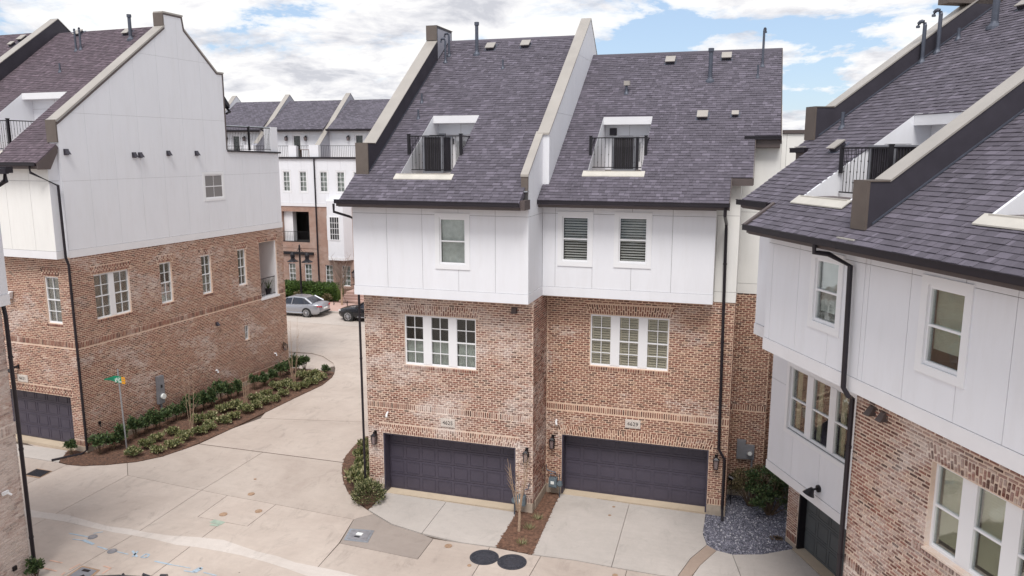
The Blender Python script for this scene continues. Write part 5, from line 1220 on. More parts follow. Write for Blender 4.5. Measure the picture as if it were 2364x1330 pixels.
# ================================================================== ROW ACROSS THE STREET
YB = 60.0; FBr = Fr((0, YB), (1, 0))
xs_ = [-49.0, -43.0, -36.5, -30.0, -23.5]
labs = ['distant townhouse behind the 4621 deck, mostly hidden, only its dark roof slope showing', 'distant townhouse across the street with a brown table on its terrace and dark recessed balcony', 'distant townhouse across the street with the white bay window above the hedge', 'distant townhouse across the street hidden behind the 4625 parapet']
BH = []
for k in range(4):
    x0, x1 = xs_[k], xs_[k+1]
    t = thing('townhouse', ((x0+x1)/2, YB, 0), labs[k], 'townhouse', 'townhouses across the street'); BH.append(t)
    balc = (-40.0, -37.25, 4.08, 6.80); holes = []
    lw = []
    if k == 1: lw = [(-39.56, -38.86), (-37.92, -37.22)]; holes = [balc]
    elif k == 2: lw = [(-35.82, -35.08), (-34.18, -33.36)]
    elif k == 0: lw = [(-46.4, -45.6), (-44.6, -43.9)]
    lowr = [(a, b, .30, 2.14) for a, b in lw]
    wall_grid(FBr, x0, x1, -.1, 7.32, holes+lowr, .3, 'brick_wall', FBRICK, t)
    if k == 1:
        for a, b, c, e in ((x0, x1, 2.95, 3.30),): pass
        m = MB(); m.box(FBr, balc[0], balc[0]+.9, -.9, -.32, balc[2], balc[3]); m.build('balcony_wall', TRIM, t)
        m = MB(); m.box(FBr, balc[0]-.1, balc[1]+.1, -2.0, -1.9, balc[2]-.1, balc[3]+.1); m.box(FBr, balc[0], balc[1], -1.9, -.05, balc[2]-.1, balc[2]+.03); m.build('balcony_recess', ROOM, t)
        m = MB(); m.box(FBr, -39.6, -37.9, -1.85, -1.84, balc[2]+.1, balc[3]-.05); m.build('balcony_glazing', GLASS, t)
        railing(t, [((balc[0], YB-.02), (balc[1], YB-.02), balc[2], balc[2])], balc[2], balc[2]+.95, pitch=.16, knuckle=False, rb=.011)
        m = MB(); m.box(FBr, -40.5, -36.9, .02, .16, 2.98, 3.22); m.build('steel_beam', BLACK, t)
        m = MB(); m.box(FBr, x0, x1, .0, .03, 3.55, 3.85); m.build('band_course', FBRICK, t)
    upr = []
    if k == 1: upr = [(-39.66, -38.98), (-38.0, -37.3)]
    elif k == 2: upr = [(-35.98, -35.25), (-34.33, -33.57), (-32.70, -31.95)]
    elif k == 0: upr = [(-46, -45.3)]
    else: upr = [(-28.5, -27.8), (-26.5, -25.8)]
    hu = [(a, b, 8.55, 10.33) for a, b in upr]
    wall_grid(FBr, x0, x1, 7.30, 11.42, hu, .3, 'white_wall_backing', JOINT, t, d=.01)
    n = int(round((x1-x0)/1.3)); panels(FBr, t, [x0+(x1-x0)*i/n for i in range(n+1)], [7.55, 11.42], [(a-.12, b+.12, 8.43, 10.45) for a, b in upr], d=.01, gap=.012)
    m = MB(); m.box(FBr, x0, x1, 0, .06, 7.28, 7.545); m.build('skirt_board', TRIM, t)
    for q in lowr: window(FBr, t, q, fill=f_grey, rec=.08, fw=.06, muntin=.03)
    for q in hu: window(FBr, t, q, fill=f_grey, rec=0, fw=.06, muntin=.03, trim=.11)
    m = MB(); m.box(FBr, x0-.01, x1+.01, -.1, .16, 11.42, 11.58); m.build('deck_edge', GUT, t)
    m = MB(); m.box(FBr, x0, x1, -2.6, -.0, 11.3, 11.42); m.build('terrace_deck', CONCD, t)
    # setback storey, roof
    Fs = Fr((0, 62.4), (1, 0)); dr = ((x0+x1)/2-.55+(.2 if k == 1 else 0), (x0+x1)/2+.35+(.2 if k == 1 else 0), 11.45, 13.55)
    wall_grid(Fs, x0+.2, x1-.2, 11.4, 13.95, [dr], .3, 'upper_wall', WHITE, t)
    box_obj('terrace_door_glass', GLASS, Fs, dr[0]+.12, dr[1]-.12, -.12, -.10, dr[2]+.1, dr[3]-.12, t)
    m = MB()
    for a, b, c, e in ((dr[0], dr[0]+.12, dr[2], dr[3]), (dr[1]-.12, dr[1], dr[2], dr[3]), (dr[0]+.12, dr[1]-.12, dr[3]-.12, dr[3]), (dr[0]+.12, dr[1]-.12, dr[2], dr[2]+.1)): m.box(Fs, a, b, -.15, -.05, c, e)
    m.build('terrace_door', TRIM, t); room_box(Fs, dr[0], dr[1], dr[2], dr[3], -.16, t)
    for uu in (dr[0]-.55, dr[1]+.55): lantern(t, Fs, uu, 13.2, h=.42, w_=.2)
    SB = Slope((0, 61.9, 13.95), (1, 0, 0), (0, 1), .62); m = MB(); slope_box(m, SB, x0+.22, x1-.22, 0, 4.6*SB.l, -.15, 0); m.build('roof', FROOF, t)
    Fpp = Fr((x0, 0), (0, 1)); m = MB(); m.prism(Fpp, [(66.5, 16.8), (71, 13.9), (71, 13.6), (66.5, 16.5)], .25, x1-x0-.25); m.build('back_roof', FROOF, t)
    gutter_run(t, Fs, x0+.2, x1-.2, .50, 14.0, s=.14, fascia=.2)
    pr = [(60.6, 11.5), (60.6, 12.55), (61.0, 12.75), (66.5, 17.4), (68.0, 16.2), (71.5, 13.4), (71.5, 11.5)] if k != 2 else [(60.2, 11.5), (60.2, 12.5), (60.5, 12.45), (66.5, 17.4), (68.0, 16.2), (71.5, 13.4), (71.5, 11.5)]
    parapet(t, Fpp, pr, -.22, .22, GREYCLAD if k else WHITE, CAP, [pr[2], pr[3], pr[4], pr[5]], name='party_parapet')
    m = MB(); m.box(FBr, x0-.55+(.1 if k == 2 else 0), x0+.45, -.42, -.02, 11.42, 12.60); m.build('terrace_pier', WHITE, t)
    if k == 1: m = MB(); m.box(FBr, -39.0, -38.25, -.42, -.02, 11.42, 12.55); m.build('terrace_pier', WHITE, t)
    railing(t, [((x0+.5, YB+.2), (x1-.6, YB+.2), 11.45, 11.45)], 11.45, 12.55, pitch=.17, knuckle=False, rb=.013)
    body(t, [(x0, YB+.45), (x1, YB+.45), (x1, 72), (x0, 72)], 0, 11.35, ROOM, name='rear_wall') if k != 1 else body(t, [(x0, YB+2.1), (x1, YB+2.1), (x1, 72), (x0, 72)], 0, 11.35, ROOM, name='rear_wall')
t = BH[2]
downspout(t, [(-36.45, YB-.10, 11.4), (-36.45, YB-.10, .4)], w_=.13)
# bay window of the third house
m = MB(); bx0, bx1, by = -35.45, -33.0, YB-.75
m.poly([(bx0, YB-.01), (bx0+.45, by), (bx1-.45, by), (bx1, YB-.01)], 2.75, 7.85); bay = m.build('bay_window', WHITE, t)
Fby = Fr((0, by), (1, 0)); 
for a, b, F_ in ((-34.76, -33.86, Fby), (.18, .62, Fr((bx0, YB), (.45, -.75)))):
    fr = MB(); 
    fr.box(F_, a-.06, b+.06, .002, .04, 4.44, 4.52); fr.box(F_, a-.06, b+.06, .002, .04, 6.44, 6.52); fr.box(F_, a-.06, a+.03, .002, .04, 4.52, 6.44); fr.box(F_, b-.03, b+.06, .002, .04, 4.52, 6.44)
    nn = 4 if b-a > .6 else 2
    for i in range(1, nn): x = a+(b-a)*i/nn; fr.box(F_, x-.014, x+.014, .006, .03, 4.52, 6.44)
    for j in range(1, 4): z = 4.5+1.95*j/4; fr.box(F_, a+.03, b-.03, .005, .034 if j == 2 else .028, z-.018, z+.018)
    fo = fr.build('bay_window_frame', VINYL, bay); pm = MB(); pm.box(F_, a+.03, b-.03, -.01, .004, 4.52, 6.44); pm.build('pane', simple('dark_pane', (.03, .032, .036), .1), bay)
m = MB(); m.poly([(bx0-.02, YB-.012), (bx0+.44, by-.02), (bx1-.44, by-.02), (bx1+.02, YB-.012)], 2.70, 2.96); m.build('bay_skirt', TRIM, bay)
lantern(BH[1], FBr, -41.0, 1.5, h=.6, w_=.25); lantern(BH[2], FBr, -32.95, 1.45, h=.6, w_=.25)
# ================================================================== GROUND
def gp2(x, y): p = G(x, y); return (float(p[0]), float(p[1]))
def W_(x, y): return ('w', x, y)
def pts_of(lst): return [(q[1], q[2]) if q[0] == 'w' else gp2(*q) for q in lst]
def inset(pts, g):
    n = len(pts); A = sum(pts[k][0]*pts[(k+1) % n][1]-pts[(k+1) % n][0]*pts[k][1] for k in range(n))
    if A < 0: pts = pts[::-1]
    out = []
    for i in range(n):
        a, b, c = np.array(pts[i-1]), np.array(pts[i]), np.array(pts[(i+1) % n])
        e1 = (b-a)/max(1e-6, np.linalg.norm(b-a)); e2 = (c-b)/max(1e-6, np.linalg.norm(c-b))
        n1 = np.array([-e1[1], e1[0]]); n2 = np.array([-e2[1], e2[0]]); h = n1+n2; l = h@h
        out.append(tuple(b+(h/max(l, .5)*2*g if l > 1e-6 else n1*g)))
    return out
m = MB(); m.box(None, -900, 900, -60, 1500, -.5, -.16); ground = struct(m.build('ground', DIRT))
m = MB(); m.poly([(-80, -20), (14, -20), (14, 47.2), (-80, 47.2)], -.16, -.05); base = struct(m.build('alley_bed', CONC))
alley = bpy.data.objects.new('alley_pavement', None); COL.objects.link(alley); alley['kind'] = 'structure'; alley.location = (-15, 22, 0)
m = MB(); m.poly(pts_of([(0, 1000), (155, 1055), (459, 1010), (765, 845), W_(-13, 46), W_(-12.0, 24), W_(-8, 22.3), W_(3.2, 20.5), W_(0, 17), W_(-22, 14), W_(-28, 18)]), -.07, -.04); jb = m.build('joint_bed', JFILL, alley)
def slab(lst, mat=CONC, name='concrete_slab', g=.010, z=0.):
    m = MB(); m.poly(inset(pts_of(lst), g), -.04+z, z); return m.build(name, mat, alley)
bedL = [(155,1073),(190,1076),(248,1073.6),(314,1067),(372,1055),(426,1037),(459,1024),(537.5,989),(612,953),(678,920.6),(744,889.6),(765,873),(771.5,862.7),(765,858.6),(719.4,854.4)]
bedC = [(793,1068),(790,1080.5),(792,1108),(802,1133.5),(821.5,1158.7),(850,1178)]
slab([(459,1025),(537.5,989),(601,966),W_(-12.62,30.6),W_(-12.62,29.2),(846,1009),(832.6,1019),(813,1036),(796,1058),(793,1068)])
slab([(601,965.5),(612,953),(678,920.6),(744,889.6),(766,872),W_(-12.62,38),W_(-12.62,30.6)])
slab([(766,872),(771.5,862.7),(774,850),(769,838),(745,822),(719,815),(668,812),W_(-34,40.6),W_(-34,47.1),W_(-5,47.1),W_(-5,40.5),W_(-12.62,38)])
slab([(607,1044),(793,1068),(790,1080.5),(792,1108),(802,1133.5),(821.5,1158.7),(850,1178),(863,1187),(816.6,1199),(637,1164.6),(525,1144),(465,1132)])
slab([(459,1025),(607,1044),(465,1132),(295,1097.5),(293.6,1069),(314,1067),(372,1055),(426,1037)])
slab([(155,1073),(190,1076),(248,1073.6),(293.6,1069),(295,1097.5),(150,1175),(40,1232),(0,1190),(0,1146),(58,1119)])
slab([(47,1054),(135,1068),(155,1073),(58,1119),(0,1146),(0,1047)], CONC)
slab([(525,1144),(637,1164.6),(570.6,1215),(457,1193)])
slab([(465,1132),(525,1144),(457,1193),(515,1204.5),(349,1330),(320,1352),(115,1352),(145,1330),(318,1228.6)])
slab([(515,1204.5),(570.6,1215),(637,1164.6),(816.6,1199),(783.5,1253),(734,1309),(700,1352),(320,1352),(349,1330)])
slab([(295,1097.5),(465,1132),(318,1228.6),(145,1330),(115,1352),(0,1352),(0,1270),(40,1232),(150,1175)])
slab([(816.6,1199),(863,1187),(904,1211),(974,1233),(1000,1244),(964,1291),(784,1254)], CONCD)
slab([(784,1254),(964,1291),(1000,1244),(1060,1253),(1131,1263),(1089.5,1330),(1075,1352),(700,1352),(734,1309)])
slab([(1131,1263),(1146,1265),(1228,1281),(1248.6,1284),(1222,1330),(1210,1352),(1075,1352),(1089.5,1330)])
slab([(1248.6,1284),(1327.7,1294),(1413,1310),(1447,1316),(1438,1352),(1210,1352),(1222,1330)])
slab([(1447,1316),(1524,1329),(1566,1334),(1545,1352),(1438,1352)])
m = MB(); a_, b_ = np.array(gp2(459, 1025)), np.array(gp2(793, 1068)); d_ = (b_-a_)/np.linalg.norm(b_-a_); n_ = np.array([-d_[1], d_[0]])*.022
m.poly([tuple(a_-n_), tuple(b_-n_), tuple(b_+n_), tuple(a_+n_)], -.03, .003); m.build('expansion_joint', JFILL, alley)
# driveways
dwy = bpy.data.objects.new('driveway', None); COL.objects.link(dwy); dwy['kind'] = 'structure'; dwy.location = (-9, 22, 0)
def dslab(lst, mat=CONCW, z=.012, name='driveway_slab', par=None, g=.009):
    m = MB(); m.poly(inset(pts_of(lst), g), -.04, z); return m.build(name, mat, par or dwy)
dslab([(892,1137.5),(1030.5,1159),(974,1232),(904,1210),(850,1177.5)])
dslab([(1030.5,1159),(1194,1183.5),(1146,1264),(1060.6,1252.4),(974,1232)])
dslab([W_(-11.98,23.46),W_(-7.10,23.46),W_(-7.10,23.92),W_(-11.98,23.92)], SILLC, z=.03, name='garage_apron', g=.004)
dw2 = bpy.data.objects.new('driveway', None); COL.objects.link(dw2); dw2['kind'] = 'structure'; dw2.location = (-3.5, 23, 0)
dslab([(1293,1138.5),(1453,1163.5),(1411.7,1309.4),(1327.7,1294),(1228,1280.5)], par=dw2)
dslab([(1453,1163.5),(1629,1188),(1622.7,1233),(1632,1258.6),(1594,1290),(1563,1333),(1524,1329),(1411.7,1309.4)], par=dw2)
dslab([W_(-5.93,25.2),W_(-.915,25.2),W_(-.915,25.66),W_(-5.93,25.66)], SILLC, z=.03, name='garage_apron', par=dw2, g=.004)
dslab([(1632,1258.6),(1654.4,1271.5),(1616,1306),(1590,1340),(1558,1340),(1594,1290)], CONCB, z=.008, name='brown_strip', par=dw2)
dw3 = bpy.data.objects.new('driveway', None); COL.objects.link(dw3); dw3['kind'] = 'structure'; dw3.location = (1.5, 22, 0)
dslab([(1654.4,1271.5),(1691,1281),(1712,1336),(1590,1342),(1616,1306)], par=dw3)
R2 = lambda p, q: W_(*[float(v) for v in (pR*p+qR*q)[:2]])
dslab([(1691,1281),(1760,1280.5),(1827,1268.5),R2(19.93,12.6),R2(15,12.6),R2(15,11.2),(1712,1336)], par=dw3)
dslab([R2(19.93,12.62),R2(15,12.62),R2(15,13.05),R2(19.93,13.05)], SILLC, z=.02, name='garage_apron', par=dw3)
dw4 = bpy.data.objects.new('driveway', None); COL.objects.link(dw4); dw4['kind'] = 'structure'; dw4.location = tuple(OL+eL*-3)
dslab([(47,1054),(136,1068),(157,1041),(45,1026),(0,1019),(0,1047)], par=dw4)
lw = lambda u, v: W_(*[float(x) for x in (OL+eL*u+dL*v)[:2]])
dslab([lw(-.667,-.02),lw(-5.6,-.02),lw(-5.6,.45),lw(-.667,.45)], SILLC, z=.08, name='garage_apron', par=dw4)
# pale cement wash across the lane
m = MB()
m.poly(pts_of([(0,1166),(62,1175),(100,1183),(156,1189),(208,1204),(249,1215),(303,1222),(337,1229),(394,1237),(455,1240),(517,1247),(560,1262),(595,1274),(640,1284),(682,1299),(777,1317.5),(827,1330),(860,1344),(770,1344),(703,1328),(661.5,1313),(610,1297),(554,1282),(513,1274),(455,1264),(405,1258),(354,1245),(303,1236),(261,1229),(208,1218),(151,1205),(100,1197),(66,1193.5),(0,1184)]), .001, .005)
m.build('cement_wash', WASHC, alley)
# survey paint
def stroke(pl, w_, mat, z=.0085):
    p = [np.array(gp2(*q)) for q in pl]; m = MB()
    for a, b in zip(p, p[1:]):
        d = (b-a)/np.linalg.norm(b-a); n = np.array([-d[1], d[0]])*w_/2; m.poly([tuple(a-n), tuple(b-n), tuple(b+n), tuple(a+n)], .0055, z)
    m.build('paint_mark', mat, alley)
for pl, w_ in (([(160,1232),(205,1240)],.05),([(192,1247),(216,1257)],.10),([(168,1245),(192,1248)],.04),([(216,1232),(238,1228)],.04),([(225,1262),(248,1269)],.05),([(270,1274),(296,1280)],.04),([(306,1272),(316,1286)],.07),([(318,1273),(306,1286)],.06),([(325,1287),(337,1279),(345,1281),(338,1288),(325,1287)],.05),([(357,1296),(395,1304)],.06),([(395,1304),(440,1312)],.03),([(445,1320),(462,1311),(466,1313),(450,1322)],.09),([(425,1318),(450,1322)],.05),([(470,1322),(500,1329)],.04)): stroke(pl, w_, BLUEP)
for pl, w_ in (([(115,1294),(144,1300)],.05),([(100,1312),(131,1319)],.05),([(160,1315),(186,1302)],.05),([(239,1307),(256,1312),(236,1325)],.05),([(142,1328),(150,1322)],.06),([(76,1308),(86,1306)],.05)): stroke(pl, w_, REDP)
stroke([(489,1203),(515,1209)], .22, GREENP); stroke([(486,1211),(505,1214)], .12, GREENP)

# covers and lids
def cover(x, y, r, label, mat=IRON, ring=True):
    c = gp2(x, y); t = thing('manhole_cover', (*c, 0), label, 'manhole cover', None)
    m = MB(); m.lathe((*c, 0.0), [(r, -.02), (r, .016), (r*.90, .018), (r*.89, .010)], 40); m.build('ring', mat, t)
    m = MB(); m.lathe((*c, 0.0), [(r*.87, -.02), (r*.87, .016), (r*.6, .018), (r*.59, .024), (r*.52, .024), (r*.51, .018), (.05, .018)], 40)
    for k in range(24):
        a = 2*math.pi*k/24; ca, sa = math.cos(a), math.sin(a)
        for rr in (.70, .79): m.box(None, c[0]+ca*r*rr-.018, c[0]+ca*r*rr+.018, c[1]+sa*r*rr-.018, c[1]+sa*r*rr+.018, .016, .026)
    m.build('lid', mat, t); return t
cover(1118, 1287, .44, 'left one of the two round iron manhole covers at the foot of the planting strip')
cover(1182, 1298, .44, 'right one of the two round iron manhole covers below the planting strip')
def lid(x, y, r, label, mat, name='cleanout_lid', cat='cleanout lid', inner=None, group=None):
    c = gp2(x, y); t = thing(name, (*c, 0), label, cat, group)
    m = MB(); m.lathe((*c, 0), [(r, -.02), (r, .018), (r*.8, .022), (.01, .022)], 20); o = m.build('lid', mat, t)
    if inner: m = MB(); m.lathe((*c, 0), [(r*.62, .02), (r*.60, .027), (.01, .027)], 16); m.build('cap', inner, t)
RUST = simple('rusty_lid', (.34, .225, .15), .9, var=.3, scale=12); 
lid(580, 1141, .12, 'rusty tan lid highest of the three on the lane, just above the patched slab', RUST); lid(515.5, 1188, .13, 'rusty tan lid inside the patched slab, on its left', RUST); lid(597, 1180.5, .12, 'pale tan lid inside the patched slab, near its right edge', RUST)
lid(214, 1240, .14, 'round valve lid with blue ring, left of the two below the pale cement wash', METERG, inner=STEELPL); lid(259, 1273, .14, 'round valve lid with grey cap, right of the two below the pale cement wash', METERG, inner=STEELPL)
lid(1035, 1261, .115, 'rusty round lid on the lane below the driveway of 4625', RUST); lid(1083.5, 1306, .06, 'tiny rusty plug left of the two manhole covers', RUST)
lid(1417, 1171, .055, 'upper one of the two small dark lids on the 4629 driveway', RUST); lid(1407.5, 1190.5, .055, 'lower one of the two small dark lids on the 4629 driveway', RUST)
lid(1420, 1329, .08, 'dark lid at the bottom edge below the 4629 driveway', RUST); lid(589, 1106.5, .05, 'very small dark plug in the middle of the lane', RUST)
def box_cover(quad, label, mat, extra=None, frame=GALV, g=.05):
    p = pts_of(quad); c = np.mean(np.array(p), axis=0); t = thing('utility_cover', (*c, 0), label, 'utility cover')
    m = MB(); m.poly(inset(p, -.02), -.02, .014); m.build('frame', frame, t); m = MB(); m.poly(inset(p, g), .0, .022); o = m.build('lid', mat, t)
    return t, o
t, o = box_cover([(809,1222),(862.5,1226),(848,1252.5),(795.5,1246.5)], 'square steel-framed utility cover with a white handle plate on the dark slab near 4625', STEELPL, g=.06)
c = gp2(829, 1236); m = MB(); m.box(None, c[0]-.10, c[0]+.10, c[1]-.03, c[1]+.10, .02, .045); m.build('handle_plate', SIGNW, o); m = MB(); m.box(None, c[0]-.09, c[0]+.09, c[1]-.17, c[1]-.10, .02, .03); m.build('handle_slot', BLACK, o)
t, o = box_cover([(86,1083),(119,1088.5),(91,1103.5),(57,1098)], 'dark storm drain grate on the damp slab in front of the 4621 garage', IRON, frame=RUST, g=.05)
p = pts_of([(86,1083),(119,1088.5),(91,1103.5),(57,1098)]); m = MB()
for k in range(1, 9):
    a = np.array(p[0])*(1-k/9)+np.array(p[3])*k/9; b = np.array(p[1])*(1-k/9)+np.array(p[2])*k/9; m.tube([(a[0], a[1], .022), (b[0], b[1], .022)], .018, 5)
m.build('grate_bars', BLACK, t)
t, o = box_cover([(190,1308),(229,1317),(205,1338),(150,1334)], 'grey vault cover with pink paint at the bottom edge of the photo', METERG, frame=RUST); 
c = gp2(199, 1319); m = MB(); m.box(None, c[0]-.12, c[0]+.12, c[1]-.05, c[1]+.05, .02, .03); m.build('handle_slot', BLACK, o)

# beds
def bed(name, lst, mat, z=.03):
    m = MB(); p = pts_of(lst); m.poly(p, -.14, z); return struct(m.build(name, mat))
fl = lambda u, v: W_(*[float(x) for x in (OL+eL*u+dL*v)[:2]])
BEDL = bedL+[W_(*gp2(719.4,854.4)), fl(.05, 13.3), fl(.03, .0), fl(-.60, .0), (157, 1042), (136.5, 1067)]
bed('planting_bed', BEDL, MULCH)
BEDC = [W_(-12.6, 29.5), (846.6,1009), (832.6,1019), (813,1035.8), (796,1058), (790,1080.5), (792,1108), (802,1133.5), (821.5,1158.7), (850,1177), (891,1137), W_(-12.6, 23.45)]
bed('planting_bed', BEDC, MULCH)
STRIP = [(1194,1184),(1146,1264.5),(1228,1280),(1292,1139), W_(-5.93, 25.2), W_(-6.5, 25.2), W_(-6.5, 23.46), W_(-7.1, 23.46)]
bed('planting_strip', STRIP, MULCH, z=.02)
GR = [(1629,1187.5),(1622.7,1233),(1632,1258),(1654.4,1271),(1690,1280.5),(1760,1280),(1827,1269), R2(19.95, 12.72), R2(20.5, 12.75), R2(20.5, 18), W_(3.2, 28.6), W_(.86, 28.6), W_(.86, 27), W_(-.3, 27), W_(-.3, 25.2), W_(-.91, 25.2)]
bed('gravel_bed', GR, simple('gravel_base', (.12, .12, .15), .95, var=.4, scale=20), z=-.03)
bed('back_garden_soil', [W_(3.2, 28.6), R2(20.5, 18), R2(24, 24), W_(10, 45), W_(3.2, 45)], DIRT, z=-.05)
def inpoly(x, y, P):
    c = False; n = len(P)
    for i in range(n):
        x0, y0 = P[i]; x1, y1 = P[i-1]
        if (y0 > y) != (y1 > y) and x < (x1-x0)*(y-y0)/(y1-y0)+x0: c = not c
    return c
def scatter(name, lst, mat, n, s0, s1, z, flat=.5, elong=1.0):
    P = pts_of(lst); xs = [p[0] for p in P]; ys = [p[1] for p in P]; m = MB(); k = 0; V = []; Fc = []
    while k < n:
        x, y = random.uniform(min(xs), max(xs)), random.uniform(min(ys), max(ys))
        if not inpoly(x, y, P): continue
        s = random.uniform(s0, s1); a = random.uniform(0, 6.28); i = len(V)
        for dx, dy, dz in ((1*elong, 0, 0), (0, 1, 0), (-1*elong, 0, 0), (0, -1, 0), (0, 0, 1)):
            dx += random.uniform(-.3, .3); dy += random.uniform(-.3, .3)
            V.append((x+s*(dx*math.cos(a)-dy*math.sin(a)), y+s*(dx*math.sin(a)+dy*math.cos(a)), z+dz*s*flat*random.uniform(.5, 1.3)))
        Fc += [(i, i+1, i+4), (i+1, i+2, i+4), (i+2, i+3, i+4), (i+3, i, i+4)]; k += 1
    m.v = V; m.f = Fc; m.m = [0]*len(Fc); return stuff(m.build(name, mat))
tag(scatter('gravel', GR[:10]+GR[10:], GRAVEL, 26000, .016, .045, -.035, .9), 'blue-grey crushed stone filling the bed beside the downspout of 4629', 'gravel')
tag(scatter('mulch_chips', BEDL, MULCHC, 9000, .015, .045, .028, .5, 2.2), 'brown bark mulch along the wall of 4621', 'mulch')
tag(scatter('mulch_chips', BEDC, MULCHC, 2500, .015, .045, .028, .5, 2.2), 'brown bark mulch in the curved bed left of 4625', 'mulch')
tag(scatter('mulch_chips', STRIP, MULCHC, 3500, .015, .045, .018, .5, 2.2), 'dark bark mulch in the strip between the two driveways', 'mulch')

# ================================================================== PLANTS
def leaf_cluster(m, cx, cy, cz, n, rx, rz, ls, shell=.55, lean=.0):
    V, Fc = m.v, m.f
    for _ in range(n):
        a = random.uniform(0, 6.283); b = math.asin(random.uniform(-.35, 1)); r = random.uniform(shell, 1.0)*random.uniform(.8, 1.08)
        x = cx+rx*r*math.cos(a)*math.cos(b); y = cy+rx*r*math.sin(a)*math.cos(b); z = cz+rz*r*math.sin(b)
        d = Vector((math.cos(a)*math.cos(b), math.sin(a)*math.cos(b), math.sin(b)+.45+lean)).normalized()
        d = (d+Vector((random.gauss(0, .45), random.gauss(0, .45), random.gauss(0, .35)))).normalized()
        s = d.cross(Vector((random.gauss(0, 1), random.gauss(0, 1), random.gauss(0, 1)))).normalized()
        l = ls*random.uniform(.7, 1.3); w_ = l*.30; c = Vector((x, y, z)); nn = d.cross(s)*w_*.35; i = len(V)
        V += [tuple(c), tuple(c+d*l*.5+s*w_+nn), tuple(c+d*l), tuple(c+d*l*.5-s*w_+nn)]; Fc += [(i, i+1, i+2), (i, i+2, i+3)]; m.m += [m.mi, m.mi]
def shrub_proto(name, mats, clumps, n, ls, R_, H_, label, cat, group, low=False):
    m = MB(); m.mi = 1
    st = []
    for k in range(clumps):
        a = random.uniform(0, 6.28); r = R_*math.sqrt(random.random())*.62; st.append((r*math.cos(a), r*math.sin(a), H_*random.uniform(.35, .8) if not low else H_*random.uniform(.25, .6)))
    for (x, y, z) in st: m.tube([(x*.2, y*.2, -.02), (x*.6, y*.6, z*.5), (x, y, z)], .012, 5, .006)
    m.mi = 0
    for (x, y, z) in st: leaf_cluster(m, x, y, z, n//clumps, R_*random.uniform(.28, .42), H_*random.uniform(.24, .40), ls, .35)
    me = m.build(name, mats); tag(me, label, cat, group); return me
def dup(o, loc, rz, sc, label=None, group=None):
    c = o.copy(); COL.objects.link(c); c.location = loc; c.rotation_euler = (0, 0, rz); c.scale = sc
    if label: c['label'] = label
    if group: c['group'] = group
    return c
BROWNST = simple('shrub_stem', (.12, .08, .05), .9)
UP = [shrub_proto('upright_shrub', [LEAF_D, BROWNST], 9, 620, .10, .30, .72, 'upright dark green shrub in the row against the side wall of 4621', 'shrub', 'upright dark shrubs along the side wall of 4621') for _ in range(3)]
LO = [shrub_proto('low_shrub', [LEAF_Y, BROWNST], 10, 620, .095, .40, .42, 'low variegated shrub in the staggered rows near the edge of the bed beside 4621', 'shrub', 'low variegated shrubs in the bed beside 4621', low=True) for _ in range(3)]
def plant_all(protos, pl, zoom=None, sc=1.0):
    used = [False]*len(protos)
    for i, (x, y) in enumerate(pl):
        px, py = (x, y); c = gp2(px, py); k = i % len(protos); s = sc*random.uniform(.92, 1.2); S_ = (s*random.uniform(.9, 1.1), s*random.uniform(.9, 1.1), s*random.uniform(.85, 1.15))
        if not used[k]: used[k] = True; protos[k].location = (*c, .03); protos[k].rotation_euler = (0, 0, random.uniform(0, 6.28)); protos[k].scale = S_
        else: dup(protos[k], (*c, .03), random.uniform(0, 6.28), S_)
z1 = lambda l: [(x/2.4186, 780+y/2.4186) for x, y in l]
plant_all(UP, sc=1.08, pl=z1([(560,655),(632,632),(682,600),(762,565),(818,537),(880,517),(940,490),(1000,465),(1048,440),(1092,424),(1142,408),(1182,390),(1236,370),(1282,350),(1330,330),(1422,295),(1476,274),(1526,250),(1566,230),(1606,210),(1660,195),(1702,184)]))
plant_all(LO, z1([(750,665),(815,625),(885,645),(965,617),(880,585),(965,550),(1040,582),(1110,545),(1180,517),(1110,487),(1185,457),(1245,487),(1243,421),(1300,461),(1297,401),(1370,427),(1430,401),(1422,345),(1480,380),(1482,331),(1530,361),(1585,330),(1542,296),(1640,300),(1602,276),(1690,284),(1740,260),(1692,240),(1790,240),(1745,222)]))
o = dup(UP[0], (*gp2(164, 1052), .03), 1., (.85, .85, .8), 'small dark shrub in the corner bed left of the 4621 downspout'); del o['group']
o = dup(UP[1], (*gp2(752, 868), .03), 2., (1., 1., .8), 'last rounded shrub at the far tip of the bed beside 4621'); del o['group']
o = dup(UP[2], (*gp2(84, 1334), .0), 2., (.8, .8, .8), 'small green plant at the foot of the nearest brick corner, cut by the bottom edge'); del o['group']
CL = [((838, 1036), .85), ((829, 1062), 1.0), ((838, 1090), 1.15), ((826, 1118), 1.25), ((836, 1134), 1.0)]
for i, (q, s) in enumerate(CL):
    o = dup(LO[i % 3], (*gp2(q[0]+4, q[1]+6), .03), i*1.3, (s*1.1, s*1.1, s*1.6), ('topmost light-leaved shrub of the curved bed, half behind the 4625 downspout', 'second light-leaved shrub from the top of the curved bed left of 4625', 'middle light-leaved shrub of the curved bed left of 4625', 'fourth shrub from the top of the curved bed, just above the large round one', 'small shrub between the large round one and the 4625 downspout')[i], 'shrubs in the curved bed left of 4625')
BIG = shrub_proto('round_shrub', [LEAF_Y, BROWNST], 14, 1300, .09, .58, .80, 'largest rounded pale shrub at the lower tip of the curved bed, beside the 4625 garage', 'shrub', None, low=True) if False else None
m = MB(); m.mi = 1
for k in range(10): a = k*.63; m.tube([(0, 0, 0), (.2*math.cos(a), .2*math.sin(a), .25), (.38*math.cos(a), .38*math.sin(a), .45)], .012, 5, .006)
LEAF_R = leafmat('olive_leaf', [(.035, .05, .022), (.075, .09, .035), (.14, .15, .06), (.32, .29, .17)])
m.mi = 0; leaf_cluster(m, 0, 0, .22, 1700, .58, .50, .075, .75)
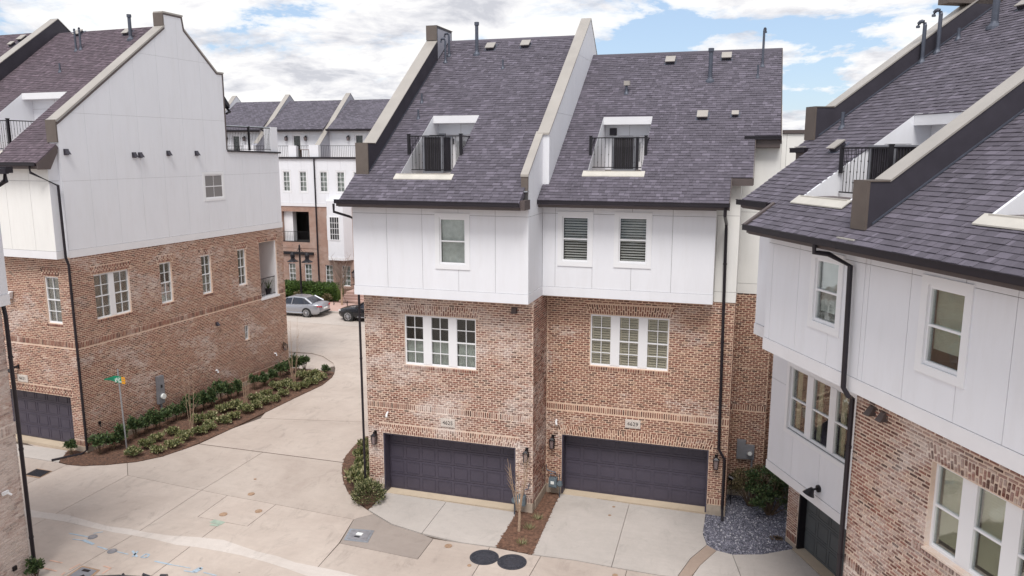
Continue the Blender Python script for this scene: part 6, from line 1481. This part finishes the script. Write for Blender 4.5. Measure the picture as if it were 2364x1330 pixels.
o = m.build('round_shrub', [LEAF_R, BROWNST]); o.location = (*gp2(851, 1158), .03); tag(o, 'largest rounded pale shrub at the lower tip of the curved bed, beside the 4625 garage', 'shrub')
def big_shrub(px, py, R_, H_, mat, n, label, seed, ls=.085, cl=26):
    random.seed(seed); m = MB(); m.mi = 1; tips = []
    for k in range(cl):
        a = random.uniform(0, 6.28); r = R_*math.sqrt(random.random()); z = H_*random.uniform(.35, 1)*(1-.35*(r/R_)**2); tips.append((r*math.cos(a), r*math.sin(a), z))
        m.tube([(r*.12*math.cos(a), r*.12*math.sin(a), 0), (r*.55*math.cos(a), r*.55*math.sin(a), z*.6), tips[-1]], .018, 5, .006)
    m.mi = 0
    for (x, y, z) in tips: leaf_cluster(m, x, y, z-.1, n//cl, random.uniform(.16, .30), random.uniform(.14, .26), ls, .2)
    o = m.build('bushy_shrub', [mat, BROWNST]); o.location = (*gp2(px, py), 0); tag(o, label, 'shrub'); return o
big_shrub(1775, 1188, .80, 1.75, LEAF_D, 3800, 'big dark green bush in the gravel beside the brick pier', 11, cl=34)
big_shrub(1733, 1168, .80, 1.7, LEAF_B, 2600, 'tall brownish bush against the recessed wall under the electric meter', 12, ls=.075, cl=30)
big_shrub(1800, 1145, .65, 1.9, LEAF_D, 2200, 'dark bush rising behind the brick pier', 13)
random.seed(5)
# bare young trees
def stick_tree(px, py, h, n, label, mat, spread=.35, r0=.014, group=None, trunk=0., forks=3, rtrunk=.045):
    c = gp2(px, py); t = thing('young_tree', (*c, 0), label, 'tree', group); m = MB()
    b0 = Vector((c[0], c[1], 0))
    if trunk: m.tube([b0, b0+Vector((.02, .01, trunk*.5)), b0+Vector((0, .02, trunk))], rtrunk, 7, rtrunk*.8)
    br = MB()
    for k in range(n):
        a = 2*math.pi*k/n+random.uniform(-.4, .4); s0 = b0+Vector((math.cos(a)*.05, math.sin(a)*.05, trunk*random.uniform(.75, 1) if trunk else 0))
        hh = (h-trunk)*random.uniform(.75, 1.05); sp = spread*random.uniform(.5, 1.1); ex = s0+Vector((math.cos(a)*sp, math.sin(a)*sp, hh)); md = s0.lerp(ex, .5)+Vector((math.cos(a)*sp*.16, math.sin(a)*sp*.16, hh*.02))
        (m if not trunk else br).tube([s0, s0.lerp(md, .5)+Vector((random.uniform(-.02, .02),)*3), md, ex], r0, 5, r0*.35)
        for _ in range(forks):
            q = random.uniform(.3, .85); p0 = s0.lerp(md, q*2) if q < .5 else md.lerp(ex, q*2-1); a2 = a+random.uniform(-1.1, 1.1); l = hh*random.uniform(.12, .28)
            br.tube([p0, p0+Vector((math.cos(a2)*l*.5, math.sin(a2)*l*.5, l*.75))], r0*.4, 4, r0*.15)
    if m.v: m.build('stems' if not trunk else 'trunk', mat, t)
    if br.v: br.build('branches', mat, t)
    return t
stick_tree(1070/2.4186, 780+510/2.4186, 2.35, 5, 'bare multi-stem sapling nearest the meter in the bed beside 4621', TWIG, .20)
stick_tree(1375/2.4186, 780+370/2.4186, 1.9, 6, 'bare multi-stem sapling midway along the bed beside 4621', TWIG, .16)
stick_tree(1640/2.4186, 780+252/2.4186, 3.4, 6, 'tall bare sapling near the far end of the bed beside 4621', TWIG, .35)
stick_tree(1198, 1228, 2.75, 9, 'bare small tree with a pale trunk in the mulch strip between the driveways', TWIG, .36, .017, trunk=.95, forks=5, rtrunk=.05)
t = thing('young_tree', (-12.9, 26.2, 0), 'thin bare twigs reaching out left of the 4625 downspout', 'tree'); m = MB()
for k in range(5): a = 2.6+k*.25; m.tube([(-12.9, 26.2, 0), (-12.95, 26.2, 1.1+.1*k), (-12.9+math.cos(a)*.6, 26.2+.2*k-.3, 1.7+.3*k)], .014, 5, .005)
m.build('branches', BARK, t)
# dead grass tufts in the strip
for q, l in (((1240, 1200), 'yellowed low grass tuft nearest the gas meters in the planting strip'), ((1222, 1222), 'yellowed low grass tuft beside the bare tree in the planting strip'), ((1205, 1258), 'thin grass tuft near the lower tip of the planting strip')):
    m = MB(); c = gp2(*q)
    for _ in range(60):
        a = random.uniform(0, 6.28); r = random.uniform(0, .16); h = random.uniform(.08, .22); i = len(m.v); x, y = c[0]+r*math.cos(a), c[1]+r*math.sin(a)
        m.v += [(x-.006, y, .02), (x+.006, y, .02), (x+math.cos(a)*.1, y+math.sin(a)*.1, .02+h)]; m.f.append((i, i+1, i+2)); m.m.append(0)
    tag(m.build('grass_tuft', LEAF_Y, None, off=(*c, 0)), l, 'grass')

# ================================================================== STREET, CARS, LAMP
m = MB(); m.box(None, -90, 20, 47.22, 50.75, -.12, -.02); road = struct(m.build('street', STREET))
m = MB(); m.box(None, -90, 20, 50.75, 50.9, -.12, .12); struct(m.build('kerb', CONCW))
m = MB(); m.box(None, -90, 20, 50.91, 54.1, -.12, .10); side = struct(m.build('pavement', PAVER))
m = MB(); m.box(None, -90, 20, 54.11, 59.9, -.12, .12); struct(m.build('planting_bed', MULCH))
st = thing('front_steps', (-30.5, 55, 0), 'red brick front steps at the right end of the hedge across the street', 'steps')
for k in range(4): m = MB(); m.box(None, -31.3, -28.6, 54.3+.38*k, 59.8, .1+.16*k, .1+.16*(k+1)); m.build('step', PAVER, st)
railing(st, [((-30.3, 54.4), (-30.3, 57), .5, 1.0)], .2, 1.5, pitch=.5, knuckle=False, name='handrail')
# hedge
hd = thing('hedge', (-36, 55, 0), 'clipped green hedge across the street below the brick row', 'hedge')
def hedge_mesh(x0, x1, y0, y1, z0, z1, n, mat, name, parent, ls=.12):
    m = MB()
    m.box(None, x0+.1, x1-.1, y0+.1, y1-.1, z0, z1-.1)
    for _ in range(n):
        f = random.random()
        if f < .45: x, y, z, d = random.uniform(x0, x1), random.uniform(y0, y1), z1, Vector((0, 0, 1))
        else: x, y, z, d = random.uniform(x0, x1), y0, random.uniform(z0, z1), Vector((0, -1, .3))
        c = Vector((x, y, z))+d*random.uniform(-.1, .12); dd = (d+Vector((random.gauss(0, .6), random.gauss(0, .6), random.gauss(0, .6)))).normalized(); s = dd.cross(Vector((random.gauss(0, 1), random.gauss(0, 1), 1))).normalized()*ls*.35; i = len(m.v)
        m.v += [tuple(c-s), tuple(c+dd*ls), tuple(c+s)]; m.f.append((i, i+1, i+2)); m.m.append(0)
    return m.build(name, mat, parent)
hedge_mesh(-41, -31.5, 54.5, 55.7, .1, 1.30, 9000, LEAF_H, 'foliage', hd)
for i, (x, s) in enumerate(((-35.9, .9), (-34.9, .75), (-33.9, .9), (-33.1, .75), (-32.3, .7), (-36.9, .9))):
    random.seed(30+i); m = MB(); leaf_cluster(m, 0, 0, .25, 420, .62*s, .60*s, .13, .5); o = m.build('border_shrub', LEAF_B if i in (1, 4) else LEAF_H); o.location = (x, 54.15, .1)
    tag(o, 'rounded border shrub in front of the clipped hedge across the street', 'shrub', 'border shrubs in front of the hedge')
# street lamp
lx, ly = -34.48, 53.92
t = thing('street_lamp', (lx, ly, 0), 'black twin-arm street lamp with two bell shades in front of the hedge', 'street lamp')
m = MB(); m.lathe((lx, ly, .1), [(.20, 0), (.20, .15), (.11, .30), (.085, .5), (.07, 4.5), (.03, 4.6)], 10); m.build('pole', BLACK, t)
m = MB(); m.tube([(lx-.78, ly, 3.98), (lx+.78, ly, 3.98)], .045, 6)
for s in (-1, 1): m.tube([(lx+s*.35, ly, 4.0), (lx, ly, 4.45)], .02, 5)
m.build('cross_arm', BLACK, t)
for s in (-.66, .66): m = MB(); m.lathe((lx+s, ly, 3.28), [(.46, 0), (.44, .03), (.18, .20), (.15, .34), (.19, .38), (.19, .56), (.14, .68), (.04, .78)], 14); m.build('lamp_shade', BLACK, t)
# street tree, hazy with fine twigs
c = (-30.47, 53.28)
t = thing('street_tree', (*c, 0), 'slim leafless street tree with a haze of fine twigs beside the black car', 'tree'); m = MB(); m.tube([(*c, 0), (c[0]+.02, c[1], 1.1), (c[0]+.02, c[1], 2.2)], .09, 8, .06); m.build('trunk', TWIG, t)
random.seed(3); m = MB()
for k in range(60):
    a = random.uniform(0, 6.28); z0 = random.uniform(1.1, 2.6); l = random.uniform(.8, 1.9); e = (c[0]+math.cos(a)*l*.5, c[1]+math.sin(a)*l*.5, z0+l*.9); m.tube([(c[0], c[1], z0), e], .016, 4, .006)
    for _ in range(4):
        q = random.uniform(.3, 1); p = (c[0]+(e[0]-c[0])*q, c[1]+(e[1]-c[1])*q, z0+(e[2]-z0)*q); b = random.uniform(0, 6.28); m.tube([p, (p[0]+math.cos(b)*.3, p[1]+math.sin(b)*.3, p[2]+.35)], .008, 3, .003)
m.build('branches', BARK, t)
m = MB(); 
for s in (-.6, .6): m.tube([(c[0], c[1], 1.2), (c[0]+s, c[1]-.2, .12)], .012, 4); m.tube([(c[0]+s, c[1]-.2, 0), (c[0]+s, c[1]-.2, .5)], .03, 5)
m.build('guy_stake', BLACK, t)

def carpaint(name, col, metal=.5, rough=.25):
    m, t, b = nmat(name); b.inputs['Base Color'].default_value = (*col, 1); b.inputs['Metallic'].default_value = metal; b.inputs['Roughness'].default_value = rough; b.inputs['Coat Weight'].default_value = .6; b.inputs['Coat Roughness'].default_value = .06; return m
CGLASS = simple('car_glass', (.018, .022, .035), .06, spec=.8); TYRE = simple('tyre_rubber', (.02, .02, .02), .8); RIM = simple('alloy_rim', (.52, .52, .54), .3, metal=.8)
REDL = simple('tail_light_red', (.42, .015, .02), .2); HEADL = simple('headlight_lens', (.75, .78, .8), .15); PLATE = simple('number_plate', (.7, .7, .68), .5); CHROME = simple('chrome', (.7, .7, .72), .15, metal=1.)
def car(x, y, heading, paint, label, L_=4.9, Wd=1.84, H_=1.45, suv=False, z=-.02, plate=True):
    """nose points along heading; body lofted from cross-sections"""
    t = thing('parked_car', (x, y, z), label, 'car')
    ch, sh = math.cos(heading), math.sin(heading)
    def Pw(a, b, c): return (x+a*ch-b*sh, y+a*sh+b*ch, z+c)
    # stations: a from nose (+) to tail (-): (a, halfwidth, sill z, belt z)
    bz = .92 if not suv else 1.02; lo = .20 if not suv else .26
    st = [(.500, .55, lo+.18, bz-.34), (.485, .74, lo+.05, bz-.24), (.44, .86, lo, bz-.17), (.36, .95, lo, bz-.10), (.26, .98, lo, bz-.05), (.16, 1.0, lo, bz-.01), (.0, 1.0, lo, bz+.01), (-.16, 1.0, lo, bz+.03), (-.28, 1.0, lo, bz+.05), (-.38, .98, lo, bz+.07), (-.45, .93, lo+.04, bz+.07), (-.485, .85, lo+.12, bz+.02), (-.5, .72, lo+.22, bz-.12)]
    m = MB(); rings = []
    for (a, w_, s, b) in st:
        hw = w_*Wd/2; A = a*L_; mid = (s+b)/2
        sec = [(-hw*.90, s), (-hw*.99, s+.14), (-hw, mid), (-hw*.985, b-.09), (-hw*.93, b-.01), (-hw*.55, b+.035), (0, b+.05), (hw*.55, b+.035), (hw*.93, b-.01), (hw*.985, b-.09), (hw, mid), (hw*.99, s+.14), (hw*.90, s)]
        rings.append(len(m.v)); m.v += [Pw(A, q, zz) for q, zz in sec]
    n = 13
    for r0, r1 in zip(rings, rings[1:]):
        for k in range(n-1): m.f.append((r0+k, r0+k+1, r1+k+1, r1+k)); m.m.append(0)
        m.f.append((r0+n-1, r0, r1, r1+n-1)); m.m.append(0)
    m.f.append(tuple(rings[0]+k for k in reversed(range(n)))); m.f.append(tuple(rings[-1]+k for k in range(n))); m.m += [0, 0]
    body_ = m.build('body', paint, t, smooth=True)
    # greenhouse
    H = H_; W2 = Wd/2
    gs = [(.20, bz-.01, .90, bz, .90), (.065, H-.07, .74, bz+.0, .93), (-.05, H, .72, bz+.02, .94), (-.18, H-.01, .71, bz+.03, .94), (-.25 if not suv else -.38, H-.08 if not suv else H-.05, .68, bz+.05, .92), (-.375 if not suv else -.46, bz+.09 if not suv else bz+.12, .80, bz+.07, .88)]
    def gh(name, mat, grow, segs, split=None):
        m = MB(); rg = []
        for (a, zt_, wt, zb, wb) in gs:
            A = a*L_; rg.append(len(m.v))
            m.v += [Pw(A, -W2*wb-grow, zb-.05), Pw(A, -W2*(wt*.96)-grow, zt_-.05), Pw(A, -W2*wt*.80, zt_+grow), Pw(A, W2*wt*.80, zt_+grow), Pw(A, W2*(wt*.96)+grow, zt_-.05), Pw(A, W2*wb+grow, zb-.05)]
        for i, (r0, r1) in enumerate(zip(rg, rg[1:])):
            for k in range(5):
                if (i, k) in segs or segs is None: m.f.append((r0+k, r0+k+1, r1+k+1, r1+k)); m.m.append(0)
        return m.build(name, mat, t, smooth=False)
    gh('greenhouse_glass', CGLASS, -.004, {(i, k) for i in range(5) for k in range(5)})
    gh('roof_panel', paint, .006, {(1, 2), (2, 2), (3, 2), (1, 1), (2, 1), (3, 1), (1, 3), (2, 3), (3, 3)})
    # pillars
    m = MB()
    for sgn in (-1, 1):
        for (a0, z0, w0, a1, z1, w1, r) in ((.20, bz, .91, .06, H-.08, .75, .035), (-.03, bz, .945, -.04, H-.06, .735, .035), (-.375 if not suv else -.45, bz+.09, .87, -.245 if not suv else -.37, H-.1, .70, .075)): m.tube([Pw(a0*L_, sgn*W2*w0, z0), Pw(a1*L_, sgn*W2*w1*.985, z1)], r, 6)
    m.build('pillar', paint, t)
    for sgn in (-1, 1):
        m = MB(); m.tube([Pw(.14*L_, sgn*(W2*.93), bz+.05), Pw(.135*L_, sgn*(W2+.10), bz+.10)], .05, 6); c = Pw(.13*L_, sgn*(W2+.12), bz+.12); m.tube([Pw(.155*L_, sgn*(W2+.12), bz+.12), Pw(.12*L_, sgn*(W2+.13), bz+.12)], .085, 8); m.build('wing_mirror', paint, t)
        m = MB(); m.tube([Pw(.16*L_, sgn*(W2+.005), lo+.12), Pw(-.27*L_, sgn*(W2+.005), lo+.12)], .03, 5); m.tube([Pw(.10*L_, sgn*(W2*.965), bz-.02), Pw(-.32*L_, sgn*(W2*.965), bz+.03)], .012, 4); m.build('trim_strip', CHROME if not suv else CHROME, t)
        for k, aa in enumerate((.0, -.20)):
            m = MB(); m.tube([Pw((aa+.02)*L_, sgn*(W2*.995), bz-.12), Pw((aa-.025)*L_, sgn*(W2*.995), bz-.12)], .018, 5); m.build('door_handle', CHROME, t)
        m = MB(); m.tube([Pw(-.455*L_, sgn*W2*.90, bz-.06), Pw(-.485*L_, sgn*W2*.80, bz-.10), Pw(-.50*L_, sgn*W2*.55, bz-.13)], .065, 6); m.build('tail_light', REDL, t)
        m = MB(); m.tube([Pw(.455*L_, sgn*W2*.86, bz-.24), Pw(.485*L_, sgn*W2*.74, bz-.29), Pw(.498*L_, sgn*W2*.55, bz-.33)], .055, 6); m.build('headlight', HEADL, t)
        wr = .335 if not suv else .375
        for aa in (.315, -.285):
            w0 = Pw(aa*L_, sgn*(W2-.20), wr); w1 = Pw(aa*L_, sgn*(W2+.012), wr)
            wm_ = MB(); wm_.tube([Pw(aa*L_, sgn*(W2-.30), wr), Pw(aa*L_, sgn*(W2+.004), wr)], wr+.055, 24); wm_.build('wheel_arch', TYRE, t)
            m = MB(); m.tube([w0, w1], wr, 26); wh = m.build('wheel', TYRE, t)
            m = MB(); m.tube([Pw(aa*L_, sgn*(W2+.005), wr), Pw(aa*L_, sgn*(W2+.022), wr)], wr*.70, 22); m.build('hub', BLACK, wh)
            m = MB()
            for k in range(10):
                an = 2*math.pi*k/10; m.tube([Pw(aa*L_, sgn*(W2+.03), wr), Pw(aa*L_+math.cos(an)*wr*.68, sgn*(W2+.03), wr+math.sin(an)*wr*.68)], .022, 5)
            for k in range(24):
                a1, a2 = 2*math.pi*k/24, 2*math.pi*(k+1)/24; m.tube([Pw(aa*L_+math.cos(a1)*wr*.69, sgn*(W2+.025), wr+math.sin(a1)*wr*.69), Pw(aa*L_+math.cos(a2)*wr*.69, sgn*(W2+.025), wr+math.sin(a2)*wr*.69)], .02, 4, cap=False)
            m.build('rim', RIM, wh)
    m = MB(); m.tube([Pw(-.502*L_, -.25, bz-.30), Pw(-.502*L_, .25, bz-.30)], .07, 6); m.build('number_plate', PLATE, t)
    m = MB(); m.tube([Pw(-.488*L_, -W2*.78, lo+.16), Pw(-.497*L_, 0, lo+.15), Pw(-.488*L_, W2*.78, lo+.16)], .07, 6); m.tube([Pw(.488*L_, -W2*.62, lo+.2), Pw(.50*L_, 0, lo+.18), Pw(.488*L_, W2*.62, lo+.2)], .09, 6); m.build('bumper_trim', TYRE, t)
    return t
car(-32.3, 49.75, math.pi, carpaint('silver_paint', (.42, .43, .47), .6, .3), 'silver sedan parked on the street, seen from behind its left rear wheel')
car(-25.75, 49.45, math.pi, carpaint('black_paint', (.012, .012, .016), .3, .2), 'black estate car whose nose shows left of the 4625 downspout', L_=4.9, Wd=1.92, H_=1.55, suv=True)
tt = G(299, 1321, 1.40); car(float(tt[0])+.25, float(tt[1])-.62, YAW*0+math.radians(20), carpaint('dark_paint', (.03, .03, .035), .3, .25), 'dark car of which only the roof edge shows at the bottom of the frame', H_=1.43, L_=4.8)

# street name sign
c = G(293, 1038); sx, sy = float(c[0]), float(c[1])
t = thing('street_sign', (sx, sy, 0), 'green street name sign with an orange end on a steel pole in the shrub bed', 'street sign')
Fp_ = Fr((sx, sy), (1, 0)); zt_ = Fp_.px(278, 853)[1]
m = MB(); m.tube([(sx, sy, 0), (sx-.10, sy, zt_)], .033, 10); m.build('pole', GALV, t)
zc_ = Fp_.px(283, 876)[1]; Fs_ = Fr((sx-.08, sy-.05), (1, -.10))
m = MB(); m.box(Fs_, -.16, .20, .0, .006, zc_-.14, zc_+.14); 
arc = [(-.16-.02*k-.0, .006*k*k) for k in range(0, 8)]
for k in range(7):
    a0, a1 = arc[k], arc[k+1]; P = Fs_.P; d0, d1 = a0[1]*1.3, a1[1]*1.3; sh_ = .018*k; h0, h1 = .14-.016*k, .14-.016*(k+1)
    m.quadbox([P(a1[0], d1+.006, zc_-h1+.01*k), P(a0[0], d0+.006, zc_-h0+.01*k), P(a0[0], d0, zc_-h0+.01*k), P(a1[0], d1, zc_-h1+.01*k), P(a1[0], d1+.006, zc_+h1+.01*k), P(a0[0], d0+.006, zc_+h0+.01*k), P(a0[0], d0, zc_+h0+.01*k), P(a1[0], d1, zc_+h1+.01*k)])
o = m.build('sign_blade', SIGNG, t)
m = MB(); m.prism(Fs_, [(.20, zc_-.155), (.37, zc_-.155), (.40, zc_-.12), (.40, zc_+.10), (.37, zc_+.13), (.20, zc_+.13)], .0, .006); o2 = m.build('sign_topper', SIGNO, t)
text_mesh('ight', SIGNW, fmat(Fs_, -.05, .008, zc_-.01), .22, o, 'lettering'); text_mesh('Ln', SIGNW, fmat(Fs_, .11, .008, zc_+.07), .10, o, 'lettering'); text_mesh('2200', SIGNW, fmat(Fs_, .10, .008, zc_-.09), .10, o, 'lettering')
m = MB(); m.box(Fs_, .23, .37, .006, .009, zc_+.03, zc_+.05); m.box(Fs_, .23, .37, .006, .009, zc_-.07, zc_-.05); m.build('marking', RUST, o2)

# gas meters
def gas(x, y, label, mirror=1):
    t = thing('gas_meter', (x, y, 0), label, 'gas meter', None)
    m = MB(); m.box(None, x-.14, x+.14, y-.10, y+.10, .38, .72); m.box(None, x-.11, x+.11, y-.12, y-.10, .42, .68); m.build('meter_body', GASG, t)
    m = MB(); m.tube([(x+.09, y-.02, .72), (x+.09, y-.02, .92), (x+.24*mirror, y+.0, .98), (x+.26*mirror, y+.02, 1.15)], .022, 6); m.tube([(x-.09, y-.02, .72), (x-.09, y-.02, .86), (x-.24*mirror, y-.02, .86), (x-.24*mirror, y-.02, .0)], .022, 6); m.build('gas_pipe', LEAD, t)
    m = MB(); m.tube([(x-.24*mirror, y-.10, .55), (x-.24*mirror, y+.02, .55)], .085, 12); m.lathe((x-.24*mirror, y, .40), [(.05, 0), (.10, .06), (.10, .10), (.04, .16)], 12); m.build('regulator', GASG, t)
    m = MB(); m.box(None, x-.06, x+.06, y-.135, y-.121, .52, .62); m.build('dial', SIGNW, t)
gas(-6.82, 23.22, 'blue-grey gas meter at the right corner of 4625, behind the bare tree'); gas(-6.16, 24.92, 'dark gas meter in the recess between the two garages', -1)
# black spotlight on a stake
c = gp2(1686, 1165); t = thing('spotlight', (*c, 0), 'small black spotlight on a stake at the corner of 4629 behind the downspout', 'spotlight'); m = MB(); m.tube([(*c, 0), (c[0], c[1], .92)], .012, 5); m.tube([(c[0]-.10, c[1], 1.0), (c[0]+.12, c[1]-.08, .93)], .075, 10); m.build('lamp_head', BLACK, t)
# black leaf litter heap in the gravel
m = MB(); c = gp2(1793, 1243)
for _ in range(26): a = random.uniform(0, 6.28); r = random.uniform(0, .25); m.box(None, c[0]+r*math.cos(a)-.03, c[0]+r*math.cos(a)+.04, c[1]+r*.6*math.sin(a)-.02, c[1]+r*.6*math.sin(a)+.03, .0, .03)
tag(m.build('leaf_litter', DIRT, None, off=(*c, 0)), 'small dark clump of dead leaves on the gravel near the brick pier', 'leaf litter')
# porch plants and terrace things
for i, (a_, lab) in enumerate(((.35, 'spiky potted plant at the left of the 4621 corner porch'), (1.15, 'spiky potted plant at the right of the 4621 corner porch'))):
    c = FLs.P(por[0]+a_, -.45, por[2]); t = thing('potted_plant', tuple(c), lab, 'potted plant'); m = MB(); m.lathe(tuple(c), [(.12, .02), (.17, .32), (.15, .30)], 12); m.build('pot', BLACK, t); m = MB()
    for k in range(26): a = k*.7; l = random.uniform(.35, .6); m.tube([(c[0], c[1], c[2]+.28), (c[0]+math.cos(a)*l*.5, c[1]+math.sin(a)*l*.5, c[2]+.28+l)], .018, 4, .003)
    m.build('leaves', LEAF_H, t)
def deck_table(x, y, z):
    t = thing('terrace_table', (x, y, z), 'brown wooden table on the distant terrace behind the railing', 'table'); m = MB(); m.box(None, x-.75, x+.75, y-.4, y+.4, z+.72, z+.77); m.build('tabletop', WOOD, t)
    for sx_ in (-.6, .6):
        for sy_ in (-.3, .3): m = MB(); m.box(None, x+sx_-.04, x+sx_+.04, y+sy_-.04, y+sy_+.04, z, z+.72); m.build('leg', WOOD, t)
    for dx, lab in ((-1.15, 'brown wooden chair left of the distant terrace table'), (1.15, 'brown wooden chair right of the distant terrace table')):
        q = thing('terrace_chair', (x+dx, y, z), lab, 'chair'); m = MB(); m.box(None, x+dx-.24, x+dx+.24, y-.24, y+.24, z+.42, z+.46); m.build('seat', WOOD, q); m = MB(); s_ = -1 if dx < 0 else 1; m.box(None, x+dx+s_*.22-.02, x+dx+s_*.22+.02, y-.24, y+.24, z+.46, z+.9); m.build('backrest', WOOD, q)
        for a in (-.2, .2):
            for b in (-.2, .2): m = MB(); m.box(None, x+dx+a-.025, x+dx+a+.025, y+b-.025, y+b+.025, z, z+.42); m.build('leg', WOOD, q)
deck_table(-37.9, 60.9, 11.45)
